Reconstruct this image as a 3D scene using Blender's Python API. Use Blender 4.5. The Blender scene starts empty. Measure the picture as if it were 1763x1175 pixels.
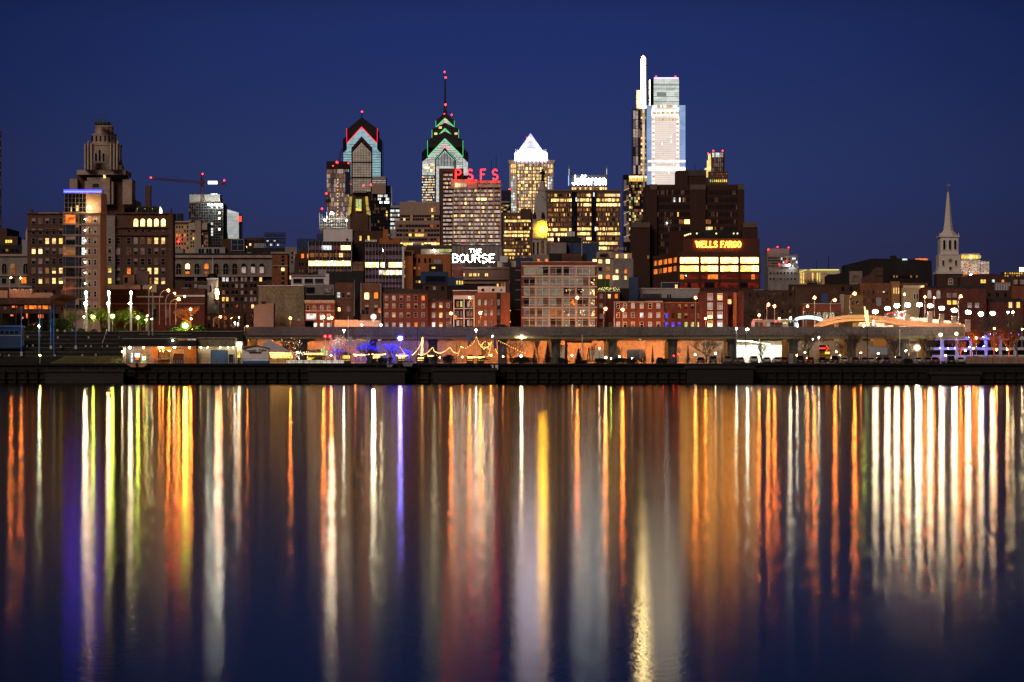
import bpy, bmesh, math, random
from mathutils import Vector, Matrix
R = random.Random(7)
SC = bpy.context.scene
COL = SC.collection
# ---------------------------------------------------------------- camera, sky, dusk light, exposure
F, CX, HY, H = 5800.0, 881.5, 640.0, 2.62        # focal length in photo pixels, centre column, horizon row, eye height (m)
cam = bpy.data.cameras.new('camera'); camo = bpy.data.objects.new('camera', cam); COL.objects.link(camo)
camo.location = (0, 0, H); camo.rotation_euler = (math.pi/2, 0, 0)
cam.sensor_width = 36; cam.lens = F/1763*36; cam.shift_y = (HY-587.5)/1763
cam.clip_start = 1; cam.clip_end = 60000
SC.camera = camo
W = bpy.data.worlds.new('World'); SC.world = W; W.use_nodes = True
wn = W.node_tree; wn.nodes.clear()
def N(t, typ, **kw):
    n = t.nodes.new(typ)
    for k, v in kw.items(): setattr(n, k, v)
    return n
def lin(c):
    return tuple((v/12.92 if v <= .04045 else ((v+.055)/1.055)**2.4) for v in [x/255 for x in c[:3]])+(1,)
tc = N(wn, 'ShaderNodeTexCoord'); sx = N(wn, 'ShaderNodeSeparateXYZ')
ramp = N(wn, 'ShaderNodeValToRGB'); ramp.color_ramp.interpolation = 'EASE'
els = [(0.0, (48, 48, 76)), (.03, (44, 49, 87)), (.06, (41, 54, 104)), (.1, (33, 50, 109)), (.13, (21, 33, 78)), (.2, (9, 14, 38)), (1.0, (4, 6, 20))]
cr = ramp.color_ramp
while len(cr.elements) < len(els): cr.elements.new(.5)
for e, (p, c) in zip(cr.elements, els): e.position = p; e.color = lin(c)
sky = N(wn, 'ShaderNodeTexSky', sky_type='NISHITA'); sky.sun_disc = False
sky.sun_elevation = math.radians(-4); sky.sun_rotation = math.radians(0)
bg1 = N(wn, 'ShaderNodeBackground'); bg1.inputs[1].default_value = 1.0
bg2 = N(wn, 'ShaderNodeBackground'); bg2.inputs[1].default_value = .006
add = N(wn, 'ShaderNodeAddShader'); wo = N(wn, 'ShaderNodeOutputWorld')
# the after-glow is a little stronger over the place of the sunset, behind the middle of the city
dot = N(wn, 'ShaderNodeVectorMath', operation='DOT_PRODUCT'); dot.inputs[1].default_value = (.0, 1, 0)
mr = N(wn, 'ShaderNodeMapRange'); mr.inputs[1].default_value = .978; mr.inputs[2].default_value = 1.0
mr.inputs[3].default_value = .36; mr.inputs[4].default_value = 1.0
mul = N(wn, 'ShaderNodeVectorMath', operation='SCALE')
L = wn.links.new
L(tc.outputs['Generated'], sx.inputs[0]); L(sx.outputs[2], ramp.inputs[0])
L(tc.outputs['Generated'], dot.inputs[0]); L(dot.outputs['Value'], mr.inputs[0])
L(ramp.outputs[0], mul.inputs[0]); L(mr.outputs[0], mul.inputs['Scale'])
L(mul.outputs[0], bg1.inputs[0]); L(sky.outputs[0], bg2.inputs[0])
L(bg1.outputs[0], add.inputs[0]); L(bg2.outputs[0], add.inputs[1]); L(add.outputs[0], wo.inputs[0])
sun = bpy.data.lights.new('sun', 'SUN'); sun.energy = 1.05; sun.angle = math.radians(25); sun.color = (1, .74, .6)
warm_fill_o = bpy.data.objects.new('sun', sun); COL.objects.link(warm_fill_o)       # added warm fill from the camera side, stands in for city glow
warm_fill_o.rotation_euler = (math.radians(62), 0, math.radians(-24))
vs = SC.view_settings
vs.view_transform = 'Standard'; vs.look = 'None'; vs.exposure = 0; vs.gamma = 1; vs.use_curve_mapping = False
SC.render.engine = 'CYCLES'
cy = SC.cycles
cy.use_denoising = True; cy.denoiser = 'OPENIMAGEDENOISE'; cy.max_bounces = 4; cy.diffuse_bounces = 2; cy.glossy_bounces = 3
cy.caustics_reflective = False; cy.caustics_refractive = False; cy.use_light_tree = True
cy.sample_clamp_indirect = 8; cy.use_adaptive_sampling = False

# ---------------------------------------------------------------- helpers
def X(px, D): return (px-CX)/F*D
def Z(py, D): return H+(HY-py)/F*D
def P(px, py, D): return Vector((X(px, D), D, Z(py, D)))
def PG(px, py, D):                              # a foot: on the promenade when it stands on it
    p = P(px, py, D)
    if D < 852 and py > 608: p.z = QT
    return p
MATS = {}
def base_mat(name):
    m = bpy.data.materials.new(name); m.use_nodes = True; m.node_tree.nodes.clear(); MATS[name] = m
    return m, m.node_tree, m.node_tree.links.new
def wall(name, col, var=.35, rough=.85, scale=.35, spec=.3, metal=0, tint=None):
    m, t, l = base_mat(name)
    o = N(t, 'ShaderNodeOutputMaterial'); p = N(t, 'ShaderNodeBsdfPrincipled')
    g = N(t, 'ShaderNodeNewGeometry'); mp = N(t, 'ShaderNodeMapping'); mp.inputs['Scale'].default_value = (scale, scale, scale*.3)
    n1 = N(t, 'ShaderNodeTexNoise'); n1.inputs['Scale'].default_value = 1; n1.inputs['Detail'].default_value = 5; n1.inputs['Roughness'].default_value = .7
    n2 = N(t, 'ShaderNodeTexNoise'); n2.inputs['Scale'].default_value = scale*6; n2.inputs['Detail'].default_value = 2
    a = N(t, 'ShaderNodeMath', operation='ADD'); r = N(t, 'ShaderNodeMapRange')
    r.inputs[1].default_value = .7; r.inputs[2].default_value = 1.3
    mx = N(t, 'ShaderNodeMix', data_type='RGBA')
    mx.inputs[6].default_value = tuple(c*(1-var) for c in col)+(1,)
    mx.inputs[7].default_value = tuple(min(1, c*(1+var)) for c in (tint or col))+(1,)
    l(g.outputs['Position'], mp.inputs[0]); l(mp.outputs[0], n1.inputs['Vector']); l(g.outputs['Position'], n2.inputs['Vector'])
    l(n1.outputs[0], a.inputs[0]); l(n2.outputs[0], a.inputs[1]); l(a.outputs[0], r.inputs[0]); l(r.outputs[0], mx.inputs[0])
    l(mx.outputs[2], p.inputs['Base Color']); l(p.outputs[0], o.inputs[0])
    p.inputs['Roughness'].default_value = rough; p.inputs['Specular IOR Level'].default_value = spec; p.inputs['Metallic'].default_value = metal
    return m
def emi(name, c, s=1.0, var=0.0, scale=1.0, sample=False, hot=None, raw=False):
    """something that gives off light; var = how uneven the lit room behind is"""
    m, t, l = base_mat(name)
    o = N(t, 'ShaderNodeOutputMaterial'); e = N(t, 'ShaderNodeEmission')
    e.inputs[0].default_value = (tuple(c)+(1,))[:4] if raw else lin(c); e.inputs[1].default_value = s
    if var:
        g = N(t, 'ShaderNodeNewGeometry'); mp = N(t, 'ShaderNodeMapping'); mp.inputs['Scale'].default_value = (scale, scale, scale*1.6)
        n1 = N(t, 'ShaderNodeTexVoronoi'); n1.inputs['Scale'].default_value = 1; n1.feature = 'F1'
        n2 = N(t, 'ShaderNodeTexNoise'); n2.inputs['Scale'].default_value = 1.7; n2.inputs['Detail'].default_value = 2
        sp = N(t, 'ShaderNodeSeparateColor'); a = N(t, 'ShaderNodeMath', operation='MULTIPLY_ADD'); a.inputs[1].default_value = .55
        a2 = N(t, 'ShaderNodeMath', operation='MULTIPLY'); a2.inputs[1].default_value = .9
        r = N(t, 'ShaderNodeMapRange'); r.inputs[1].default_value = .35; r.inputs[2].default_value = .85
        r.inputs[3].default_value = s*(1-var); r.inputs[4].default_value = s*(1+var*1.6)
        l(g.outputs['Position'], mp.inputs[0]); l(mp.outputs[0], n1.inputs['Vector']); l(mp.outputs[0], n2.inputs['Vector'])
        l(n1.outputs['Color'], sp.inputs[0]); l(n2.outputs[0], a2.inputs[0]); l(sp.outputs[0], a.inputs[0]); l(a2.outputs[0], a.inputs[2])
        l(a.outputs[0], r.inputs[0]); l(r.outputs[0], e.inputs[1])
    l(e.outputs[0], o.inputs[0])
    m.cycles.emission_sampling = 'FRONT_BACK' if sample else 'NONE'
    return m
def gloss(name, col, rough=.12):
    return wall(name, col, .25, rough, .3, .5)

# walls (real base colours)
BR_D = wall('brick_dark', (.085, .045, .034)); BR_R = wall('brick_red', (.19, .062, .042)); BR_M = wall('brick_maroon', (.13, .042, .034))
BR_O = wall('brick_orange', (.42, .15, .06)); BR_B = wall('brick_brown', (.11, .065, .048)); BR_T = wall('brick_tower', (.062, .03, .023), .2)
ST_B = wall('stone_beige', (.42, .33, .28)); ST_G = wall('stone_grey', (.27, .25, .24)); ST_P = wall('stone_pale', (.5, .44, .38))
CONC = wall('concrete', (.26, .22, .17), .45, tint=(.24, .22, .14)); CONC_D = wall('concrete_dark', (.085, .08, .078), .5); CONC_L = wall('concrete_light', (.4, .37, .33))
STUC = wall('stucco_pink', (.4, .29, .25), .15); WHT = wall('white_paint', (.75, .75, .78), .12); GREYP = wall('grey_paint', (.33, .34, .38), .15)
DARK = wall('dark_cladding', (.022, .02, .022)); BLK = wall('black_metal', (.012, .012, .013), .2, .5); ROOFD = wall('roof_felt', (.03, .03, .034))
BLUEM = wall('blue_paint', (.03, .14, .42), .15, .5); BLUED = wall('blue_cladding', (.04, .07, .17), .2); STEEL = wall('galvanised_steel', (.35, .35, .36), .2, .45, spec=.5)
COPR = wall('verdigris_copper', (.1, .17, .15)); REDP = wall('red_paint', (.4, .03, .03), .2, .5); GOLD = wall('gilt', (.6, .4, .12), .2, .35, metal=.8)
BARK = wall('bark', (.1, .075, .055)); LEAFY = wall('spring_leaf', (.15, .19, .03), .4, .7); NEEDLE = wall('spruce_needle', (.012, .02, .012), .4, .8); HEDGE = wall('hedge_leaf', (.04, .07, .018), .4, .7)
ORTREE = wall('russet_leaf', (.32, .11, .03), .4, .7); TENTM = wall('tent_canvas', (.62, .62, .66), .1); CREAM = wall('cream_wall', (.72, .68, .52), .12)
QUAY = wall('quay_stone', (.011, .0105, .011), .5, .8, .6); PROM = wall('promenade_paving', (.07, .066, .064), .3, .8, .5); ASPH = wall('asphalt', (.045, .045, .047), .3, .85, .5); LAWN = wall('lawn_turf', (.1, .1, .035), .5, .95, 1.2)
G_K = gloss('dark_glass', (.012, .014, .018)); G_B = gloss('blue_glass', (.03, .045, .08), .1); G_D = gloss('smoked_glass', (.02, .017, .017), .2)
# lit rooms and lamps
WM = dict(
 k=G_K, bg=G_B, sd=G_D,
 b=emi('blind_grey', (92, 72, 68), 1, .35, .6), b2=emi('blind_pale', (150, 132, 122), 1, .3, .5), d=emi('room_dim', (120, 74, 38), 1, .5, .7),
 d2=emi('room_faint', (62, 40, 28), 1, .6, .6), w=emi('room_warm', (255, 205, 130), 1.0, .5, .8), h=emi('room_bright', (255, 200, 120), 3, .45, .7),
 c=emi('room_cool', (214, 224, 220), .9, .5, .8), c2=emi('room_white', (255, 250, 225), 2.4, .4, .8), o=emi('room_orange', (240, 120, 45), .9, .5, .8),
 y=emi('room_yellow', (250, 200, 90), 1.0, .45, .8), r=emi('room_red', (84, 24, 15), 1, .4, .6), bl=emi('room_blue', (70, 70, 200), 1, .6, .8), g=emi('room_green', (190, 200, 120), .6, .6, .9),
)
def LM(name, c, s): return emi(name, c, s, 0, 1, True, raw=True)
LK = dict(sod=LM('sodium_lamp', (1, .22, .028), 640), wht=LM('warm_white_lamp', (1, .80, .50), 360), ramp=LM('ramp_globe_lamp', (1, .82, .55), 260), cool=LM('cool_white_lamp', (.9, 1, .95), 360), yg=LM('mercury_lamp', (.75, 1, .10), 300),
          blue=LM('blue_flood', (.14, .12, 1), 560), red=LM('red_lamp', (1, .006, .008), 90), grn=LM('green_lamp', (.1, 1, .3), 40), star=LM('flood_lamp', (1, .92, .72), 560), hue=LM('violet_lamp', (.12, .1, 1), 12), esod=LM('eave_sodium_lamp', (1, .3, .05), 120), ewht=LM('eave_white_lamp', (1, .85, .55), 70),
          bulb=LM('festoon_bulb', (1, .5, .13), 10), bbulb=LM('blue_bulb', (.014, .012, 1), 14), wbulb=LM('white_bulb', (1, .85, .65), 5), strip=emi('blue_strip', (.011, .015, 1), 34, 0, 1, False, raw=True), beacon=LM('beacon', (1, .012, .014), 22))

class MB:
    def __init__(s): s.v = []; s.f = []; s.i = []
    def poly(s, pts, m=0):
        n = len(s.v); s.v += [tuple(p) for p in pts]; s.f.append(tuple(range(n, n+len(pts)))); s.i.append(m)
    def hexa(s, p, m=0):          # p: bottom 4 ccw, top 4
        n = len(s.v); s.v += [tuple(q) for q in p]
        for q in ((3, 2, 1, 0), (4, 5, 6, 7), (0, 1, 5, 4), (1, 2, 6, 5), (2, 3, 7, 6), (3, 0, 4, 7)):
            s.f.append(tuple(n+k for k in q)); s.i.append(m)
        return s
    def box(s, x0, x1, y0, y1, z0, z1, m=0):
        if x0 > x1: x0, x1 = x1, x0
        if z0 > z1: z0, z1 = z1, z0
        return s.hexa([(x0, y0, z0), (x1, y0, z0), (x1, y1, z0), (x0, y1, z0), (x0, y0, z1), (x1, y0, z1), (x1, y1, z1), (x0, y1, z1)], m)
    def prism(s, pts, m=0, dz=None, vec=None):   # extrude a polygon (list of Vectors) along vec
        k = len(pts); n = len(s.v); vec = Vector(vec)
        s.v += [tuple(p) for p in pts]+[tuple(Vector(p)+vec) for p in pts]
        s.f.append(tuple(range(n, n+k))); s.f.append(tuple(reversed(range(n+k, n+2*k)))); s.i += [m, m]
        for a in range(k):
            b = (a+1) % k
            s.f.append((n+a, n+k+a, n+k+b, n+b)); s.i.append(m)
        return s
    def tube(s, pts, r, n=6, m=0, r2=None):
        pts = [Vector(p) for p in pts]; base = len(s.v); K = len(pts)
        for a, p in enumerate(pts):
            d = (pts[min(a+1, K-1)]-pts[max(a-1, 0)]).normalized()
            u = d.cross(Vector((0, 1, 0)) if abs(d.y) < .9 else Vector((1, 0, 0))).normalized(); w = d.cross(u)
            rr = r if r2 is None else r+(r2-r)*a/(K-1)
            for q in range(n):
                t = 2*math.pi*q/n; s.v.append(tuple(p+u*math.cos(t)*rr+w*math.sin(t)*rr))
        for a in range(K-1):
            for q in range(n):
                s.f.append((base+a*n+q, base+a*n+(q+1) % n, base+(a+1)*n+(q+1) % n, base+(a+1)*n+q)); s.i.append(m)
        s.f.append(tuple(base+q for q in reversed(range(n)))); s.f.append(tuple(base+(K-1)*n+q for q in range(n))); s.i += [m, m]
        return s
    def lathe(s, prof, c, n=12, m=0, rot=0):     # prof: (radius, z) bottom to top, c: (x, y)
        base = len(s.v)
        for (r, z) in prof:
            for q in range(n):
                t = 2*math.pi*(q+rot)/n; s.v.append((c[0]+r*math.cos(t), c[1]+r*math.sin(t), z))
        for a in range(len(prof)-1):
            for q in range(n):
                s.f.append((base+a*n+q, base+a*n+(q+1) % n, base+(a+1)*n+(q+1) % n, base+(a+1)*n+q)); s.i.append(m)
        k = len(prof)-1
        s.f.append(tuple(base+q for q in reversed(range(n)))); s.f.append(tuple(base+k*n+q for q in range(n))); s.i += [m, m]
        return s
    def ball(s, c, r, m=0, n=8, k=5, sz=1):
        c = Vector(c)
        return s.lathe([(max(r*math.sin(math.pi*a/k), r*.02), c.z-r*sz*math.cos(math.pi*a/k)) for a in range(k+1)], (c.x, c.y), n, m)
    def octa(s, c, r, m=0):
        x, y, z = c; n = len(s.v)
        s.v += [(x-r, y, z), (x+r, y, z), (x, y-r, z), (x, y+r, z), (x, y, z-r), (x, y, z+r)]
        for q in ((0, 2, 5), (2, 1, 5), (1, 3, 5), (3, 0, 5), (2, 0, 4), (1, 2, 4), (3, 1, 4), (0, 3, 4)):
            s.f.append(tuple(n+j for j in q)); s.i.append(m)
        return s
    def mesh(s, name, mats, off=(0, 0, 0), smooth=False):
        me = bpy.data.meshes.new(name); o = Vector(off)
        me.from_pydata([(v[0]-o.x, v[1]-o.y, v[2]-o.z) for v in s.v], [], s.f)
        for m in (mats if isinstance(mats, (list, tuple)) else [mats]): me.materials.append(m)
        me.polygons.foreach_set('material_index', s.i)
        if smooth: me.polygons.foreach_set('use_smooth', [True]*len(s.f))
        me.update(); return me
def link(name, me, parent=None, loc=(0, 0, 0)):
    o = bpy.data.objects.new(name, me); COL.objects.link(o); o.location = loc
    if parent: o.parent = parent
    return o
def empty(name, loc, label, cat, group=None):
    o = bpy.data.objects.new(name, None); COL.objects.link(o); o.location = loc; o['label'] = label; o['category'] = cat
    o.empty_display_size = .5
    if group: o['group'] = group
    return o
def part(root, name, mb, mats, smooth=False, kind=None, label=None):
    o = link(name, mb.mesh(name, mats, root.location, smooth), root)
    if kind: o['kind'] = kind
    if label: o['label'] = label
    return o
def struct(name, mb, mats, kind='structure'):
    o = link(name, mb.mesh(name, mats)); o['kind'] = kind; return o
def copy_tree(o, parent=None):
    c = o.copy(); COL.objects.link(c); c.parent = parent
    for ch in o.children: copy_tree(ch, c)
    return c

GZ = 10.0                                        # level of the city ground behind the embankment road
WCACHE = {}
def win_mesh(w, h, key, fr, arch, sash, t, what):
    """what = pane, frame or blind of a window w by h metres, its middle at the origin, facing -Y"""
    k = (round(w, 2), round(h, 2), key if what != 'frame' else '', fr.name if fr and what == 'frame' else '', arch, sash, round(t, 2), what)
    if k in WCACHE: return WCACHE[k]
    mb = MB(); a, b = w/2, h/2
    def out(a, b): return [(-a, -b), (a, -b)]+[(a*math.cos(math.pi*q/8), b-a+a*math.sin(math.pi*q/8)) for q in range(9)]
    if what == 'pane':
        if arch: mb.prism([Vector((x, -.04, z)) for x, z in out(a, b)], 0, vec=(0, .1, 0))
        else: mb.box(-a, a, -.04, .06, -b, b)
    elif what == 'blind': mb.box(-a*.97, a*.97, -.075, -.045, b*(1-2*key), b*.985)
    else:
        if arch:
            inn, ou = out(a, b), out(a+t, b+t)
            for q in range(len(inn)):
                p = (q+1) % len(inn)
                mb.hexa([(ou[q][0], -.22, ou[q][1]), (ou[p][0], -.22, ou[p][1]), (ou[p][0], .1, ou[p][1]), (ou[q][0], .1, ou[q][1]),
                         (inn[q][0], -.22, inn[q][1]), (inn[p][0], -.22, inn[p][1]), (inn[p][0], .1, inn[p][1]), (inn[q][0], .1, inn[q][1])])
        else:
            mb.box(-a-t, -a, -.2, .08, -b-t, b+t); mb.box(a, a+t, -.2, .08, -b-t, b+t); mb.box(-a, a, -.2, .08, b, b+t); mb.box(-a, a, -.26, .08, -b-t, -b)
        if 'h' in sash: mb.box(-a, a, -.12, .0, -t*.35+b*.05, t*.35+b*.05)
        if 'v' in sash: mb.box(-t*.35, t*.35, -.14, .0, -b, b if not arch else b-a)
    WCACHE[k] = mb.mesh(what, fr if what == 'frame' else (BLIND_M if what == 'blind' else WM[key])); return WCACHE[k]
BLIND_M = wall('roller_blind', (.42, .36, .3), .15)
class B:
    """one building: an Empty at its foot, its parts below it; pixel columns/rows of the photo are turned into metres at the depth of each face"""
    def __init__(s, name, label, cat, x, D, zb=GZ, group=None):
        s.D = D; s.zb = zb; s.r = empty(name, (X(x, D), D, zb), label, cat, group); s.j = {}
    def box(s, name, x0, x1, yt, mat, yb=None, D=None, dep=30, dd=0, label=None):
        D = (D or s.D); mb = MB(); z0 = s.zb if yb is None else Z(yb, D)
        mb.box(X(x0, D), X(x1, D), D+dd, D+dd+dep, z0, Z(yt, D)); return part(s.r, name, mb, mat, label=label)
    def ext(s, name, pts, mat, dep=30, dd=0, D=None, kind=None):     # polygon of photo pixels extruded backwards
        D = D or s.D; mb = MB(); mb.prism([P(x, y, D)+Vector((0, dd, 0)) for x, y in pts], 0, vec=(0, dep, 0)); return part(s.r, name, mb, mat, kind=kind)
    def win(s, x, y, w, h, key, fr=None, arch=False, sash='', D=None, dd=0, t=.9, name='window', solo=None):
        D = D or s.D; sc = D/F
        if solo if solo is not None else max(w, h) >= 8:
            wo = link(name, win_mesh(w*sc, h*sc, key, None, arch, '', 0, 'pane'), s.r, P(x, y, D)+Vector((0, dd, 0))-s.r.location)
            if fr: link('frame', win_mesh(w*sc, h*sc, key, fr, arch, sash, t*sc, 'frame'), wo)
            if fr and not arch and 'h' in sash and key in 'wyhckdb2' and R.random() < .5: link('blind', win_mesh(w*sc, h*sc, R.choice([.25, .4, .55]), None, False, '', 0, 'blind'), wo)
            return wo
        mb = s.j.setdefault((name, key), MB()); c = P(x, y, D); a, b = w*sc/2, h*sc/2; e = .0008*D
        mb.box(c.x-a, c.x+a, D+dd-.04-e*.1, D+dd+.1, c.z-b, c.z+b, 0)
        if fr: s.j.setdefault((name+'_sill', fr), MB()).box(c.x-a*1.15, c.x+a*1.15, D+dd-.2, D+dd+.1, c.z-b-t*sc*.8, c.z-b, 0)
    def grid(s, xs, ys, w, h, pick, **kw):
        for j, y in enumerate(ys):
            for i, x in enumerate(xs):
                k = pick(i, j)
                if k: s.win(x, y, w, h, k, **kw)
    def bars(s, name, items, mat, D=None, dd=-.35, th=.5):      # proud bars, each (x0,x1,y0,y1) an object of its own
        D = D or s.D
        for (x0, x1, y0, y1) in items:
            mb = MB(); mb.box(X(x0, D), X(x1, D), D+dd, D+dd+th, Z(y1, D), Z(y0, D)); part(s.r, name, mb, mat)
    def joined(s, name, items, mat, D=None, dd=-.35, th=.5):
        D = D or s.D; mb = MB()
        for (x0, x1, y0, y1) in items: mb.box(X(x0, D), X(x1, D), D+dd, D+dd+th, Z(y1, D), Z(y0, D))
        part(s.r, name, mb, mat, kind='stuff')
    def office(s, x0, x1, y0, y1, nr, nc, pick, wallm, band=.42, mull=.12, D=None, dd=0, mname='mullion', solo=None):
        """a curtain wall: panes floor by floor, proud spandrels and mullions"""
        D = D or s.D; ph = (y1-y0)/nr; pw = (x1-x0)/nc
        for j in range(nr):
            for i in range(nc):
                k = pick(i, j)
                if k: s.win(x0+pw*(i+.5), y0+ph*(j+.5+band/2), pw*.999, ph*(1-band), k, D=D, dd=dd+.05, name='pane', solo=solo if solo is not None else False)
        if band: s.bars('spandrel', [(x0, x1, y0+ph*j, y0+ph*(j+band)) for j in range(nr)], wallm, D, dd-.12*D/1000, .2*D/1000)
        if mull: s.joined(mname, [(x0+pw*i-pw*mull/2, x0+pw*i+pw*mull/2, y0, y1) for i in range(nc+1)], wallm, D, dd-.25*D/1000, .3*D/1000)
    def roofkit(s, x0, x1, y, n, mat=None, D=None, hmax=5, dd=6):
        D = D or s.D
        for k in range(n):
            w = R.uniform(.04, .16)*(x1-x0); x = R.uniform(x0, x1-w); h = R.uniform(1.2, hmax); mb = MB()
            z = Z(y, D)+.02; mb.box(X(x, D), X(x+w, D), D+dd+k*5, D+dd+4+k*5, z-.5, z+h*D/F); part(s.r, 'roof_unit', mb, mat or R.choice([GREYP, DARK, STEEL, CONC_D]))
    def mast(s, x, yt, yb, r=.12, D=None, dd=8, mat=None, name='antenna'):
        D = D or s.D; mb = MB(); a, b = P(x, yb, D), P(x, yt, D); a.y += dd; b.y += dd; mb.tube([a, b], r, 5, 0, r*.5); return part(s.r, name, mb, mat or BLK)
    def lamp(s, x, y, kind, px=1.6, D=None, dd=-.6, name='lamp'):
        D = D or s.D; mb = MB(); c = P(x, y, D); c.y += dd; mb.ball(c, px*D/F, 0, 8, 6); return part(s.r, name, mb, LK[kind] if isinstance(kind, str) else kind)
    def done(s):
        for (n, k), mb in s.j.items():
            part(s.r, n if isinstance(k, str) else n, mb, WM[k] if isinstance(k, str) else k, kind='stuff')
        s.j = {}
        return s.r
def pk(**w):
    ks, ws = list(w), list(w.values())
    return lambda i, j: R.choices(ks, ws)[0]
def ov(f, d):                                     # some cells set by hand
    return lambda i, j: d[(i, j)] if (i, j) in d else f(i, j)
def rng(a, st, n): return [a+st*k for k in range(n)]
# stroke letters: each stroke a polyline in a box 1 wide, 1 high
def arc(cx, cy, rx, ry, a0, a1, n=8): return [(cx+rx*math.cos(math.radians(a0+(a1-a0)*k/n)), cy+ry*math.sin(math.radians(a0+(a1-a0)*k/n))) for k in range(n+1)]
GL = dict(
 P=[[(.1, 0), (.1, 1), (.55, 1)]+arc(.55, .75, .38, .25, 90, -90)+[(.1, .5)]], S=[arc(.5, .75, .38, .25, 30, 270)+arc(.5, .25, .4, .25, 90, -150)],
 F=[[(.12, 0), (.12, 1), (.88, 1)], [(.12, .53), (.72, .53)]], E=[[(.88, 0), (.12, 0), (.12, 1), (.88, 1)], [(.12, .52), (.72, .52)]], W=[[(.0, 1), (.25, 0), (.5, .85), (.75, 0), (1, 1)]],
 L=[[(.12, 1), (.12, 0), (.88, 0)]], A=[[(.0, 0), (.5, 1), (1, 0)], [(.2, .35), (.8, .35)]], R=[[(.1, 0), (.1, 1), (.55, 1)]+arc(.55, .76, .36, .24, 90, -90)+[(.1, .52)], [(.5, .5), (.95, 0)]],
 G=[arc(.5, .5, .45, .5, 50, 330)+[(.92, .45), (.6, .45)]], O=[arc(.5, .5, .43, .5, 0, 360, 16)], T=[[(0, 1), (1, 1)], [(.5, 1), (.5, 0)]], H=[[(.1, 0), (.1, 1)], [(.9, 0), (.9, 1)], [(.1, .5), (.9, .5)]],
 B=[[(.1, 0), (.1, 1), (.5, 1)]+arc(.5, .76, .35, .24, 90, -90)+[(.1, .52)]+arc(.55, .26, .38, .26, 90, -90)+[(.1, 0)]], U=[[(.1, 1), (.1, .3)]+arc(.5, .3, .4, .3, 180, 360)+[(.9, 1)]],
 J=[[(.8, 1), (.8, .25)]+arc(.45, .25, .35, .25, 0, -170)], e=[[(.12, .36), (.88, .36)]+arc(.5, .33, .4, .33, 5, 310)], f=[arc(.7, .8, .3, .2, 60, 180)+[(.4, 0)], [(.1, .62), (.8, .62)]],
 r=[[(.2, 0), (.2, .66)], arc(.6, .4, .4, .26, 170, 50)], s=[arc(.5, .5, .34, .17, 30, 270)+arc(.5, .17, .36, .17, 90, -150)], o=[arc(.5, .33, .4, .33, 0, 360, 14)], n=[[(.15, 0), (.15, .66)], arc(.5, .4, .35, .26, 180, 0)+[(.85, 0)]],
 u=[[(.15, .66), (.15, .25)]+arc(.5, .25, .35, .25, 180, 360)+[(.85, .66)], [(.85, .3), (.85, 0)]], l=[[(.5, 1), (.5, 0)]], C=[arc(.5, .5, .43, .5, 50, 310, 10)], a=[arc(.48, .3, .36, .3, 0, 360, 12), [(.85, .62), (.85, 0)]], k=[[(.15, 1), (.15, 0)], [(.8, .66), (.15, .28)], [(.4, .42), (.85, 0)]],
)
GL['4'] = [[(.7, 0), (.7, 1), (.05, .3), (.95, .3)]]; GL['0'] = GL['O']
def letters(root, text, x0, x1, yt, yb, D, mat, thick=.16, dd=-.6, depth=.4, adv=None, serif=False, name='letter', tube=False, gap=.24):
    """solid letters standing in front of the plane at depth D; each letter an object"""
    wid = {'l': .5, ' ': .55, 'W': 1.3, 'f': .7, 'r': .75, 'I': .5}
    tot = sum(wid.get(c, 1) for c in text)+gap*(len(text)-1); u = (x1-x0)/tot; x = x0
    for c in text:
        w = wid.get(c, 1)*u
        if c != ' ':
            mb = MB(); hgt = (yb-yt)*D/F; wm = w*D/F; o = P(x, yb, D); t = thick*hgt/2
            for st in GL[c]:
                pts = [Vector((o.x+px*wm, D+dd, o.z+py*hgt)) for px, py in st]
                if tube: mb.tube(pts, t, 6)
                else:
                    for a, b in zip(pts, pts[1:]):
                        d = (b-a)
                        if d.length < 1e-6: continue
                        d.normalize(); n = Vector((-d.z, 0, d.x))*t; e = d*t*.7
                        q = [a-e-n, b+e-n, b+e+n, a-e+n]; mb.prism(q, 0, vec=(0, depth, 0))
                if serif:
                    for p, q in ((st[0], st[1]), (st[-1], st[-2])):
                        if c in 'WELFAR' and abs(p[1]-q[1]) > .2:
                            cx, cz = o.x+p[0]*wm, o.z+p[1]*hgt; mb.box(cx-wm*.24, cx+wm*.24, D+dd-.02, D+dd+depth*.9, cz-t*.8, cz+t*.8)
            part(root, name, mb, mat)
        x += w+gap*u
def blathe(b, name, x, prof, mat, n=8, rot=.5, D=None, dy=8, smooth=False):
    D = D or b.D; mb = MB(); mb.lathe([(r*D/F, Z(y, D)) for r, y in prof], (X(x, D), D+dy), n, 0, rot); return part(b.r, name, mb, mat, smooth)
B.lathe = blathe
def extl(b, name, line, px, mat, D=None, dd=-1, dep=.6):       # a strip px wide along a photo polyline
    D = D or b.D; mb = MB()
    for (x0, y0), (x1, y1) in zip(line, line[1:]):
        d = Vector((x1-x0, y1-y0)).normalized(); n = Vector((-d.y, d.x))*px/2
        mb.prism([P(x, y, D)+Vector((0, dd, 0)) for x, y in ((x0+n.x, y0+n.y), (x1+n.x, y1+n.y), (x1-n.x, y1-n.y), (x0-n.x, y0-n.y))], 0, vec=(0, dep, 0))
    return part(b.r, name, mb, mat)
B.strip = extl
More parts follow.
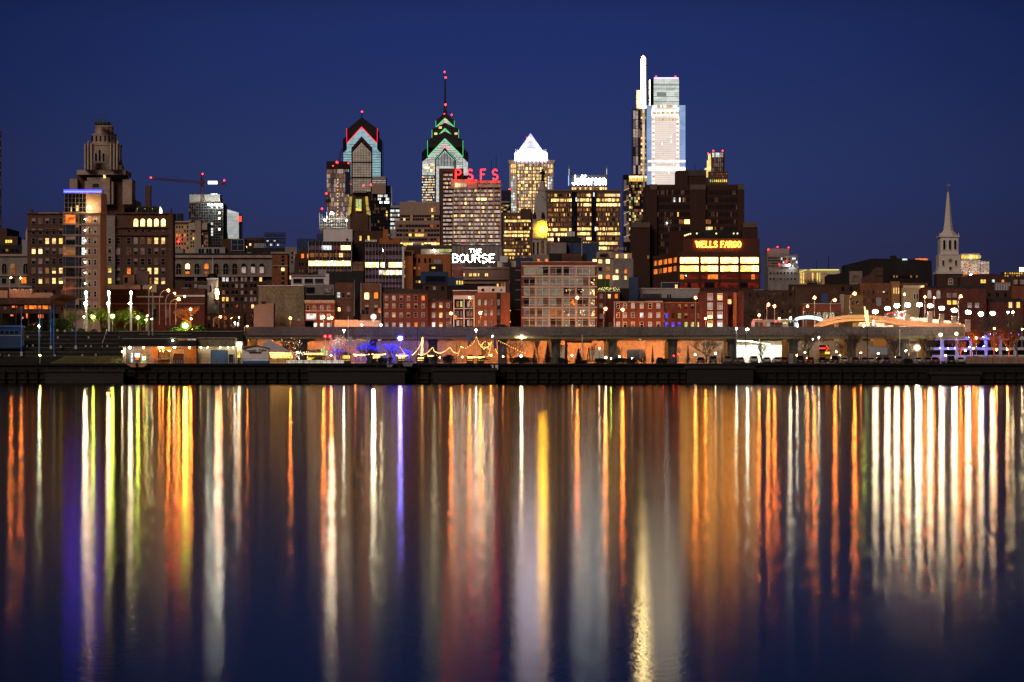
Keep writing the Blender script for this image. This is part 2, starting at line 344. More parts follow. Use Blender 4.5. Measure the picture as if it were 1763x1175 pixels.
# ---------------------------------------------------------------- water, quay, ground
WAX = 0
def water():
    m, t, l = base_mat('river_water')
    o = N(t, 'ShaderNodeOutputMaterial'); gl = N(t, 'ShaderNodeBsdfGlossy', distribution='BECKMANN'); gl.inputs['Roughness'].default_value = .165
    gl.inputs['Color'].default_value = (.62, .58, .49, 1)
    gl.inputs['Anisotropy'].default_value = .33; tg = N(t, 'ShaderNodeCombineXYZ'); tg.inputs[WAX].default_value = 1; t.links.new(tg.outputs[0], gl.inputs['Tangent'])
    df = N(t, 'ShaderNodeBsdfDiffuse'); df.inputs[0].default_value = (.002, .004, .009, 1)
    fr = N(t, 'ShaderNodeFresnel'); fr.inputs[0].default_value = 1.333; mx = N(t, 'ShaderNodeMixShader')
    g = N(t, 'ShaderNodeNewGeometry'); mp = N(t, 'ShaderNodeMapping'); mp.inputs['Scale'].default_value = (9, 4, 1)
    nz = N(t, 'ShaderNodeTexNoise'); nz.inputs['Scale'].default_value = 1; nz.inputs['Detail'].default_value = 4; nz.inputs['Roughness'].default_value = .6
    bp = N(t, 'ShaderNodeBump'); bp.inputs['Strength'].default_value = 1; bp.inputs['Distance'].default_value = .0014
    # long calm and ruffled reaches change how far a reflection is smeared
    mp2 = N(t, 'ShaderNodeMapping'); mp2.inputs['Scale'].default_value = (.006, .03, 1); n2 = N(t, 'ShaderNodeTexNoise'); n2.inputs['Scale'].default_value = 1
    r2 = N(t, 'ShaderNodeMapRange'); r2.inputs[1].default_value = .3; r2.inputs[2].default_value = .7; r2.inputs[3].default_value = .088; r2.inputs[4].default_value = .1
    l(g.outputs['Position'], mp.inputs[0]); l(mp.outputs[0], nz.inputs['Vector']); l(nz.outputs[0], bp.inputs['Height']); l(bp.outputs[0], gl.inputs['Normal'])
    l(g.outputs['Position'], mp2.inputs[0]); l(mp2.outputs[0], n2.inputs['Vector']); l(n2.outputs[0], r2.inputs[0]); l(r2.outputs[0], gl.inputs['Roughness'])
    l(fr.outputs[0], mx.inputs[0]); l(df.outputs[0], mx.inputs[1]); l(gl.outputs[0], mx.inputs[2]); l(mx.outputs[0], o.inputs[0])
    mb = MB(); mb.poly([(-3000, -400, 0), (3000, -400, 0), (3000, 761, 0), (-3000, 761, 0)]); struct('river_water', mb, m)
water()
QT = Z(626, 760)
mb = MB(); mb.box(-3000, 3000, 760.6, 770, -3, QT-.12); struct('quay_wall', mb, QUAY)
mb = MB()
mb.box(-150, 150, 759.9, 762, QT-.45, QT-.02); mb.box(-150, 150, 760.1, 760.6, .9, 1.3); mb.box(-150, 150, 760.1, 760.6, 2.4, 2.75)
o = struct('quay_coping', mb, wall('coping_stone', (.018, .018, .018), .4))
mb = MB()
for k in range(101): mb.box(-122+k*2.45, -122+k*2.45+.36, 759.6, 760.58, -1, R.choice([2.9, 2.9, 3.3, 2.6]))
fp = empty('quay_fender', (0, 760, 0), 'row of dark timber fender piles along the foot of the quay', 'fender'); part(fp, 'pile', mb, wall('wet_timber', (.008, .0075, .0075)), kind='stuff')
mb = MB(); mb.poly([(-3000, 769, QT), (3000, 769, QT), (3000, 853, QT), (-3000, 853, QT)]); mb.poly([(-3000, 762, QT), (3000, 762, QT), (3000, 769, QT), (-3000, 769, QT)]); struct('promenade_pavement', mb, PROM)
mb = MB(); mb.box(-3000, 3000, 854, 30000, -5, GZ-.02); struct('city_ground', mb, ASPH)
mb = MB(); mb.poly([(-60, 826, QT+.004), (3000, 826, QT+.004), (3000, 851, QT+.004), (-60, 851, QT+.004)]); struct('riverside_road', mb, ASPH)
mb = MB()
for k in range(60): mb.poly([(-55+k*4, 838, QT+.008), (-53+k*4, 838, QT+.008), (-53+k*4, 838.15, QT+.008), (-55+k*4, 838.15, QT+.008)])
struct('road_marking', mb, WHT)
# quay railing
rail = empty('quay_railing', (0, 764, QT), 'long thin dark metal railing along the top of the quay', 'railing')
mb = MB()
for k in range(124): mb.box(-123+k*2, -123+k*2+.06, 764, 764.06, QT, QT+1.05)
part(rail, 'post', mb, BLK, kind='stuff')
for z in (.45, .75, 1.05):
    mb = MB(); mb.box(-124, 126, 764, 764.05, QT+z-.03, QT+z+.03); part(rail, 'rail', mb, BLK)
# floating stages below the quay
for (x0, x1, y, lab) in ((75, 215, 636, 'long low floating stage at the left end of the quay'), (528, 700, 634, 'dark floating stage under the blue lit trees'), (742, 856, 634, 'dark barge deck below the light strings'), (1180, 1300, 630, 'low floating stage below the parked cars'), (1600, 1690, 640, 'low timber stage below the blue lit building')):
    b = B('floating_stage', lab, 'jetty', (x0+x1)/2, 752, 0, 'floating stages along the quay')
    b.box('deck', x0, x1, y, ROOFD, yb=y+5, D=752, dep=6); b.box('float', x0+3, x1-3, y+5, BLK, yb=662, D=752.5, dep=5)
    for k in range(5): b.box('bollard', x0+4+k*(x1-x0-10)/4.2, x0+6+k*(x1-x0-10)/4.2, y-4, BLK, yb=y, D=753, dep=.4)
# retaining wall of the sunken motorway, in lit panels
rw = empty('retaining_wall', (0, 853, QT), 'long concrete retaining wall behind the viaduct lit orange by street lamps', 'wall')
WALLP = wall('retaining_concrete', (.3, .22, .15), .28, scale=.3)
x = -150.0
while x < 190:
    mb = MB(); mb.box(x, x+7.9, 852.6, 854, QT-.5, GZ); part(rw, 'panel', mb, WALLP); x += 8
mb = MB(); mb.box(-150, 190, 852.3, 854.1, GZ, GZ+.35); part(rw, 'coping', mb, CONC)
mb = MB()
for k in range(170): mb.box(-150+k*2, -150+k*2+.05, 853.2, 853.26, GZ+.35, GZ+1.9)
mb.box(-150, 190, 853.2, 853.25, GZ+1.85, GZ+1.9); part(rw, 'fence_rail', mb, BLK, kind='stuff')
# viaduct
VD = 800.0
vd = B('viaduct', 'long concrete road viaduct on round piers running along the river front', 'viaduct', 1010, VD, QT)
VCONC = wall('viaduct_concrete', (.14, .12, .115), .45)
vx = [424, 522, 640, 745, 865, 957, 1055, 1158, 1260, 1366, 1466, 1556, 1662]
for a, c in zip(vx, vx[1:]):
    vd.box('parapet', a, c-.4, 563, VCONC, yb=578, D=VD, dep=1.2)
    vd.box('girder', a, c, 578.2, wall('girder_%d' % a, (.22, .2, .12), .25), yb=583.5, D=VD+.7, dep=9)
for a in vx[1:-1]:
    mb = MB(); c = P(a, 600, VD+5); mb.lathe([(1.05, QT), (1.05, Z(589, VD+5))], (c.x, c.y), 12); part(vd.r, 'pier', mb, CONC_D)
    vd.box('pier_head', a-9, a+9, 584.2, CONC_D, yb=589, D=VD+3, dep=4)
mb = MB(); mb.box(X(424, VD), X(1662, VD), VD+1.3, VD+9.5, Z(578.1, VD), Z(577, VD)); part(vd.r, 'deck', mb, ASPH)
# second row of piers of the slip road behind, ochre in the lamp light
OCH = wall('ochre_paint', (.45, .24, .05), .2)
for a in (437, 950, 1048, 1150, 1252, 1352, 1452, 1585):
    p = empty('bridge_pier', P(a, 626, 822), 'ochre painted round pier of the slip road, %s' % {437: 'at the left end of the viaduct', 950: 'behind the dark spruce', 1048: 'right of the wooden gantry', 1150: 'behind the smaller spruce trees', 1252: 'at the edge of the white lit underpass', 1352: 'below the bus', 1452: 'right of the red arrow sign', 1585: 'beside the white flood light'}[a], 'pier', 'ochre piers of the slip road')
    mb = MB(); c = P(a, 600, 822); mb.lathe([(.85, QT), (.85, Z(588, 822))], (c.x, c.y), 12); part(p, 'column', mb, OCH); mb = MB(); mb.box(c.x-.6, c.x+.6, c.y-.5, c.y+.5, Z(588, 822), Z(579, 822)); part(p, 'bearing', mb, OCH)
# curved pedestrian bridge ramp on the right
rb = B('ramp_bridge', 'gently arched concrete ramp bridge rising behind the viaduct at the right', 'bridge', 1462, 870, GZ)
pts = [(1402, 563), (1418, 556), (1440, 550.5), (1462, 548.5), (1490, 548), (1520, 551), (1560, 558), (1600, 562), (1660, 563)]
top = [(1660, 558), (1600, 556), (1560, 551), (1520, 545), (1490, 542), (1462, 542.5), (1440, 545), (1418, 551), (1402, 560)]
rb.ext('parapet', pts+top, wall('ramp_concrete', (.42, .3, .22), .2), 1, 0); rb.ext('slab', [(1405, 566), (1440, 556), (1470, 552.5), (1500, 553), (1560, 561), (1660, 567)]+[(x, y+1) for x, y in reversed(pts)], wall('ramp_soffit', (.5, .34, .22), .2), 8, 0)
mb = MB()
for k in range(70):
    x = 1418+k*2; y = (551-(x-1418)*.25) if x < 1462 else 542+(max(0, x-1490)*.09); p = P(x, y, 870); mb.box(p.x-.03, p.x+.03, 870.3, 870.36, p.z, p.z+1.6)
part(rb.r, 'railing', mb, BLK, kind='stuff')
for k, x in enumerate((1436, 1468, 1500, 1540)): rb.box('pier', x, x+8, 556, CONC, D=872, dep=3)
# ================================================================ the far skyline
# --- art deco tower on the left
b = B('stepped_tower', 'tall stepped stone tower with an octagonal lantern at the far left', 'tower', 174, 1060)
ax = 173.5
b.box('shaft', 184, 236, 359, BR_B, dep=14, D=1062); b.box('shaft', 132, 214, 298, BR_B, yb=420, D=1058, dep=12); b.box('stone_base', 186, 235, 345, ST_B, yb=359, D=1060, dep=14)
for x0, x1, y in ((120, 133, 308), (211, 227, 309), (146, 153, 312), (184, 195, 313)): b.box('pier', x0, x1, y, ST_B, yb=352, D=1055, dep=10)
b.box('pediment', 150, 189, 306, ST_B, yb=352, D=1054, dep=6); b.win(165, 320, 11, 7, 'bg', ST_P, D=1054)
b.win(180, 304, 4, 6, 'w', None, D=1053.5)
b.box('cornice', 132, 216, 293, ST_B, yb=301, D=1053, dep=16)
b.lathe('drum', ax, [(36, 293), (35, 283), (33, 281), (33, 275)], ST_B, 8, .5, 1054, 9)
b.lathe('lantern', ax, [(31.5, 276), (31, 250), (32.5, 249), (32.5, 246)], ST_B, 8, .5, 1054, 9)
for x in (146, 151, 157, 190, 196, 201): b.box('buttress', x-1.2, x+1.2, 245+abs(x-ax)*.1, ST_P, yb=292, D=1049, dep=4)
for x, h in ((165.5, 15), (171.8, 21), (178.5, 15)): b.win(x, 279-h/2, 4, h, 'k', ST_P, True, D=1048.6, solo=True)
for x, y in ((148, 240), (199, 240), (144, 272), (203, 273)): b.lathe('finial', x, [(2.5, y+10), (2.6, y+4), (1, y)], ST_B, 6, 0, 1050, 6)
b.lathe('upper_stage', ax, [(22, 246), (21.5, 231), (22.5, 230), (22, 228)], ST_B, 8, .5, 1054, 9)
for x in (159, 166, 173, 181, 188): b.win(x, 239, 3, 10, 'k', None, D=1049.2, solo=True)
b.lathe('crown', ax, [(16.5, 229), (16, 217), (17, 216), (13, 211.5), (12.5, 210)], ST_B, 12, 0, 1054, 9)
for k in range(9): b.box('merlon', 161.5+k*2.8, 163+k*2.8, 209, COPR, yb=213, D=1050, dep=8)
b.mast(174, 192, 211, .25, dd=2, name='finial_mast', mat=COPR); b.mast(170, 203, 211, .1, dd=2); b.mast(179, 204, 211, .1, dd=2)
for x in (188, 202): b.win(x, 361, 5, 5, 'h', None, D=1061)
b.done()
# --- far slivers at the left edge
b = B('slender_tower', 'thin pale tower cut by the left edge of the picture', 'tower', -3, 3000); b.box('wall', -40, 1, 225, BR_B, D=3000, dep=4)
b.office(-20, 1, 228, 395, 40, 14, pk(d2=2, b=1, k=3), BR_B, .4, .2); b.done()
b = B('brick_building', 'dark red brick block at the left edge with a lit penthouse', 'building', 5, 1200); b.box('wall', -15, 12, 393, BR_D); b.box('penthouse', -8, 30, 407, BR_B, dep=10, D=1190); b.grid((11, 15, 19), (416,), 3, 5, pk(y=1), D=1190); b.done()
b = B('domed_building', 'pale building with a small turret behind the dark brick block', 'building', 44, 1250); b.box('wall', 37, 52, 420, ST_B); b.lathe('turret', 46, [(5, 422), (5, 402), (3.5, 396), (1, 388)], ST_P, 8, .5, 1250, 4); b.grid((43, 49), (412,), 2, 5, pk(k=1), D=1249); b.done()
# --- tower crane and the tower under it
b = B('unfinished_tower', 'concrete tower under construction with work lights on its top floors', 'tower', 355, 3800)
b.box('core', 326, 379, 335, CONC_L, D=3800, dep=30); b.box('floors', 325, 384, 350, CONC_D, D=3790, dep=40); b.box('hoist_shaft', 384, 390, 355, CONC_D, D=3800, dep=10)
b.office(325, 384, 350, 425, 16, 14, ov(pk(k=12, d2=4, d=.6, w=.15), {(i, 0): 'c2' for i in (9, 11, 12, 13)} | {(i, 1): 'c' for i in (9, 11, 13)} | {(9, j): R.choice(['c', 'k', 'k']) for j in range(3, 12)} | {(12, j): R.choice(['c2', 'k', 'k']) for j in range(3, 16)}), CONC_D, .22, .16, D=3790)
b.box('roof_sign', 362, 374, 333, WHT, yb=336, D=3795, dep=3)
for x in (331, 340, 352, 360, 368): b.mast(x, 328+R.random()*4, 336, .4, D=3790)
for x in (359, 372, 376, 380): b.lamp(x, 352.5, 'cool', 1.3, 3780, name='work_light')
b.done()
CRM = wall('crane_red', (.11, .045, .03), .15)
c = B('tower_crane', 'red tower crane with a long jib standing over the unfinished tower', 'crane', 348, 3770)
def truss(b, name, p, q, w, mat, n, D, dd=0, chord=.32):
    mb = MB(); p, q = P(*p, D), P(*q, D); d = (q-p); u = d.normalized(); s = Vector((-u.z, 0, u.x))*w*D/F/2; yv = Vector((0, w*D/F/2, 0))
    for k in (s+yv, s-yv, -s+yv, -s-yv): mb.tube([p+k, q+k], chord*D/F, 4)
    for k in range(n):
        a, e = p+d*k/n, p+d*(k+1)/n
        mb.tube([a+s-yv, e-s-yv], chord*.6*D/F, 3); mb.tube([a-s-yv, e+s-yv], chord*.6*D/F, 3); mb.tube([a+s-yv, a-s-yv], chord*.6*D/F, 3)
    return part(b.r, name, mb, mat)
truss(c, 'mast', (348, 350), (348, 300), 4, CRM, 12, 3770, chord=.5); truss(c, 'jib', (344, 314.5), (259, 307.5), 3, CRM, 18, 3770, chord=.45); truss(c, 'counter_jib', (351, 315), (388, 316.5), 3, CRM, 8, 3770, chord=.5)
truss(c, 'apex', (348, 313), (348, 300), 2.5, CRM, 4, 3770)
mb = MB(); mb.tube([P(348, 300, 3770), P(262, 308, 3770)], .14*3770/F, 3); mb.tube([P(348, 300, 3770), P(385, 316, 3770)], .14*3770/F, 3); part(c.r, 'tie_cable', mb, CRM)
c.box('cab', 345, 352, 315, CRM, yb=320, dep=4); c.box('counterweight', 381, 388, 316, BLK, yb=320, dep=4); c.box('lit_banner', 358, 374, 312, emi('banner_light', (255, 255, 255), 2.5), yb=317.3, D=3766, dep=1)
for x, y in ((260, 306.5), (349, 300), (386, 311)): c.lamp(x, y, 'beacon', 1.3, 3766, name='beacon')
c.done()
# --- slanted white glass tower
b = B('slanted_glass_tower', 'white lit glass tower with a slanted top and red lights at its sides', 'tower', 402, 4600)
b.ext('side', [(385, 425), (388, 372), (411, 366), (416, 372), (416, 425)], G_K, 20, 3)
b.ext('facade', [(394, 425), (388.5, 360), (411, 366.5), (411, 425)], emi('pale_facade', (186, 190, 190), 1, .12, .12), 2, 0)
b.joined('glazing_bar', [(390+k*1.6+.0, 390+k*1.6+.25, 368, 420) for k in range(2, 14)]+[(391, 411, 368+k*2.4, 368+k*2.4+.35) for k in range(22)], GREYP, dd=-1, th=.5)
mb = MB(); mb.box(X(411.5, 4600), X(416, 4600), 4590, 4599, Z(382, 4600), Z(373, 4600)); part(b.r, 'red_sign', mb, emi('red_sign', (255, 70, 40), 2)); b.lamp(389, 357.5, 'beacon', 1.8, dd=-3, name='beacon'); b.lamp(386.5, 370, 'beacon', 1.6, dd=-3, name='beacon')
b.done()
b = B('beige_hotel', 'yellowish beige block with small windows and two roof turrets', 'building', 312, 1900); BEY = wall('beige_yellow', (.5, .42, .26), .2)
b.box('wall', 296, 327, 381, BEY, dep=20); b.box('turret', 296, 302, 368, ROOFD, yb=381, dep=6); b.box('turret', 305, 314, 368, ROOFD, yb=381, dep=6); b.box('cornice', 296, 327, 381, ST_P, yb=383, D=1898, dep=3)
b.grid(rng(300, 4.6, 6), rng(391, 7.2, 6), 2.2, 4.2, ov(pk(k=5, d=2), {(1, 2): 'o', (2, 2): 'o', (4, 2): 'o', (0, 2): 'o'})); b.lamp(308, 416, 'beacon', 1.3, dd=-2, name='roof_beacon'); b.lamp(310, 412, 'beacon', .8, dd=-2, name='roof_beacon'); b.done()
b = B('beige_tower_block', 'yellow beige block with pale stair core beside the beige hotel', 'building', 342, 1880)
b.box('wall', 325, 358, 384, BEY, dep=20); b.box('stair_core', 336, 346, 380, ST_B, D=1876, dep=6)
for x in (331, 352): b.box('blank_panel', x-5, x+4.5, 385, ST_P, yb=396, D=1877, dep=3)
b.grid((329, 333, 349, 352.5, 356), (403, 411, 418, 424), 2.2, 3.5, pk(k=4, d=1, w=.5)); b.done()
# --- chevron tower with red edges
TG = emi('teal_glass', (128, 160, 168), 1, .22, .25); TT = emi('tan_glass', (136, 118, 104), 1, .18, .25)
b = B('gabled_tower', 'gabled glass tower with red edge lights and no spire', 'tower', 622, 3500)
D = 3500
b.ext('core', [(597, 420), (597, 222), (622.5, 201.5), (649, 221), (649, 420)], DARK, 60, 6); b.ext('shaft', [(590, 420), (590, 240), (597, 234), (650, 234), (657.5, 242), (657.5, 420)], G_K, 50, 4)
b.ext('glass_gable', [(597, 265), (597, 246), (622.5, 219), (649, 246), (649, 265)], TG, 3, 2); b.ext('glass_wing', [(591, 420), (591, 263), (598, 257), (606, 257), (606, 420)], TG, 3, 2.4); b.ext('glass_wing', [(639, 420), (639, 257), (649, 257), (655, 263), (655, 420)], TG, 3, 2.4)
b.ext('chevron', [(605, 420), (605, 255), (622.5, 235), (641, 255), (641, 420)], DARK, 3, 0); b.ext('bay_glass', [(607, 330), (607, 263), (622.5, 246), (639, 263), (639, 330)], TT, 2, -1.5)
b.joined('rib', [(607+k*2.67, 607.6+k*2.67, max(247, 247+abs(607+k*2.67-622.5)*1.05), 330) for k in range(13)]+[(607, 639, 279, 281.5), (607, 639, 305, 308), (590.5, 606, 300, 303)], DARK, dd=-3, th=1.4)
b.joined('floor_line', [(591, 606, 262+k*4.4, 262.7+k*4.4) for k in range(14)]+[(640, 655, 262+k*4.4, 262.7+k*4.4) for k in range(11)]+[(600+max(0, (4-k)*4), 646-max(0, (4-k)*4), 231+k*4.4, 231.6+k*4.4) for k in range(6) if k > 3], G_K, dd=-.6, th=2)
b.joined('bay_line', [(607, 639, 264+k*4.1, 264.45+k*4.1) for k in range(16)], DARK, dd=-2.6, th=1)
RED_L = emi('red_line', (255, 45, 60), 1.6); b.strip('light_strip', [(597.5, 246.5), (622.5, 219), (648.5, 246.5)], 1.4, RED_L, dd=-.5); b.strip('light_strip', [(596.5, 221), (597, 246)], .9, RED_L, dd=3); b.strip('light_strip', [(649.5, 221), (649, 246)], .9, RED_L, dd=3)
b.strip('chevron_light', [(607, 257), (622.5, 239), (639, 257)], .9, emi('dim_red', (90, 12, 18), 1), dd=-2)
b.mast(622.5, 191, 204, .7, dd=10); b.lamp(622.7, 191.5, 'beacon', 1.4, dd=8, name='beacon')
b.box('setback', 641, 664, 304, GREYP, D=3480, dep=30); b.office(641, 664, 309, 319, 3, 10, pk(b2=1), DARK, .3, .1, D=3478); b.box('sign_panel', 601.2, 603, 285, emi('panel_light', (235, 235, 225), 1.2), yb=295, D=3495, dep=2)
for x, y in ((604, 321.5), (625.5, 320), (638.5, 318)): b.lamp(x, y, 'beacon', 1.1, 3470, name='beacon')
b.done()
# hotel tower in front of it, under construction crane
b = B('glass_hotel', 'grey glass hotel tower left of the gabled tower with red lamps on its roof', 'tower', 583, 3200)
b.box('wall', 562, 603, 279, G_K, dep=30, dd=1); b.box('roof_band', 562, 601, 278, DARK, yb=290.5, D=3195, dep=20)
b.office(562.5, 601, 291, 380, 11, 15, pk(b=6, b2=3, d=1), DARK, .1, .1); b.box('glass_wing', 594, 603, 296, G_B, yb=335, D=3192, dep=8)
for k in range(11): b.lamp(582, 310+k*6, emi('stair_lamp', (255, 190, 110), 2) if k == 0 else MATS['stair_lamp'], .9, dd=-5, name='stair_lamp')
mb = MB(); 
for x, y, s in ((580.5, 280, 2), (573.5, 286, 1), (600, 281, 1.2)): b.lamp(x, y, 'beacon', s, 3180, name='beacon')
b.strip('light_strip', [(576, 280.5), (601, 281)], .6, MATS['dim_red'], D=3190); b.done()
c = B('luffing_crane', 'red lattice luffing crane in front of the grey glass hotel', 'crane', 567, 3000)
truss(c, 'mast', (564, 375), (564, 335), 3, CRM, 12, 3000, chord=.35); truss(c, 'boom', (564, 346), (589, 256), 2.6, CRM, 26, 3000, chord=.35); truss(c, 'brace_frame', (564, 340), (575, 290), 2, CRM, 14, 3000)
c.box('cab', 560, 569, 343, CRM, yb=349, dep=4)
for x, y in ((562, 333.5),): c.lamp(x, y, 'beacon', 1.4, name='beacon')
c.done()
c = B('hoist_mast', 'short red lattice hoist at the edge of the scaffolded site', 'crane', 554, 2800); truss(c, 'mast', (553, 400), (553, 360), 4, CRM, 10, 2800); c.lamp(554.5, 360, 'beacon', 1.4, name='beacon'); c.done()
b = B('building_site', 'scaffolded building site with two glaring white work lights', 'building', 590, 2700)
b.box('slab_stack', 551, 625, 384, CONC_D, dep=20); b.box('deck', 553, 622, 376, CONC, yb=378, D=2690, dep=10)
b.joined('scaffold', [(550+k*4.2, 550.4+k*4.2, 366+(k % 3)*3, 395) for k in range(19)]+[(550, 628, 377+k*5, 377.5+k*5) for k in range(4)], STEEL, D=2680)
b.grid(rng(556, 5, 14), (381, 388), 3, 2.5, pk(d=2, w=1, c=1, k=3), D=2688)
b.lamp(571, 367.5, 'star', 2.2, 2670, name='work_light'); b.lamp(611, 387, 'star', 1.5, 2670, name='work_light')
for x in (559, 597, 563): b.lamp(x, 372+R.random()*8, 'cool', .7, 2670, name='work_light')
b.done()
# stone building with lit niches
b = B('niche_tower', 'squat stone tower top with two tall yellow lit niches', 'tower', 618, 2600)
b.box('block', 603, 634, 334, BR_B, dep=16); b.ext('shoulder', [(596, 400), (600, 352), (605, 331), (611, 328), (627, 328), (633, 334), (638, 370), (641, 400)], ST_G, 12, 2)
b.box('cornice', 606, 631, 329, ST_B, yb=332, D=2594, dep=10); b.win(617.5, 353.5, 9.5, 20, 'g', ST_G, D=2598, solo=True, sash='v'); b.win(617.5, 361, 9, 4, 'y', None, D=2597)
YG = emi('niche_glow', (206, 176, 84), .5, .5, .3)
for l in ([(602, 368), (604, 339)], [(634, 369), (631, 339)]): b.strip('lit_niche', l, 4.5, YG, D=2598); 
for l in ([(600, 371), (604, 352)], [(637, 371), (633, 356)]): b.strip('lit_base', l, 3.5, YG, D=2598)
b.done()
b = B('black_glass_block', 'black glass block with a few white lit floors right of the niche tower', 'building', 652, 2500)
b.box('wall', 638, 673, 320, G_K, dep=24); b.box('penthouse', 640, 664, 317, STUC, yb=334, D=2496, dep=12); b.office(639, 673, 334, 395, 11, 12, ov(pk(k=14, d2=3, d=.5), {(i, j): R.choice(['c', 'c2', 'k']) for i in (4, 5, 6, 8, 9, 10) for j in (0, 1, 2)} | {(9, 5): 'y', (9, 6): 'w'}), DARK, .3, .15)
for x in (626, 639): b.lamp(x, 319.5, 'beacon', 1.1, name='beacon')
b.done()
b = B('pale_office_sliver', 'narrow office block with white lit floors beside the beige office terraces', 'building', 680, 2450); b.box('wall', 672, 688, 354, GREYP, dep=10, dd=1); b.office(672, 688, 358, 395, 5, 5, pk(c=3, b2=2), DARK, .45, .15); b.mast(679, 347, 355, .3); b.done()
# --- tallest spired tower with green chevrons
WG = emi('white_glass', (172, 176, 172), 1, .32, .3); GRN = emi('green_line', (85, 220, 125), 1.2)
b = B('spired_tower', 'stepped glass tower with green chevron lights and a tall spire', 'tower', 766, 3400)
b.lathe('spire', 766, [(4.5, 200), (3, 192), (1.8, 175), (1.3, 150), (1.1, 122)], BLK, 6, 0, 3400, 14)
b.lathe('spire_collar', 766, [(2.6, 181), (2.6, 178)], BLK, 6, 0, 3400, 14)
for x, y, s in ((765.4, 123, 1.3), (767, 132.5, 1.6), (766.8, 179.5, 1.8), (765.5, 198, .9), (778, 199.5, 1), (768, 209.5, 1.4), (763.5, 255, 1.3), (770.5, 255, 1.3)): b.lamp(x, y, 'beacon', s, dd=-12 if y > 195 else 8, name='beacon')
T = [(750, 782, 206, 194, 203, 218, 262), (743.5, 789.5, 222, 211, 221, 244, 280), (736, 797, 241, 226, 239, 270, 290)]
for k, (x0, x1, ys, ya, yl, ye, yb) in enumerate(T):
    d = 9-3*k
    b.ext('tier', [(x0, 430), (x0, ys), (766, ya), (x1, ys), (x1, 430)], DARK, 50, d)
    b.ext('tier_glass', [(x0+.8, 420), (x0+.8, ye), (766, yl), (x1-.8, ye), (x1-.8, 420)], WG, 1.6, d-1.2)
    b.strip('light_strip', [(x0+.6, ye), (766, yl), (x1-.6, ye)], 1.5, GRN, dd=d-2.6); b.strip('light_strip', [(x0, ys+1), (x0, ye)], .8, GRN, dd=d-1); b.strip('light_strip', [(x1, ys+1), (x1, ye)], .8, GRN if k < 2 else MATS['green_line'], dd=d-1)
    b.joined('floor_line', [(x0+1+max(0, (ye-y))*(766-x0)/(ye-yl)*.98, x1-1-max(0, (ye-y))*(x1-766)/(ye-yl)*.98, y, y+.55) for y in [yl+4+4*q for q in range(int((yb-yl)/4))]], G_K, dd=d-2, th=1.2)
b.ext('shaft', [(726, 430), (726, 263), (735, 254), (797, 254), (806, 263), (806, 430)], G_K, 46, 3)
b.ext('wing_glass', [(727, 302), (727, 279), (736, 272), (736, 302)], WG, 2, 1); b.ext('wing_glass', [(797, 302), (797, 272), (805.5, 280), (805.5, 302)], WG, 2, 1)
b.office(726.5, 752, 302, 350, 11, 12, ov(pk(b2=3, c=2, w=2, k=1), {}), G_K, .45, .1, dd=.8)
b.grid(rng(730, 3, 8), (284, 289, 294), 2.4, 3.4, pk(w=2, c=1, h=1, b2=2), dd=.9)
for k in range(7): b.win(R.uniform(741, 790), R.uniform(285, 300), 3, 2.4, R.choice(['w', 'h', 'c']), dd=-1)
for x, y in ((758, 219.5), (750, 230), (785, 230), (761, 230), (779, 238)): b.win(x, y, 5, 3.4, 'w', dd=4)
b.ext('chevron', [(748.5, 350), (748.5, 273), (766, 255), (785, 273), (785, 350)], DARK, 2.5, -2.5); b.ext('bay_glass', [(751, 350), (751, 276), (766, 260), (782, 276), (782, 350)], WG, 1.5, -3.6)
b.strip('chevron_light', [(749, 275), (762, 260)], .8, MATS['green_line'], dd=-4); b.strip('chevron_light', [(770, 260), (785, 276)], .8, MATS['green_line'], dd=-4)
b.joined('rib', [(752+k*2.55, 753.5+k*2.55, 262+abs(752.7+k*2.55-766)*1.02, 287) for k in range(12)], DARK, dd=-5, th=1.5)
b.box('recess', 756, 780, 291, DARK, yb=350, dep=2, dd=-6); b.bars('ledge', [(757, 780, 299, 300.2), (757, 780, 306, 307.2)], ST_P, dd=-7.5, th=1)
b.done()
# --- beige office terraces
b = B('terraced_office', 'low beige office block in terraces with a row of yellow lit windows at its foot', 'building', 715, 2000)
b.box('penthouse', 688, 757, 348, STUC, yb=372, D=2006, dep=30); b.box('roof_hatch', 702, 715, 346, ST_P, yb=349, D=2007, dep=5); b.box('upper_block', 688, 757, 370, BR_B, D=2004, dep=30); b.box('lower_block', 680, 757, 380, STUC, D=1996, dep=30)
b.office(690, 755, 369, 380, 2, 16, pk(k=8, d=1.2, w=1, sd=3), STUC, .3, .1, D=2003.5); b.win(746, 361, 8, 9, 'd', None, D=2005.5); b.win(744, 362, 3, 6, 'w', None, D=2005)
b.office(682, 757, 384, 423, 5, 14, ov(pk(sd=8, d2=3, d=1), {(i, 4): R.choice(['h', 'w', 'h', 'y']) for i in range(14)} | {(6, 2): 'y', (7, 2): 'w', (8, 2): 'y', (9, 2): 'd', (4, 2): 'y'}), STUC, .4, .1, D=1995)
for x in (740, 749, 757): b.lamp(x, 390, emi('red_spark_%d' % x, (190, 25, 25), 1), .9, 1994, name='red_lamp')
b.done()
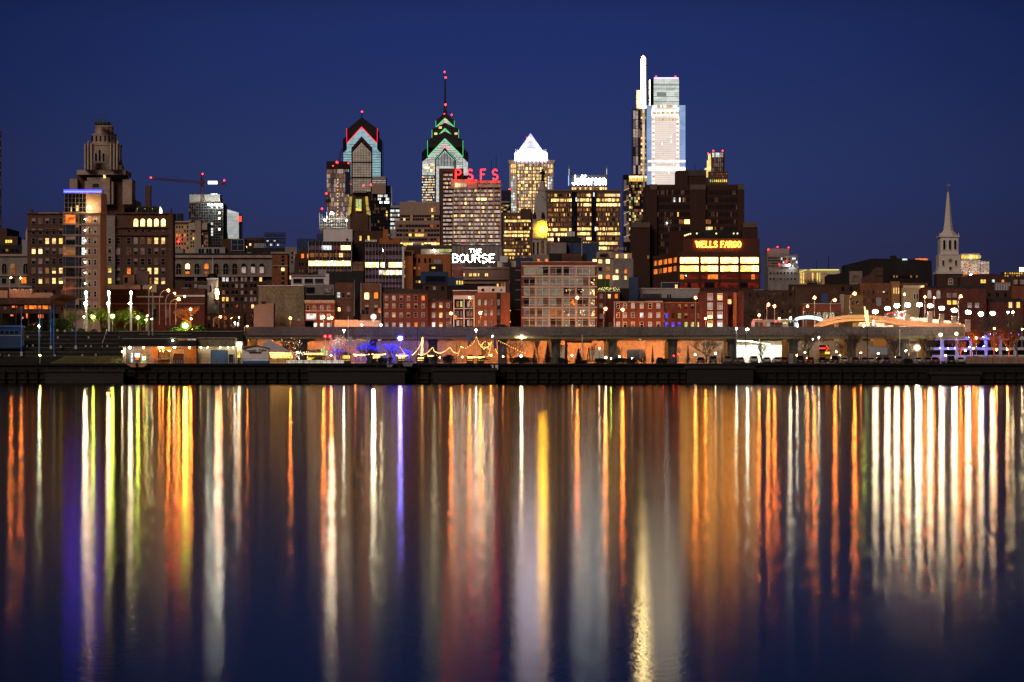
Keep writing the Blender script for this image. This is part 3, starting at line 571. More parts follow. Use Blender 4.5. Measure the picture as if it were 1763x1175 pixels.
# --- slab tower with the red letter sign
b = B('letter_sign_tower', 'pale slab tower of many floors carrying a red neon sign on its roof', 'tower', 812, 2300)
PSB = wall('limestone_pink', (.56, .43, .34), .12); BLIND = emi('lit_blind', (178, 152, 138), 1, .3, .35); WM['pb'] = BLIND; WM['pb2'] = emi('dim_blind', (112, 92, 82), 1, .35, .35)
b.box('spine', 757, 782, 291, BR_B, dep=30, dd=2); b.box('wall', 780, 862, 311, PSB, dep=24); b.box('roof_house', 776, 822, 309, PSB, yb=325, D=2296, dep=14)
b.office(780, 861, 324, 424, 14, 24, ov(pk(pb=8, pb2=7, w=.5, d=1), {(i, 2): 'h' for i in (12, 13, 14, 15, 16)} | {(i, 4-1): 'h' for i in (6,)} | {(i, 6): 'w' for i in (0, 1, 4, 5, 9)}), BR_B, .4, 0)
b.bars('pier', [(779.6+k*11.65, 781.4+k*11.65, 313, 424) for k in range(8)], PSB, dd=-1.4, th=1.6)
b.office(763, 779, 296, 424, 18, 6, ov(pk(pb=6, pb2=2, w=.3, d=.6), {}), DARK, .5, .08, dd=1.5)
b.grid(rng(786, 5, 4), (319,), 4, 6, ov(pk(pb=1), {(0, 0): 'h', (1, 0): 'w'}), D=2295); b.bars('ledge', [(822, 862, 315, 316.5), (822, 862, 322, 323.2)], PSB, dd=-2, th=2); b.office(823, 861, 316.5, 322, 1, 6, pk(pb2=2, k=2), PSB, .1, .1)
NEON = emi('red_neon', (255, 62, 52), 2.2); NEON.node_tree.nodes['Emission'].inputs[0].default_value = (1, .006, .008, 1); NEON.node_tree.nodes['Emission'].inputs[1].default_value = 22; NEON.cycles.emission_sampling = 'NONE'
for ch, x in (('P', 783.5), ('S', 804), ('F', 826.5), ('S', 847)):
    letters(b.r, ch, x, x+11, 292.5, 310, 2296, NEON, .09, -2, tube=True, name='letter'); letters(b.r, ch, x+1.7, x+9.6, 294.2, 308.6, 2296, emi('neon_core_%d' % x, (255, 120, 95), 1.2), .04, -2.4, tube=True, name='letter_core')
b.box('sign_board', 781, 798, 290.5, DARK, yb=311, D=2302, dep=1)
b.joined('sign_frame', [(783+k*5, 783.3+k*5, 300, 312) for k in range(16)], BLK, D=2300, dd=1); b.mast(854, 268, 293, .25); b.mast(846, 274, 293, .2)
b.done()
# --- pyramid topped tower
b = B('pyramid_tower', 'tower crowned by a glowing white pyramid', 'tower', 914, 3300)
PYR = emi('pyramid_light', (214, 212, 255), 1.5, .3, .12); PYB = emi('crown_white', (222, 216, 255), 18)
mb = MB(); a = P(913.5, 229, 3300); r = 22*3300/F; z = Z(261, 3300); cx = a.x; cyy = 3300+r+2
q = [(cx-r, cyy-r, z), (cx+r, cyy-r, z), (cx+r, cyy+r, z), (cx-r, cyy+r, z)]; ap = (cx, cyy, a.z)
for k in range(4): mb.poly([q[k], q[(k+1) % 4], ap])
part(b.r, 'pyramid', mb, PYR)
mb = MB()
for j in range(6):
    for i in range(j+1):
        t = .18+j*.115; p = Vector(ap).lerp(Vector((cx+(i-(j)/2)/max(1, 7)*2.0*r*(1/ .8), cyy-r, z)), t); p = Vector((cx+(i-j/2)*2.6*3300/F*.9, cyy-r*t, a.z+(z-a.z)*t)); w = .75*3300/F; mb.box(p.x-w, p.x+w, p.y-1.2, p.y-.1, p.z-w, p.z+w)
part(b.r, 'pyramid_opening', mb, emi('pyramid_blue', (110, 110, 215), 1), kind='stuff')
for s in (-1, 1): b.strip('ridge_light', [(913.5, 229), (913.5+s*22.3, 261)], .9, emi('ridge_blue_%d' % s, (150, 140, 255), 1.6), dd=8)
b.box('plinth', 893, 935, 260, PYB, yb=265, dep=22, dd=2); b.box('crown_stage', 886.5, 942, 264, PYB, yb=276, dep=26, dd=-1); b.joined('crown_column', [(887+k*5, 888.6+k*5, 265, 275) for k in range(12)], WHT, dd=-2, th=1)
for x in (888, 891, 937, 940): b.lathe('finial', x, [(.9, 266), (.5, 258), (.2, 256)], WHT, 5, 0, dy=2)
ML = wall('mellon_stone', (.62, .55, .46), .12); ML.name = 'tower_stone'
b.box('wall', 877, 953, 278, ML, dep=40, dd=2); b.ext('cornice', [(877, 283), (874, 276), (956, 276), (953, 283)], ML, 42, 0)
b.office(891, 941, 281, 368, 15, 17, ov(pk(w=5, h=2, pb=6, y=1, d=2), {}), ML, .34, .3, dd=.5)
b.office(880, 889, 303, 368, 14, 3, pk(b2=5, c=2), ML, .2, .1, dd=1); b.office(943, 951, 303, 368, 14, 3, pk(b2=5, c=2), ML, .2, .1, dd=1); b.grid((881, 884, 887, 944, 947, 950), (286, 295), 2, 6, pk(w=3, pb=1), dd=1)
b.joined('pilaster', [(889+k*6.6, 890.4+k*6.6, 278, 368) for k in range(9)], ML, dd=-2.5, th=2); b.lamp(907, 236, 'beacon', .9, dd=12, name='beacon'); b.done()
b = B('black_office_strip', 'dark office block with a thin white roof line behind the pale slab tower', 'building', 868, 3000); b.box('wall', 860, 880, 328, G_B, dep=12, dd=1); b.bars('roof_line', [(860, 877, 347, 349)], ST_P); b.office(860, 878, 352, 366, 4, 7, pk(k=5, d=2, g=2), DARK, .3, .1); b.lamp(877, 326, 'beacon', .9, name='beacon'); b.done()
b = B('bronze_office', 'brown office block with warm lit floors left of the clock tower', 'building', 892, 2250)
BRZ = wall('bronze_cladding', (.16, .11, .085), .2)
b.box('wall', 866, 917, 366, BRZ, dep=24, dd=1); b.box('penthouse', 896, 915, 360, BR_B, yb=378, D=2246, dep=12); b.office(866.5, 916, 370, 446, 12, 22, ov(pk(d=5, d2=6, w=2, y=1, sd=4), {(i, j): R.choice(['h', 'w', 'y', 'w']) for j in (1, 4, 5) for i in range(1, 20)} | {(i, j): R.choice(['y', 'w', 'd']) for j in (9, 10) for i in range(1, 9)}), BRZ, .42, .16); b.bars('pier', [(866, 867.5, 368, 446), (879.5, 880.5, 372, 446), (890, 891, 372, 446), (901, 902, 372, 446), (914, 917, 366, 446)], BRZ, dd=-.9); b.done()
# --- clock tower with statue
b = B('clock_tower', 'pale stone domed clock tower with a glowing yellow clock face', 'tower', 934, 2900)
CT = wall('pale_granite', (.4, .39, .4), .15)
b.box('shaft', 915.5, 953, 384, CT, D=2900, dep=17, yb=470); b.box('lower_cornice', 914, 954, 408, ST_P, yb=411, D=2898.5, dep=20); b.box('clock_stage', 917, 951, 378, CT, yb=409, D=2899, dep=17); b.ext('arch_hood', [(920, 384), (926, 379.5), (934.5, 377.5), (943, 379.5), (949, 384), (949, 386), (943, 382), (934.5, 380), (926, 382), (920, 386)], ST_P, 2, -2.5)
mb = MB(); c = P(934.5, 395.3, 2896.5); r = 7.4*2896/F; mb.prism([c+Vector((r*math.cos(t*math.pi/16), 0, r*math.sin(t*math.pi/16))) for t in range(32)], 0, vec=(0, 1, 0)); cf = part(b.r, 'clock_face', mb, emi('clock_light', (1, .5, .006), 75, 0, 1, True, raw=True))
mb = MB(); mb.hexa([c+Vector(v) for v in ((-.12, -.3, -.2), (.12, -.3, -.2), (.12, -.1, -.2), (-.12, -.1, -.2), (-.05, -.3, 2.9), (.05, -.3, 2.9), (.05, -.1, 2.9), (-.05, -.1, 2.9))]); mb.hexa([c+Vector(v) for v in ((-.2, -.3, -.12), (2, -.3, -.9), (2, -.1, -.9), (-.2, -.1, -.12), (-.2, -.3, .12), (2, -.3, -.75), (2, -.1, -.75), (-.2, -.1, .12))]); part(b.r, 'clock_hand', mb, BLK)
mb = MB()
for t in range(32):
    t0, t1 = t*math.pi/16, (t+1)*math.pi/16; q = [(math.cos(t0), math.sin(t0)), (math.cos(t1), math.sin(t1))]
    mb.hexa([c+Vector((q[0][0]*r, -.6, q[0][1]*r)), c+Vector((q[1][0]*r, -.6, q[1][1]*r)), c+Vector((q[1][0]*r, .5, q[1][1]*r)), c+Vector((q[0][0]*r, .5, q[0][1]*r)), c+Vector((q[0][0]*r*1.13, -.6, q[0][1]*r*1.13)), c+Vector((q[1][0]*r*1.13, -.6, q[1][1]*r*1.13)), c+Vector((q[1][0]*r*1.13, .5, q[1][1]*r*1.13)), c+Vector((q[0][0]*r*1.13, .5, q[0][1]*r*1.13))])
part(b.r, 'clock_rim', mb, GOLD)
b.lathe('dome', 934.5, [(18.5, 380), (18, 372), (17.5, 366), (16, 355), (13.5, 344), (10.5, 335), (8.5, 329)], CT, 8, .5, 2900, 9); b.lathe('dome_ring', 934.5, [(9, 329), (9.5, 326), (8, 324)], ST_P, 12, 0, 2900, 9); b.lathe('pedestal', 934.5, [(7.5, 325), (5.5, 320), (4.2, 316), (3.4, 312)], CT, 10, 0, 2900, 9)
for x in (920, 934.5, 949): b.lathe('dormer', x, [(2.6, 377), (2.6, 370), (.6, 365)], BLK, 6, 0, 2900, -1 if x == 934.5 else 2)
for x in (919, 926): b.win(x, 428, 3.2, 22, 'k', ST_P, True, D=2900)
b.win(934, 425, 6, 24, 'd2', ST_P, True, D=2900, solo=True); b.win(942.5, 428, 3.2, 22, 'k', ST_P, True, D=2900)
b.win(934.5, 340, 2.6, 3, 'd2', None, dd=-1)
b.done()
st = B('bronze_statue', 'dark bronze figure standing on top of the clock tower dome', 'statue', 934.3, 2909, Z(312.5, 2909))
def fig(cx, zb, hgt, D):
    mb = MB(); c = Vector((cx, D, zb)); s = hgt
    mb.lathe([(.13*s, zb), (.14*s, zb+.05*s), (.115*s, zb+.3*s), (.1*s, zb+.5*s), (.13*s, zb+.62*s), (.15*s, zb+.74*s), (.12*s, zb+.82*s), (.05*s, zb+.85*s), (.045*s, zb+.87*s), (.07*s, zb+.91*s), (.07*s, zb+.96*s), (.03*s, zb+s)], (cx, D), 10)
    mb.tube([c+Vector((-.14*s, 0, .76*s)), c+Vector((-.2*s, -.03*s, .6*s)), c+Vector((-.19*s, -.1*s, .46*s))], .045*s, 6, 0, .03*s); mb.tube([c+Vector((.14*s, 0, .76*s)), c+Vector((.19*s, -.04*s, .6*s)), c+Vector((.15*s, -.12*s, .5*s))], .045*s, 6, 0, .03*s)
    mb.lathe([(.11*s, zb+.945*s), (.11*s, zb+.955*s)], (cx, D), 10); return mb
part(st.r, 'figure', fig(X(934.3, 2909), Z(312.6, 2909), 21.5*2909/F, 2909), BLK, True)
# --- office slab with the white name sign on its roof
b = B('banded_office', 'wide brown office slab with warm lit floors under a white roof sign', 'building', 1005, 2200)
BZ2 = wall('bronze_panel', (.2, .13, .095), .15)
b.box('wall', 942.5, 1068, 328, BZ2, dep=26, dd=1); b.box('roof_edge', 942, 1068.5, 327, BZ2, yb=330, D=2199, dep=26)
f0 = pk(d=6, d2=6, sd=4, w=1.4, y=.8)
def fl(lit): return {(i, j): R.choice(k) for j, (a, e, k) in lit.items() for i in range(a, e)}
hw = ['h', 'w', 'w', 'y', 'd']
b.office(943, 984, 330.5, 415, 10, 21, ov(f0, fl({1: (3, 21, hw), 7: (0, 21, hw), 8: (0, 20, ['w', 'h', 'd']), 9: (0, 10, ['h', 'w'])})), BZ2, .44, .12); b.office(994, 1018, 330.5, 430, 12, 12, ov(f0, fl({0: (8, 12, hw), 1: (2, 12, hw), 2: (6, 12, ['h', 'w']), 7: (0, 12, hw), 8: (0, 12, hw), 9: (8, 12, ['h'])})), BZ2, .44, .12)
b.office(1027, 1067.5, 330.5, 430, 12, 20, ov(f0, fl({0: (7, 20, ['d', 'w']), 1: (0, 20, hw), 2: (0, 20, ['h', 'w', 'h']), 7: (0, 17, hw), 8: (0, 20, hw), 10: (2, 18, ['h', 'w']), 11: (2, 9, ['h', 'w'])})), BZ2, .44, .12)
for x0, x1 in ((985, 993.5), (1018.5, 1026.5)): b.office(x0, x1, 330.5, 415, 10, 3, pk(k=8, bg=2, c=.7), G_K, .15, .1)
b.box('sign_base', 983, 1045, 319.5, BR_B, yb=329, D=2204, dep=14); b.grid(rng(986, 4.4, 14), (325,), 3, 4, pk(w=3, h=1, d=2), D=2203.5); b.box('sign_board', 980, 1046, 301, DARK, yb=320, D=2203, dep=3)
SGW = emi('sign_white', (225, 240, 255), 30, 0, 1, True)
letters(b.r, 'Jefferson', 985, 1043.5, 302.5, 318.5, 2202, SGW, .075, -1, gap=.1)
for x in (980, 1045): b.mast(x, 284, 303, .55, D=2203, mat=STEEL); b.strip('light_strip', [(x, 290), (x, 303)], 1.1, emi('mast_glow_%d' % x, (235, 225, 215), .8), D=2203, dd=6)
b.strip('light_strip', [(979, 303), (979, 320)], 1.4, emi('edge_blue', (150, 190, 255), 1.6), D=2202); b.lamp(1061, 335, emi('blue_spark', (90, 120, 255), 2), 1.2, name='sign_lamp'); b.done()
# --- the tallest pair on the right
b = B('blade_tower', 'dark glass tower with a blazing white vertical blade of light at its edge', 'tower', 1100, 3700)
b.box('shaft', 1088.5, 1113, 187, G_B, dep=40, dd=2); b.box('shoulder', 1096, 1104, 155, ST_G, dep=24, dd=6); b.office(1090, 1103, 190, 300, 7, 3, pk(b=2, b2=3, bg=1), DARK, .06, .12); b.joined('edge_room', [], WM['w']) if False else None
b.office(1103, 1106, 190, 300, 22, 1, pk(d=3, w=2, k=2), ST_B, .25, 0, dd=-.5)
BL = emi('blade_light', (255, 228, 165), 20, .15, .1); b.ext('light_blade', [(1103.6, 186), (1103.8, 102), (1105.2, 98), (1107.5, 96.8), (1109.6, 98), (1111.2, 102), (1111.5, 186)], BL, 6, -2); b.ext('blade_tail', [(1106, 380), (1106, 186), (1110, 186), (1109, 380)], emi('tail_light', (180, 165, 140), 1, .5, .05), 3, -2)
b.box('shaft_east', 1110, 1116, 200, G_B, dep=20, dd=3); b.office(1110, 1114, 215, 230, 4, 1, pk(y=1, d=1), ST_B, .2, 0, dd=2.5)
b.box('podium', 1072, 1107, 303, G_K, dep=40, dd=-18); b.office(1082, 1106, 304, 418, 22, 8, ov(pk(k=5, d=2, g=2, w=1.2, d2=3), {(i, 0): 'h' for i in range(8)} | {(i, 1): 'y' for i in range(8)}), DARK, .2, .12, dd=-19)
b.office(1073, 1081.5, 312, 418, 12, 2, pk(b=2, bg=2), ST_G, .05, .1, dd=-19); b.strip('brace', [(1082, 348), (1106, 330)], .6, ST_P, dd=-21); b.strip('brace', [(1082, 372), (1106, 372)], .6, ST_P, dd=-21)
for k in range(5): b.strip('brace', [(1073, 330+k*20), (1082, 326+k*20)], .8, emi('edge_lamp_%d' % k, (225, 190, 140), 1), dd=-21)
b.strip('brace', [(1082, 400), (1106, 372)], .6, ST_P, dd=-21); b.lamp(1107.5, 96.3, 'beacon', .8, dd=0, name='beacon'); b.done()
b = B('bright_glass_tower', 'brightest glass skyscraper with a glowing white top and pale blue edges', 'tower', 1147, 3600)
WM.update(cc=emi('tower_pink_glass', (.8, .67, .6), 1.12, .06, .05, raw=True), cb=emi('tower_blue_glass', (138, 164, 208), 1, .12, .05), cw=emi('tower_lit_floor', (255, 240, 215), 1.6, .35, .3), ct=emi('tower_crown', (206, 216, 206), 1, .16, .1), cd=emi('tower_crown_dim', (120, 134, 130), 1, .1, .1), ck=emi('tower_tan', (196, 164, 128), 1, .4, .3))
b.box('shaft', 1113.5, 1180, 181.5, G_B, dep=50, dd=2); b.box('crown_core', 1126, 1168.5, 133.5, GREYP, yb=182, dep=40, dd=3)
b.office(1125.5, 1169, 136, 182, 12, 16, ov(lambda i, j: 'cd' if (j in (6, 7) and 1 < i < 8) else 'ct', {}), ST_G, .06, .06, dd=1)
b.bars('crown_band', [(1125.5, 1169, 145.5, 147), (1125.5, 1169, 153, 154), (1125.5, 1169, 166, 167), (1125.5, 1169, 175, 176)], WHT, dd=-.5, th=.8); b.strip('crown_light', [(1126, 135), (1168, 135)], 2.2, emi('crown_violet', (222, 205, 255), 1.8), dd=-2)
b.box('shade_edge', 1119.5, 1125.5, 136, G_K, yb=182, dep=20, dd=4)
def ccp(i, j):
    x = i+.5
    if j in (0,): return R.choice(['ck', 'ck', 'cw']) if 5 < x < 27 else 'cb'
    if j in (2, 4): return ('cw' if 4 < x < 28 else 'cb')
    if j == 3: return ('ck' if int(x) % 4 else 'cw') if 4 < x < 28 else 'cb'
    if j == 6 and 4 < x < 27: return 'ck' if int(x) % 3 else 'cc'
    if j in (25, 28, 29): return 'cw' if x > 1 else 'cb'
    if x < 4.5 or x > 28.5: return 'cb'
    if 4.5 < x < 7.3 or 26 < x < 28.5: return ['ck', 'cw', 'cc', 'cw'][j % 4]
    return 'cc' if R.random() < .988 else 'cw'
b.office(1113.5, 1180, 181.5, 325, 38, 34, ccp, GREYP, .05, .05)
for x in (1130, 1163): b.lamp(x, 131.5, 'beacon', 1.1, dd=4, name='beacon')
b.done()
b = B('stepped_lit_tower', 'small stepped tower with cream lit corners above the brown tower', 'tower', 1233, 2700)
b.box('shaft', 1222, 1248, 263, BR_B, yb=320, dep=20); b.box('base', 1219, 1253, 296, BR_B, dep=24, dd=-2); b.office(1226, 1245, 272, 296, 3, 6, pk(b=1, d2=1), DARK, .1, .3); b.office(1226, 1245, 262.5, 271, 1, 6, pk(c=1, b2=1), ST_G, .1, .2, dd=-.4); b.office(1221, 1252, 297, 310, 3, 10, pk(d2=3, d=1), BR_B, .4, .3, dd=-2.3); b.grid(rng(1223, 3.4, 9), (312,), 2, 4, pk(y=2, g=2), dd=-2.3)
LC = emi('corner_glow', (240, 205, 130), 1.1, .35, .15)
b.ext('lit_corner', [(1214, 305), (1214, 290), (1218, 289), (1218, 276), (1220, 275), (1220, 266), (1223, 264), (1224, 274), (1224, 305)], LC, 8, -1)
for x in (1219, 1228, 1244): b.lamp(x, 260 if x > 1220 else 265, 'beacon', 1.1, name='beacon')
b.done()
# --- brown tower and the bank building in front
b = B('brown_office_tower', 'big dark brown office tower with three blank piers', 'tower', 1196, 1350)
b.box('wall', 1112, 1281, 318, BR_T, dep=30, dd=1); b.box('lift_house', 1165, 1216, 294, BR_T, yb=320, D=1354, dep=16); b.box('lift_house_step', 1164, 1184, 299, BR_T, yb=320, D=1353, dep=10); b.box('concrete_cap', 1184, 1216, 293, CONC_D, yb=303, D=1353.6, dep=10)
PALEC = wall('pale_cap', (.16, .12, .1), .15)
for x0, x1 in ((1119, 1131), (1188, 1214.5), (1270, 1281)): b.box('pier', x0, x1, 318, BR_T, dep=3, dd=-1.5); b.box('pier_cap', x0, x1, 318.5, PALEC, yb=327, dep=2, dd=-1.7)
b.box('wing', 1087, 1119, 384, BR_T, D=1342, dep=14); b.box('wing_cap', 1087, 1119, 383, PALEC, yb=392, D=1341.5, dep=10); b.box('wing', 1280, 1304.5, 384, BR_T, D=1346, dep=20); b.box('wing_cap', 1280, 1304.5, 383, PALEC, yb=392, D=1345.5, dep=10)
f1 = pk(sd=16, d2=2.5, d=.12)
b.office(1131.5, 1187.5, 323, 474, 12, 18, ov(f1, {(i, 4): 'h' for i in (16, 17, 15)} | {(12, 4): 'd', (13, 4): 'd', (14, 4): 'd', (11, 3): 'y', (9, 1): 'c', (12, 1): 'c', (14, 1): 'd'}), BR_T, .4, .2); b.office(1215, 1269.5, 323, 474, 12, 18, ov(f1, {(i, 5): 'w' for i in (0, 1, 2)} | {(3, 5): 'y', (0, 4): 'd', (1, 4): 'd', (2, 4): 'd', (5, 5): 'd'}), BR_T, .4, .2); b.lamp(1148, 384, 'cool', .6, name='lamp')
for x in (1116, 1116, 1116): b.win(x, 443, 3, 5, 'd', None, D=1340)
b.mast(1198, 280, 294, .15); b.mast(1209, 286, 294, .12); b.done()
b = B('bank_building', 'dark brick bank building with an orange lit name sign over bright window bands', 'building', 1236, 1150)
WM.update(bh=emi('bank_room_bright', (1, .45, .1), 6, .55, .9, raw=True), bw=emi('bank_room_warm', (1, .38, .06), 3.4, .8, .6, raw=True)); BKB = wall('bank_brick', (.1, .036, .026), .2)
mb = MB(); dz = [Vector((X(1168, 1150), 1150, 0)), Vector((X(1308, 1150), 1150, 0)), Vector((X(1308, 1150), 1185, 0)), Vector((X(1124, 1195), 1195, 0))]
mb.hexa([v+Vector((0, 0, GZ)) for v in dz]+[v+Vector((0, 0, Z(434, 1150))) for v in dz]); part(b.r, 'wall', mb, BKB)
up = [Vector((X(1196, 1158), 1158, 0)), Vector((X(1281, 1158), 1158, 0)), Vector((X(1281, 1158), 1180, 0)), Vector((X(1152, 1192), 1192, 0))]
mb = MB(); mb.hexa([v+Vector((0, 0, Z(436, 1150))) for v in up]+[v+Vector((0, 0, Z(397, 1158))) for v in up]); part(b.r, 'upper_block', mb, BKB)
b.box('sign_parapet', 1176, 1308, 411, BKB, yb=437, D=1151, dep=3); b.box('roof_house', 1190, 1276, 396, DARK, yb=413, D=1157, dep=2)
bx = [(1171, 1202.5), (1207, 1236), (1240.5, 1270.5), (1275, 1306)]
for x0, x1 in bx:
    for j, (y0, y1) in enumerate(((443.5, 453.5), (458, 467.5), (473, 481), (487, 495.5))):
        n = 5; w = (x1-x0)/n
        for k in range(n):
            key = ['bh', R.choice(['bh', 'bw', 'bh', 'bw']), R.choice(['r', 'r', 'r', 'r', 'o']), R.choice(['r', 'r', 'r', 'k', 'r'])][j]
            b.win(x0+w*(k+.5), (y0+y1)/2, w-.12, y1-y0, key, None, dd=-.02, solo=True)
        b.bars('lintel', [(x0-1.5, x1+1.5, y0-1.2, y0)], BKB, dd=-.3, th=.4)
b.bars('pier', [(1167.5, 1170, 437, 500), (1203.4, 1206.2, 437, 500), (1237, 1239.8, 437, 500), (1271.2, 1274.2, 437, 500), (1306.5, 1309, 437, 500)], BKB, dd=-.5, th=.7)
e0, e1 = Vector((X(1168, 1150), 1150, 0)), Vector((X(1124, 1195), 1195, 0)); dv = (e1-e0)
for k in range(5):
    for j, y in enumerate((447, 462)):
        for q in range(3):
            t0 = .06+k*.19+q*.045; a = e0+dv*t0; c2 = e0+dv*(t0+.035); nrm = Vector((dv.y, -dv.x, 0)).normalized()*-1; nrm = Vector((-abs(dv.y), dv.x, 0)).normalized()*.1
            if nrm.y > 0: nrm = -nrm
            mb = b.j.setdefault(('side_window', 'o' if R.random() < .7 else 'd'), MB()); z0, z1 = Z(y+4.5, 1150), Z(y-4, 1150); mb.hexa([Vector((p.x, p.y, z)) for z in (z0, z1) for p in (a+nrm, c2+nrm, c2-nrm, a-nrm)])
SGO = emi('sign_amber', (1, .3, .025), 14, 0, 1, True, raw=True)
letters(b.r, 'WELLS FARGO', 1198.5, 1275.5, 416.3, 425.8, 1151, SGO, .17, -.55, serif=True, gap=.16)
for x, y in ((1179, 406), (1182, 405), (1185, 404), (1188.5, 403), (1199.5, 402.5), (1233, 402.5), (1263, 402.5), (1269.5, 402.5)): b.lamp(x, y, emi('roof_lamp_%d' % x, (245, 225, 140), 3), 1.3, 1156, name='roof_lamp')
b.lamp(1221, 394, 'grn', .8, 1156, name='roof_lamp'); b.lamp(1181, 475, 'grn', .6, 1149, name='sign_lamp'); b.done()
# ================================================================ the old town in front
f_old = pk(k=6, d2=2, b=1.2, d=.5)
# --- left: dark brick block, glass corner tower, brick hotel
b = B('brick_apartment_block', 'dark brick block with lit sash windows left of the glass cornered tower', 'building', 78, 960)
b.box('wall', 47, 110, 368, BR_B, dep=10); b.bars('cornice', [(46, 109, 366, 369), (47, 108, 396.5, 398.5), (47, 108, 494, 495.5)], BR_B, dd=-.5, th=.8); b.box('corner_pier', 50, 55, 361, BR_B, yb=368, dep=2, dd=-.2); b.bars('lit_coping', [(67, 103, 366.6, 367.8)], ST_P, dd=-.8)
ys = [381, 399, 415.5, 432.5, 450, 466.5, 484, 503]
lit = {(2, 2): 'w', (3, 2): 'w', (4, 2): 'y', (0, 3): 'h', (1, 3): 'h', (3, 5): 'w', (4, 5): 'w', (2, 5): 'd', (1, 6): 'w', (3, 6): 'w', (4, 6): 'h', (2, 6): 'd', (0, 5): 'd2'}
b.grid(rng(58, 11.7, 5), ys, 6, 9.5, ov(pk(k=5, b=1, d2=1), lit), fr=ST_G, sash='h', t=.6); b.done()
b = B('arched_hall', 'pale stone hall with arched windows at the left edge', 'building', 22, 1010)
b.box('wall', -30, 47, 440, ST_G, dep=8); b.box('attic', -30, 47, 422, ROOFD, yb=440, dep=6, D=1016); b.bars('cornice', [(-30, 47.5, 438, 441.5), (-30, 47, 474, 476)], ST_B, dd=-.7, th=1)
b.grid((7.5, 22, 44), (463,), 8, 18, ov(pk(k=1), {(1, 0): 'd'}), fr=ST_B, arch=True, sash='v', t=.8); b.grid((7, 22), (484,), 8, 9, pk(k=1), fr=ST_B, t=.6); b.win(41, 483, 9, 11, 'o', BR_D, sash='v'); b.grid((5, 12, 20, 28), (431,), 4, 4, pk(k=3, d=1), D=1015.5); b.box('roof_house', 38, 48, 413, GREYP, yb=440, dep=4, D=1012); b.done()
b = B('glass_corner_tower', 'slim apartment tower with a blue light strip and a glazed corner', 'tower', 145, 900)
b.box('wall', 147.5, 172.5, 366, STUC, dep=14); b.box('core', 109, 148, 368, STUC, dep=13, dd=1); b.box('penthouse', 147.5, 173.5, 331, STUC, yb=367, dep=13, dd=.5); b.box('penthouse_glass', 110.5, 148, 333, G_K, yb=366, dep=12, dd=1); b.bars('roof_slab', [(109.5, 175, 326.5, 328.6), (108, 173, 365.5, 367.6)], STUC, dd=-.6, th=6)
mb = MB(); c = P(110, 330, 898.6); mb.box(X(110, 898.6), X(174.5, 898.6), 898.4, 899, Z(331.6, 898.6), Z(328.7, 898.6)); part(b.r, 'light_strip', mb, LK['strip'])
b.box('ledge', 108.8, 175.5, 331.9, STUC, yb=332.7, D=897.6, dep=3)  # added, keeps the strip's light off the penthouse below
b.joined('glazing_bar', [(110.5+k*6.2, 110.9+k*6.2, 333, 366) for k in range(7)]+[(110.5, 148, 333+k*8, 333.4+k*8) for k in range(5)], STEEL, dd=.6, th=.5); b.win(122, 360, 2, 8, 'w', None, dd=.8); b.win(132.5, 358.5, 3.5, 10, 'w', None, dd=.8, solo=True); b.win(165, 353, 0.1, .1, 'k')
mb = MB(); mb.ball(P(154, 357.5, 899)+Vector((0, -.5, 0)), .35, 0); part(b.r, 'wall_lamp', mb, LM('wall_flood', (1, .62, .25), 220))
for k in range(9):
    y = 368+k*18.35
    b.bars('slab', [(108, 172.8, y-.4, y+1.2)], STUC, dd=-.35, th=.8)
    for q, (x0, x1) in enumerate(((108.8, 112.6), (113, 129.6), (130, 135.4))):
        key = 'bg' if R.random() < .8 else 'k'
        if k == 0: key = ['d', 'o', 'd2'][q]
        if k == 3 and q < 2: key = 'd'
        b.win((x0+x1)/2, y+9.5, x1-x0, 15, key, STEEL, t=.25, dd=.2, sash='h')
    b.box('balcony_recess', 136, 147, y+2, DARK, yb=y+17, dep=.3, dd=.85); b.win(143, y+10, 5.5, 13, 'c' if k in (2, 3) else R.choice(['k', 'b', 'bg']), STEEL, t=.3, dd=.8, sash='v')
    b.joined('balcony_rail', [(135.5, 147.5, y+12, y+12.4), (135.5, 147.5, y+16.4, y+16.8)]+[(135.5+q*1.7, 135.7+q*1.7, y+12, y+16.6) for q in range(8)], BLK, dd=-.5, th=.08)
    b.lamp(146.3, y+10.5 if k else 378, 'ewht', .8, dd=-.2, name='balcony_lamp')
    for x in (154, 164): b.win(x, y+10.5, 4, 9, 'o' if (k == 0 and x == 154) else R.choice(['k', 'bg', 'k']), WHT, t=.45, sash='h')
b.done()
b = B('brick_hotel', 'large dark brick block with five bright arched windows on its top floor', 'building', 240, 980)
b.box('wall', 198, 292, 367, BR_B, dep=8); b.box('pale_wing', 184, 199, 372, ST_G, dep=8, dd=-1.5); b.box('corner_pier', 290, 298, 369, BR_B, dep=7, dd=-.6); b.bars('cornice', [(198, 298, 366, 368.5), (198, 292, 391, 393), (198, 292, 404.5, 406)], BR_O if False else BR_B, dd=-.8, th=1)
b.grid(rng(234, 11.8, 5), (383.5,), 7.5, 13, pk(h=1), fr=ST_B, arch=True, t=.7, sash='v', solo=True)
ys = [415, 433, 451, 467, 484]
lit = {(5, 0): 'w', (6, 0): 'w', (4, 0): 'd', (3, 0): 'd2', (4, 3): 'w', (5, 3): 'w', (1, 3): 'o', (4, 4): 'd', (5, 4): 'w', (6, 4): 'w'}
b.grid([203.5]+rng(222, 11.8, 6), ys, 6.2, 10.5, ov(pk(k=5, b=1.5, d2=1), lit), fr=ST_G, sash='h', t=.6); b.grid((189,), (415, 431, 446, 465, 484), 5.5, 9, ov(pk(k=1), {(0, 3): 'y', (0, 4): 'y'}), fr=ST_P, sash='h', D=978.5, solo=True)
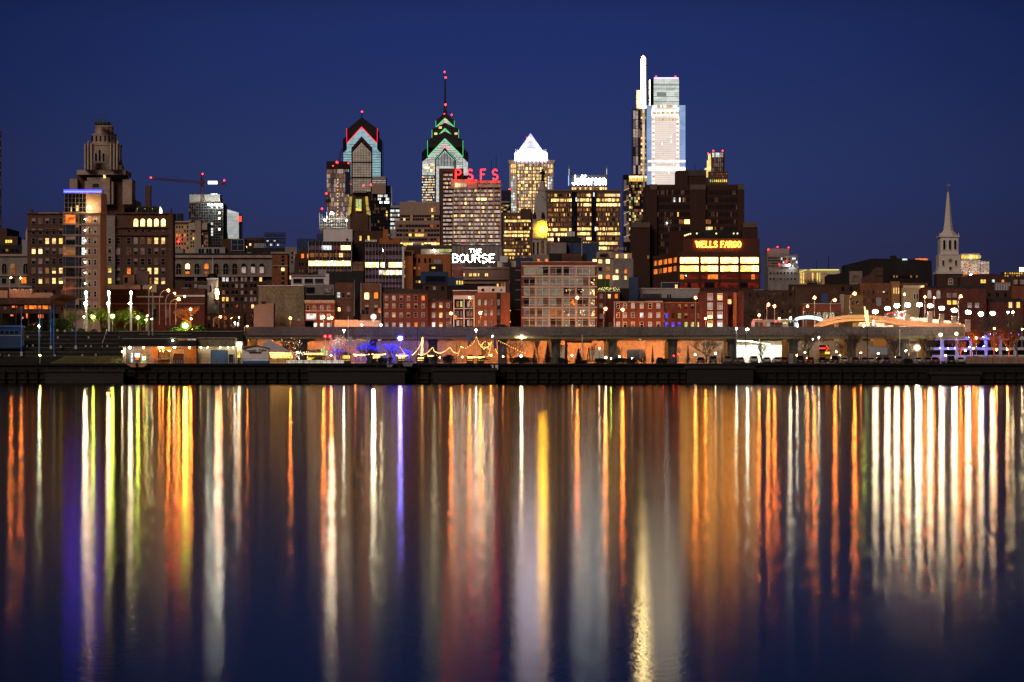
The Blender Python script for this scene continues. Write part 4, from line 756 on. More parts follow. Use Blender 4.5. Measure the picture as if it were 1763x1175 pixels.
b.grid(rng(222, 11.8, 6), (398,), 3.5, 3.5, pk(k=3, d2=1)); b.ext('mansard', [(231, 368), (236, 355), (274, 355), (279, 368)], COPR, 6, 1); b.joined('mansard_rib', [(237+k*3.2, 238+k*3.2, 355, 367) for k in range(12)], BLK, dd=.4); b.box('chimney', 248, 257, 319, BR_B, yb=357, dep=3, dd=3)
for x in (237, 250, 263): b.lamp(x, 360, emi('eave_lamp_%d' % x, (230, 190, 110), 1.5), .6, name='eave_lamp')
mb = MB(); mb.prism([P(x, y, 979) for x, y in ((274.5, 367.5), (275.5, 356), (279, 362), (279, 367.5))], 0, vec=(0, .6, 0)); part(b.r, 'glowing_gable', mb, WM['c2']); b.mast(294, 358, 370, .25, dd=2); b.done()  # flood light on the gable is put in as emission
# --- long low brick building behind the park
b = B('low_brick_hall', 'long low brick hall with a white roof edge behind the park trees', 'building', 270, 925)
b.box('wall', 184, 352, 520, BR_M, dep=8); b.box('upper_wall', 184, 352, 497, BR_D, yb=521, dep=7, dd=1.5); b.bars('parapet', [(184, 258, 490.5, 498)], WHT, dd=1, th=1.5); b.bars('cornice', [(184, 352, 522.5, 524.2)], STUC, dd=-.5, th=.8); b.bars('roof_edge', [(300, 352, 508, 511), (234, 280, 510, 512)], WHT, dd=.9, th=1)
b.box('penthouse', 209, 228, 473, WHT, yb=492, dep=5, dd=4); b.win(214.5, 482, 5, 10, 'k', None, dd=3.9, solo=True); b.box('plant_house', 232, 251, 466, GREYP, yb=492, dep=5, dd=5); b.win(205, 497, .1, .1, 'k'); b.grid(rng(200, 22, 7), (540,), 7, 14, pk(k=3, d2=1), fr=BR_B, t=.7); b.roofkit(285, 330, 497, 3, STEEL); b.lathe('vent_cowl', 243, [(1.5, 500), (1.5, 494), (2.5, 493), (2.5, 491)], BLK, 6, 0, dy=1); b.done()
b = B('roof_shed', 'pale corrugated roof shed on the low brick hall', 'shed', 351, 935, Z(500, 935)); b.box('wall', 341, 361, 491, GREYP, yb=503, dep=5); b.joined('corrugation', [(341+k*1.3, 341.6+k*1.3, 491, 502) for k in range(16)], STEEL, dd=-.15, th=.2); b.done()
# --- stone building with the row of arched windows
b = B('arcade_building', 'long stone and brick building with a row of ten tall arched windows', 'building', 385, 1150)
b.box('wall', 292, 470, 475, BR_B, dep=26); b.box('stone_storey', 292, 469, 444, ST_G, yb=476, dep=24, dd=-.8); b.bars('cornice', [(292, 472, 440, 444.5), (292, 470, 474, 477)], ST_B, dd=-1.8, th=2.4); b.box('parapet', 292, 468, 436, ROOFD, yb=441, dep=20, dd=1)
lit = {(1, 0): 'w', (7, 0): 'c', (8, 0): 'c', (9, 0): 'c'}
for i, x in enumerate([308, 323.5, 339.5, 356, 372.5, 389, 404.5, 420, 436, 451]):
    b.win(x, 463.5, 8.6, 19, {1: 'k', 3: 'd2'}.get(i, 'k'), ST_B, True, dd=-.9, sash='hv', t=.7, solo=True)
    if i in (1, 3): b.win(x, 459, 7.4, 9, 'h' if i == 1 else 'o', None, True, dd=-1.05, solo=True)
    if i in (1, 3): b.win(x, 470, 7, 4, 'o' if i == 1 else 'd', None, dd=-1.05)
    if i > 6: b.win(x, 465.5, 7, 11, 'b2', None, dd=-1.05, solo=True)
xs = [a+q for a in rng(324, 16, 9) for q in (-3.2, 3.2)]
lit = {(8, 0): 'c', (9, 0): 'c', (16, 0): 'w', (8, 3): 'y', (9, 3): 'y', (8, 2): 'd'}
b.grid(xs, (481.5, 492.5, 504, 515.5, 527), 4.2, 6.5, ov(pk(k=4, b=2.5), lit), fr=ST_G)
b.box('penthouse', 332, 385, 425, GREYP, yb=437, dep=8, dd=6); b.grid((341, 346, 354, 359, 368, 373), (431,), 3.4, 7, pk(k=1), dd=5.8); b.box('plant_house', 378, 418, 410, BR_D, yb=437, dep=8, dd=8); b.win(406, 421, 21, 18, 'bg', STEEL, dd=7.8, sash='hv'); b.box('side_house', 297, 312, 427, GREYP, yb=437, dep=6, dd=7)
b.roofkit(420, 465, 436, 4); b.done()
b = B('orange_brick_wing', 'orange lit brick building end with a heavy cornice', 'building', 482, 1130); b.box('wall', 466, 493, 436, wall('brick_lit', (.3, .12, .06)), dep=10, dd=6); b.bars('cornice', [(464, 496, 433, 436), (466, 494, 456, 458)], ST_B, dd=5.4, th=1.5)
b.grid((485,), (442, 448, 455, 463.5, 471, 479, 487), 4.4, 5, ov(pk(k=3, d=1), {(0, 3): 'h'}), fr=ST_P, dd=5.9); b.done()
b = B('roof_scaffold', 'dark lattice of the back of a roof sign frame', 'sign frame', 466, 1400, Z(432, 1400)); b.box('base', 440, 492, 428, BLK, yb=436, dep=3)
b.joined('lattice', [(455+k*3, 455.5+k*3, 401, 429) for k in range(13)]+[(443+k*4, 443.4+k*4, 404, 429) for k in range(3)]+[(455, 492, 401+k*6, 402.2+k*6) for k in range(5)]+[(456, 491, 404+k*6, 406+k*6) for k in range(3)], BLK); b.done()
b = B('shadowed_offices', 'low dark offices with a lit lamp and white roof boxes below the roof sign frame', 'building', 450, 1420); b.box('wall', 405, 500, 427, DARK, dep=10, dd=3); b.grid(rng(424, 6, 10), (415, 421), 3, 4, pk(k=4, c=1, w=.5), dd=2.8); b.box('roof_house', 419, 452, 409, BR_D, yb=428, dep=5, dd=4); b.box('white_unit', 437, 458, 419, GREYP, yb=427, dep=4, dd=1); b.lamp(423.5, 425.5, emi('roof_flood', (255, 200, 130), 6), 2, dd=-1, name='roof_lamp'); b.done()
b = B('gabled_house', 'dark gabled building with blue glass block behind left of the banded offices', 'building', 520, 1300); b.box('blue_block', 509, 540, 410, BLUED, dep=6, dd=8); b.ext('gable', [(497, 600), (508, 440), (524, 425), (533, 440), (533, 600)], BR_D, 5, 0); b.box('wing', 488, 512, 424, ST_G, dep=6, dd=10); b.grid((521, 531), (441,), 4.4, 7, pk(o=1, d=1), fr=ST_B); b.grid((516, 521, 528), (455, 467), 3, 5, pk(k=2, d2=1)); b.grid((500, 505), (434, 442, 450), 2.5, 4, pk(k=2, d=1), dd=9.8); b.done()
# --- little white church spire
b = B('white_steeple', 'small white church steeple lit from below in front of the arched windows', 'steeple', 366, 1020)
b.box('tower', 357, 375, 480, ST_G, dep=3); b.bars('cornice', [(355.5, 376.5, 479, 481.5)], WHT, dd=-.6, th=4); b.lathe('dome', 365.5, [(10.5, 479), (9.5, 475), (6.5, 472), (3, 471)], BLK, 8, .5, dy=1.5); b.lathe('spire', 365.5, [(2.2, 472), (2.2, 466), (1.4, 465), (.9, 452), (.3, 442)], WHT, 8, .5, dy=1.5)
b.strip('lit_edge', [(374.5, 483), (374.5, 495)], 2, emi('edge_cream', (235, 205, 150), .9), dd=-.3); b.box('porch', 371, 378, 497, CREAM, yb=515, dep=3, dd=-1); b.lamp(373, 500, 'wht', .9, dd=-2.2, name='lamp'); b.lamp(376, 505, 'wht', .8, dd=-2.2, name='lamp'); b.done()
# --- blank concrete block
b = B('blank_concrete_block', 'large blank concrete wall with rain streaks', 'building', 484, 925); b.box('wall', 445, 523.5, 493, CONC, dep=8); b.bars('coping', [(444, 524.5, 491.6, 493)], WHT, dd=-.4, th=.8); b.joined('panel_joint', [(464+k*20, 464.3+k*20, 494, 563) for k in range(3)]+[(445, 523, 515+k*22, 515.3+k*22) for k in range(2)], CONC_D, dd=-.03, th=.05); b.done()
b = B('beige_annex', 'low beige rendered annex with a sloped roof line before the concrete block', 'building', 454, 912); b.ext('wall', [(437, 600), (437, 527), (445, 524), (471, 522.5), (471, 600)], wall('beige_render', (.3, .24, .2), .15), 6); b.box('roof_step', 450, 456, 519, BLK, yb=524, dep=3); b.done()
b = B('tiny_dark_house', 'dark low shed with a pitched roof before the concrete block', 'shed', 513, 900); b.box('wall', 506, 540, 553, BR_D, dep=4); b.box('roof_house', 512, 517, 549, GREYP, yb=554, dep=2); b.done()
# --- white terrace building and its red neighbour
b = B('white_terrace_flats', 'white rendered flats with wide dark windows above a grey block', 'building', 535, 960); b.box('wall', 500, 561, 475, WHT, dep=6, dd=3); b.grid((511, 530.5, 548.5), (483.5,), 14, 7, ov(pk(k=1), {(2, 0): 'bg'}), fr=GREYP, dd=2.9, t=.6); b.bars('coping', [(499, 562, 473, 475)], GREYP, dd=2.4); b.box('chimney', 560, 566, 471, WHT, yb=492, dep=3, dd=2); b.box('grey_block', 523, 577, 491, ST_G, dep=5, dd=-5); b.box('dark_base', 524, 577, 509, ROOFD, yb=518, dep=3, dd=-6); b.grid((536, 566), (500.5,), 13, 8.5, ov(pk(k=1), {(1, 0): 'b'}), fr=BLK, dd=-5.2, t=.5); b.box('water_tank', 546, 560, 463, GREYP, yb=472, dep=4, dd=6); b.done()
b = B('red_arched_house', 'red brick house with arched top windows lit by two orange lamps', 'house', 550, 900); b.box('wall', 525, 576, 520, BR_R, dep=5); b.bars('cornice', [(524, 576.5, 517, 522), (525, 576, 535, 536.5)], ST_B, dd=-.5, th=.8); b.joined('bracket', [(526+k*3, 527+k*3, 520, 523) for k in range(17)], ST_P, dd=-.7, th=.4)
b.grid((530, 541.5, 554, 566), (530,), 4.6, 8.5, pk(k=1, b=1), fr=ST_B, arch=True, t=.8, sash='h', solo=True); b.grid((530.5, 536, 541.5), (545.5,), 4.8, 8.5, pk(c=1), fr=WHT, sash='h', t=.7, solo=True); b.grid((554, 566), (546,), 5.4, 9.5, pk(c=1), fr=WHT, t=.6, solo=True, sash='h'); b.grid((543, 554, 566), (560,), 4.6, 6.5, pk(c=2, b2=1), fr=WHT, t=.6, solo=True); b.box('bay', 526, 545, 540, WHT, yb=541.2, dep=1, dd=-1); b.done()
# --- twin ribbed offices
VI = wall('violet_spandrel', (.04, .03, .035), .2); WM['v'] = emi('violet_glass', (62, 44, 54), 1, .35, .3)
b = B('ribbed_office_wing', 'glass office wing with three lit bands under a white penthouse', 'building', 568, 1100)
b.box('wall', 531, 605.5, 416, DARK, dep=20, dd=.5); b.box('penthouse', 555, 605, 394, WHT, yb=417, dep=14, dd=6); b.win(596, 411.5, 3, 3.5, 'k', None, dd=5.8); b.box('roof_tank', 543, 555, 402, BLUED, yb=417, dep=5, dd=6)
for j, (y0, y1, ks) in enumerate(((423, 430.5, ['v']), (436, 443, ['d2', 'd', 'd2']), (449.5, 458, ['h', 'h', 'c2', 'h']), (464, 470, ['d2', 'v', 'd2']))):
    for k in range(22):
        key = R.choice(ks)
        if j == 0: key = 'c' if 6 < k < 12 else ('h' if k > 16 else ('r' if k in (14, 15) else 'v'))
        if j == 1 and k in (16, 17): key = 'w'
        b.win(532.5+k*3.3, (y0+y1)/2, 3.1, y1-y0, key, None, dd=.4)
b.joined('fin', [(530.8+k*12.25, 531.6+k*12.25, 416, 471) for k in range(7)]+[(531.2+k*6.12+6.1, 531.5+k*6.12+6.1, 416, 471) for k in range(11)], ST_P, dd=-.5, th=.7); b.bars('edge_fin', [(604.3, 606, 416, 471)], GREYP, dd=-.7, th=1); b.bars('spandrel', [(531, 605, 416, 422.5), (531, 605, 431, 435.5), (531, 605, 443.5, 449), (531, 605, 458.5, 463.5)], VI, dd=.2, th=.3)
for x in (544.5, 571, 591): b.lamp(x, 450.5, emi('ceiling_lamp_%d' % x, (255, 255, 225), 5), 1.6, dd=.2, name='ceiling_lamp')
b.lamp(565, 427, emi('screen_blue', (190, 235, 255), 3), 1.6, dd=.2, name='screen'); b.lamp(551.5, 426.5, emi('red_spot', (220, 30, 40), 1), .8, dd=.2, name='screen'); b.done()
b = B('link_block', 'dark recessed stair block between the two glass office wings', 'building', 617, 1106); b.box('wall', 605.5, 628.5, 418, DARK, dep=14); b.win(616.5, 459, 19, 16, 'd2', BLK, sash='v'); b.box('lower_wall', 540, 628, 469, ROOFD, dep=10, dd=-8); b.done()
b = B('brown_loft', 'dark brown brick loft with two lit slit windows behind the glass offices', 'building', 632, 1200); b.box('wall', 605, 661, 398, BR_D, dep=14); b.box('stair_head', 606, 618, 393, BR_B, yb=399, dep=5); b.grid((620.5, 634.5), (410.5,), 3.2, 8, pk(y=1), solo=True); b.box('orange_wing', 660, 669, 396, BR_O, dep=8, dd=-4); b.box('orange_base', 655, 690, 412, BR_O, dep=8, dd=-8); b.lathe('satellite_dish', 671.5, [(.5, 412), (4, 408), (4.2, 405)], STEEL, 10, 0, dy=-9); b.grid(rng(630, 3.5, 6), (415,), 1.5, 3.5, pk(b2=1), dd=-.5); b.done()
b = B('ribbed_office_block', 'glass office block with white vertical fins and one glaring lit floor', 'building', 660, 1095)
b.box('wall', 628.5, 693, 420, DARK, dep=20, dd=.5)
for j, (y0, y1, ks) in enumerate(((426, 432.5, ['v']), (439.5, 446.5, ['v']), (452, 460.5, ['h', 'c2', 'h', 'h']), (465.5, 473.5, ['v']), (480, 486, ['v']), (490.5, 495, ['v']))):
    for k in range(19):
        key = R.choice(ks)
        if j == 3 and k > 6: key = R.choice(['c', 'w', 'c2', 'c'])
        if j == 2 and k in (7, 10, 11): key = R.choice(['v', 'w'])
        b.win(630.2+k*3.35, (y0+y1)/2, 3.15, y1-y0, key, None, dd=.4)
b.joined('fin', [(629+k*5.75, 629.5+k*5.75, 420, 498) for k in range(12)], ST_P, dd=-.5, th=.7); b.bars('end_fin', [(692.3, 696, 425, 500)], WHT, dd=-.8, th=1.2); b.bars('spandrel', [(629, 693, 420, 425.5), (629, 693, 433, 439), (629, 693, 447, 451.5), (629, 693, 461, 465), (629, 693, 474, 479.5), (629, 693, 486.5, 490)], VI, dd=.2, th=.3); b.lamp(659, 431.5, 'wht', .7, dd=.2, name='ceiling_lamp'); b.done()
# --- dark brick pair with lit windows
b = B('black_brick_house', 'black brick house with small pale sash windows beside the red arched house', 'house', 592, 905); b.box('wall', 577, 608, 487, BR_D, dep=6); b.box('gap_wall', 607, 622, 510, ROOFD, dep=5, dd=4); b.grid((583, 591, 600), (508.5,), 5, 8.5, ov(pk(k=1), {(0, 0): 'c'}), fr=ST_G, sash='h', t=.5, solo=True); b.grid((584, 600), (532,), 5.5, 9, ov(pk(b=1), {(0, 0): 'k'}), fr=BR_B, t=.5, solo=True); b.win(584, 533, 4, 6, 'h', None, dd=-.3, solo=True); b.mast(610, 482, 545, .12, dd=-.5, mat=GREYP, name='downpipe'); b.done()
b = B('dark_flat_house', 'dark flat fronted house with two large lit top windows', 'house', 638, 903); b.box('wall', 621, 657, 488, BR_B, dep=6); b.win(631.5, 510, 7.5, 11, 'h', BLK, t=.5, solo=True); b.win(647.5, 509, 7, 10.5, 'o', BLK, t=.5, solo=True); b.grid((631.5, 647.5), (530,), 6.5, 9.5, pk(k=1, b=1), fr=BR_D, solo=True, t=.5, sash='h'); b.win(653, 535, 4.5, 8, 'o', BR_D, solo=True); b.grid((625.5, 632), (538,), 5, 7, pk(k=1), fr=GREYP, t=.4); b.mast(621.5, 487, 540, .12, dd=-.5, mat=GREYP, name='downpipe'); b.mast(656, 490, 562, .14, dd=-.5, mat=GREYP, name='downpipe'); b.done()
b = B('low_rendered_wall', 'low beige wall lit by the flood lamp beside the red arched house', 'wall', 616, 893); b.box('panel', 576, 616, 551, ST_B, dep=1.2); b.box('panel', 616.3, 656, 552, ST_B, dep=1.2); b.done()
# --- orange brick with the white letter sign
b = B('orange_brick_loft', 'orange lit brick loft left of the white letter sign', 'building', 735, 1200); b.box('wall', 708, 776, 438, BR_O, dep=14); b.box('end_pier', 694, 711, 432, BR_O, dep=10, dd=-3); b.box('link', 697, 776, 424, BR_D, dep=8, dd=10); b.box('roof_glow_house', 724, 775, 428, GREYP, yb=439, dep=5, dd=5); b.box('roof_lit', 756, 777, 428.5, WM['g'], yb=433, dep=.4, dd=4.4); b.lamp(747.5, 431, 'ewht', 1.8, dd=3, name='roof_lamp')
b.grid((714.3, 721.5, 732, 740), (448.5,), 3.6, 7.5, pk(k=1), fr=BR_B, t=.6); b.grid((714, 722), (462,), 3.6, 3.6, pk(d=1), fr=WHT, t=.5); b.grid((699, 703, 707), (437.5,), 3, 7, pk(k=1), dd=-3.1); b.grid((696.5,), rng(452, 8, 6), 1.6, 5, pk(k=2, w=1), dd=-3.1); b.done()
b = B('panel_hall', 'low hall with grey wall panels behind the white letter sign', 'building', 800, 1450); b.box('wall', 700, 866, 422, CONC_D, dep=20, dd=1)
PAN = wall('grey_panel', (.3, .26, .25), .15)
for k in range(12):
    b.bars('panel', [(779+k*7.2, 785.2+k*7.2, 424, 449)], PAN, dd=.4, th=.5)
b.roofkit(705, 860, 421, 8); b.lamp(799, 416, emi('red_roof_lamp', (255, 40, 40), 2), 1.2, name='roof_lamp'); b.lamp(749, 416, MATS['red_roof_lamp'], .9, name='roof_lamp'); b.box('white_unit', 808, 813, 413, WHT, yb=418, dep=2); b.box('white_unit', 815, 820, 413, WHT, yb=418, dep=2); b.done()
b = B('brown_exchange', 'brown stone exchange building with dim lit windows under the white letter sign', 'building', 835, 1400)
b.box('wall', 797, 884, 462, BR_D, dep=20); b.box('upper_wall', 771, 800, 456, BR_M, dep=14, dd=3); b.bars('cornice', [(797, 885, 460.5, 463.5), (798, 884, 480, 482), (798, 860, 486, 489)], BR_B, dd=-.9, th=1.3); b.bars('white_coping', [(774, 800, 452.5, 454)], GREYP, dd=2.4)
for x in (799, 809, 811.5, 816, 819, 824, 836, 839): b.win(x, 473.5, 2, 5, R.choice(['w', 'y', 'w']), BR_B, True)
b.grid((786, 791, 796), (487,), 2.6, 6, pk(y=1), dd=2.8); b.grid((857, 864, 869), (490,), 3, 8, pk(y=1, o=1, d=1), fr=BR_B); b.grid(rng(802, 5, 11), (501,), 2.4, 7, pk(k=4, d2=2)); b.win(879, 485, 5, 7, 'd', BR_B); b.roofkit(802, 880, 460, 4); b.box('roof_flat', 861, 874, 441, WHT, yb=452, dep=4, D=1380); b.box('roof_flat', 856, 893, 450, CREAM, yb=460, dep=4, D=1385); b.done()
sg = B('rooftop_letter_sign', 'two line white letter sign standing on the roof above the brown exchange', 'sign', 815, 1390, Z(458, 1390))
BW = emi('sign_bright_white', (255, 250, 240), 34, 0, 1, True)
letters(sg.r, 'BOURSE', 778.5, 852.5, 438.5, 451.5, 1390, BW, .065, -.5, gap=.14); letters(sg.r, 'THE', 808, 829, 429.5, 435, 1390, BW, .1, -.5, gap=.2); sg.joined('frame', [(778+k*6, 778.3+k*6, 436, 459) for k in range(13)]+[(778, 853, 452.5, 453.1), (806, 830, 436.2, 436.6)], BLK, dd=.2, th=.3); sg.lamp(833, 453, 'star', .9, name='flood_lamp'); sg.done()
# --- red brick row
b = B('maroon_row_block', 'four storey maroon brick block with six columns of sash windows', 'building', 698, 900); b.box('wall', 660, 736.5, 506, BR_M, dep=6); b.ext('roof', [(659, 507), (662, 499), (690, 496.5), (731, 500), (737, 507)], ROOFD, 5, .5); b.bars('string_course', [(660, 736, 506, 507.5), (660, 736, 519.5, 520.3), (660, 736, 534.5, 535.3), (660, 736, 549.5, 550.3)], BR_R, dd=-.25, th=.4)
lit = {(1, 2): 'w', (5, 0): 'o', (0, 1): 'd', (1, 1): 'd', (3, 1): 'd', (2, 3): 'c', (4, 3): 'o', (3, 2): 'k', (4, 2): 'k', (4, 0): 'k', (0, 3): 'b2', (3, 3): 'b2'}
b.grid(rng(665.5, 12.6, 6), (513.5, 527, 542.5, 560), 5, 7.5, ov(pk(b=3, b2=1, k=1), lit), fr=ST_B, sash='h', t=.55, solo=True); b.roofkit(664, 732, 499, 5, hmax=2.4, dd=1.5); b.done()
b = B('narrow_red_house', 'three bay red brick house left of the white framed house', 'house', 757, 902); b.box('wall', 736.5, 778, 518, BR_R, dep=6); b.bars('cornice', [(736, 779, 516.5, 518.5), (737, 778, 549, 549.8), (737, 778, 533, 533.8)], BR_D, dd=-.3, th=.5); b.grid((746.5, 759, 771.5), (526, 543, 559.5), 5, 8, ov(pk(b=2, b2=1), {(1, 0): 'w', (1, 1): 'w', (1, 2): 'w', (0, 1): 'b2', (0, 2): 'c'}), fr=ST_P, sash='h', t=.55, solo=True); b.roofkit(740, 775, 516.5, 3, hmax=2, dd=1.5); b.done()
b = B('blue_topped_block', 'dark block with a slate blue upper storey between the lofts', 'building', 747, 1000); b.box('wall', 727, 770, 487, BR_D, dep=8); b.box('upper_storey', 724, 771, 468, BLUED, yb=489, dep=8, dd=-.3); b.win(750, 481, 34, 10, 'k', BLUED, dd=-.4); b.box('left_house', 711, 726, 475, DARK, dep=6, dd=2); b.box('roof_hut', 738, 762, 455, DARK, yb=469, dep=4, dd=2); b.box('white_tank', 747, 759, 447, GREYP, yb=454, dep=3, dd=2); b.win(746, 461, 6, 3, 'y', None, dd=1.9); b.grid((735, 748, 762), (496.5,), 5, 6.5, pk(k=2, b=1), fr=BR_B, t=.5, solo=True); b.grid((717, 722), (485,), 3, 4, pk(y=1, d=1), dd=1.9); b.done()
b = B('blue_roof_houses', 'huddle of dark roofs with small lit dormers left of the white penthouse', 'building', 790, 1050); b.box('wall', 770, 825, 492, DARK, dep=6); b.box('dormer', 784, 798, 479, BLUED, yb=493, dep=4, dd=-.5); b.grid((787, 791.5, 796), (487,), 2.6, 6, pk(y=1), dd=-.7); b.box('slate_house', 772, 784, 477, BLUED, yb=493, dep=4); b.done()
b = B('white_framed_house', 'house with a bright white framed grid of bay windows', 'house', 799, 899); b.box('wall', 780, 818, 503, BR_R, dep=6); b.bars('frame_bar', [(780.5, 782.3, 509, 563), (798, 799.8, 515.5, 563), (815.3, 817.3, 509, 563)], WHT, dd=-.7, th=1); b.bars('frame_beam', [(782.3, 815.3, 509, 515.5), (782.3, 815.3, 531, 532.3), (782.3, 815.3, 548, 549.3)], WHT, dd=-.7, th=1)
for x0 in (782.8, 800.2):
    for y in (523.3, 540.2, 556):
        b.win(x0+7.6, y, 14.5, 14.5, 'k', BR_D, dd=-.1, t=.3); b.win(x0+4.5+R.random()*2, y+.5, 4.5, 10, R.choice(['b', 'b2', 'd']), None, dd=-.2, solo=True); b.win(x0+11.5, y+.5, 3.5, 10, R.choice(['b', 'd', 'g']), None, dd=-.2, solo=True)
b.bars('white_coping', [(779, 822, 500, 501.5)], WHT, dd=-.3); b.done()
b = B('modern_brick_house', 'modern orange brown brick house with tall slit windows and a white penthouse', 'house', 847, 898); b.box('wall', 818, 878, 504, wall('brick_modern', (.26, .1, .05)), dep=6); b.box('penthouse', 822.5, 870, 493.5, WHT, yb=504.5, dep=4, dd=.6); b.grid((831, 849, 863), (499.5,), 4.5, 4.5, ov(pk(k=1), {(2, 0): 'b'}), dd=.5, t=.4); b.bars('dark_slot', [(855, 862, 504.5, 563)], BLK, dd=-.1, th=.2)
b.grid((825.5, 836, 846.5), (521, 538.5, 557), 4.4, 10.5, pk(b2=2, b=2, d=1), fr=BR_D, t=.5, solo=True, sash='h'); b.grid((858.5,), (521, 538.5, 557), 4.6, 10.5, pk(b=2, k=1), fr=BLK, t=.5, solo=True, dd=-.2); b.done()
b = B('black_gap_block', 'tall black stair block with faint ledges beside the white gridded flats', 'building', 887, 910); b.box('wall', 877, 898, 460, DARK, dep=8); b.bars('ledge', [(887, 896, y, y+1) for y in (465, 482, 499, 516, 533)], GREYP, dd=-.2, th=.4); b.lamp(878.5, 535, emi('step_lamp', (255, 190, 130), 2), .9, dd=-.5, name='step_lamp'); b.lamp(878.5, 554.5, MATS['step_lamp'], .9, dd=-.5, name='step_lamp'); b.done()
# --- flats with the white grid
b = B('gridded_flats', 'six storey flats with a pale concrete grid and full width windows', 'building', 962, 896)
GR = wall('pink_concrete', (.62, .53, .5), .12); WM['fb'] = emi('flat_blind', (100, 90, 76), 1, .3, .5); TRN = []
b.box('wall', 897, 1028, 452, BR_D, dep=10, dd=.8); b.box('roof_band', 897.5, 1028, 451.5, BR_R, yb=457.2, dep=9, dd=-.3); b.bars('coping', [(896.5, 1028.5, 450.6, 451.8)], ST_P, dd=-.6, th=1)
b.bars('slab', [(898.5, 1028, y, y+2.2) for y in (457.3, 475.2, 493, 510.8, 528.6, 546.3)], GR, dd=-.9, th=1.6); b.bars('column', [(x, x+2.2, 459.5, 563) for x in (921.6, 944.6, 967.6, 990.6, 1013.4)], GR, dd=-.6, th=1.2); b.bars('brick_edge', [(897.5, 901, 459, 563), (1024.5, 1028, 459, 563)], BR_R, dd=-.3, th=.8)
for j in range(6):
    for i in range(6):
        x0, x1 = ((901.5, 921.3), (924.2, 944.3), (947.2, 967.3), (970.2, 990.3), (993.2, 1013.1), (1016, 1024))[i]; y0 = 459.9+j*17.8; n = 1 if i == 5 else 2
        for q in range(n):
            w = (x1-x0)/n; key = R.choice(['k', 'fb', 'fb', 'fb', 'd2', 'b', 'k', 'fb'])
            if j == 4 and i == 2: key = 'd'
            if j in (1, 2) and i < 3 and i > 0: key = 'fb'
            b.win(x0+w*(q+.5), y0+7, w-.9, 13.6, key, WHT, dd=.2, t=.4, solo=True); TRN += [(x0+w*q+.5, x0+w*(q+1)-.5, y0+2.7, y0+3.2), (x0+w*q+.5, x0+w*(q+1)-.5, y0+11.2, y0+11.7)]
mb = MB()
for k in range(90):
    i, j = R.choice([2, 3, 3, 4, 4, 4, 5]), R.choice([1, 2, 2, 3, 4, 4, 5]); x = 925+i*22.8+R.uniform(-2, 14) if i < 5 else R.uniform(1016, 1024); y = 463+j*17.8+R.uniform(0, 10); x = min(x, 1023)
    p = P(x, y, 896); mb.octa((p.x, 896.12, p.z), R.uniform(.08, .2))
part(b.r, 'room_light', mb, emi('room_spark', (255, 215, 130), 2.2), kind='stuff')
b.joined('transom', TRN, WHT, dd=-.05, th=.2)
b.box('plant_room', 946, 1011, 436, DARK, yb=452, dep=6, dd=3); b.box('brick_stack', 968, 1003, 437, BR_D, yb=452, dep=4, dd=2); b.mast(986, 398, 438, .12, dd=2); b.mast(1002, 408, 440, .15, dd=2, mat=STEEL); b.roofkit(905, 945, 451, 3, hmax=3, dd=3); b.done()
# --- grey blocks behind the flats
b = B('grey_plant_block', 'grey blocks with a blue roof house and antennas behind the gridded flats', 'building', 980, 1300); b.box('wall', 948, 975, 418, ST_G, dep=10); b.box('slate_house', 970, 1032, 418, BLUED, dep=10, dd=4); b.box('dark_shed', 964, 1003, 408, DARK, yb=418, dep=6, dd=5); b.box('white_tank', 976, 990, 398, WHT, yb=406, dep=4, dd=6); b.box('stone_front', 910, 950, 440, ST_G, dep=8, dd=-4); b.grid((927, 934, 941), (449.5,), 4, 5, pk(o=1, d2=1), dd=-4.2); b.lathe('vent_drum', 957, [(4, 418), (4, 410), (2, 408)], DARK, 8, 0, dy=2); b.box('blue_sheds', 888, 915, 445, BLUED, dep=6, dd=-8); b.box('lit_slot', 968, 970, 423, WM['o'], yb=434, dep=.3, dd=3.6); b.roofkit(1030, 1080, 428, 3, GREYP); b.done()
b = B('numbered_building', 'stone building with large dark street number and warm lit windows', 'building', 1055, 1220); b.box('wall', 1027, 1088, 436, ST_B, dep=10); b.box('set_back', 1056, 1090, 446, ST_G, dep=9, dd=-2); b.box('number_parapet', 1027, 1056, 434, ST_B, yb=445, dep=2, dd=-.8); letters(b.r, '400', 1032, 1047, 437, 442, 1219, BLK, .24, -.6, gap=.15)
b.grid((1024, 1033.5, 1046.5), (450.5, 463.5, 477), 6.5, 7, ov(pk(k=2, d=1), {(0, 0): 'h', (1, 0): 'w', (2, 0): 'h', (1, 2): 'w', (2, 2): 'o', (0, 1): 'd', (0, 2): 'k'}), fr=ST_P, t=.6, solo=True); b.grid((1062, 1077), (442, 468, 479), 4, 6.5, ov(pk(w=1), {(0, 0): 'w', (1, 0): 'h', (1, 1): 'o', (0, 2): 'h'}), fr=ST_G, dd=-2.1); b.win(1057, 479, 4, 7, 'h', ST_G, dd=-2.1); b.done()
b = B('roof_garden_house', 'red brick house with a planted roof terrace of lights', 'house', 1047, 930); b.box('wall', 1027, 1067, 503, BR_R, dep=6); b.bars('coping', [(1026, 1067.5, 501.5, 503.2)], ST_P, dd=-.3); b.grid((1035, 1049, 1061), (510.5,), 4.6, 7, ov(pk(b=1), {(1, 0): 'w', (2, 0): 'o'}), fr=ST_P, t=.6, solo=True); b.grid((1035,), (527, 545), 5, 7, pk(b=1), fr=ST_P, solo=True); b.grid((1035, 1051), (559,), 5.5, 7, pk(d2=1), fr=ST_P, t=.4, solo=True); b.box('terrace_shed', 1060, 1100, 496, DARK, dep=5, dd=4)
mb = MB()
for k in range(40): p = P(R.uniform(1030, 1066), R.uniform(495, 501), 931); mb.octa(tuple(p), .13)
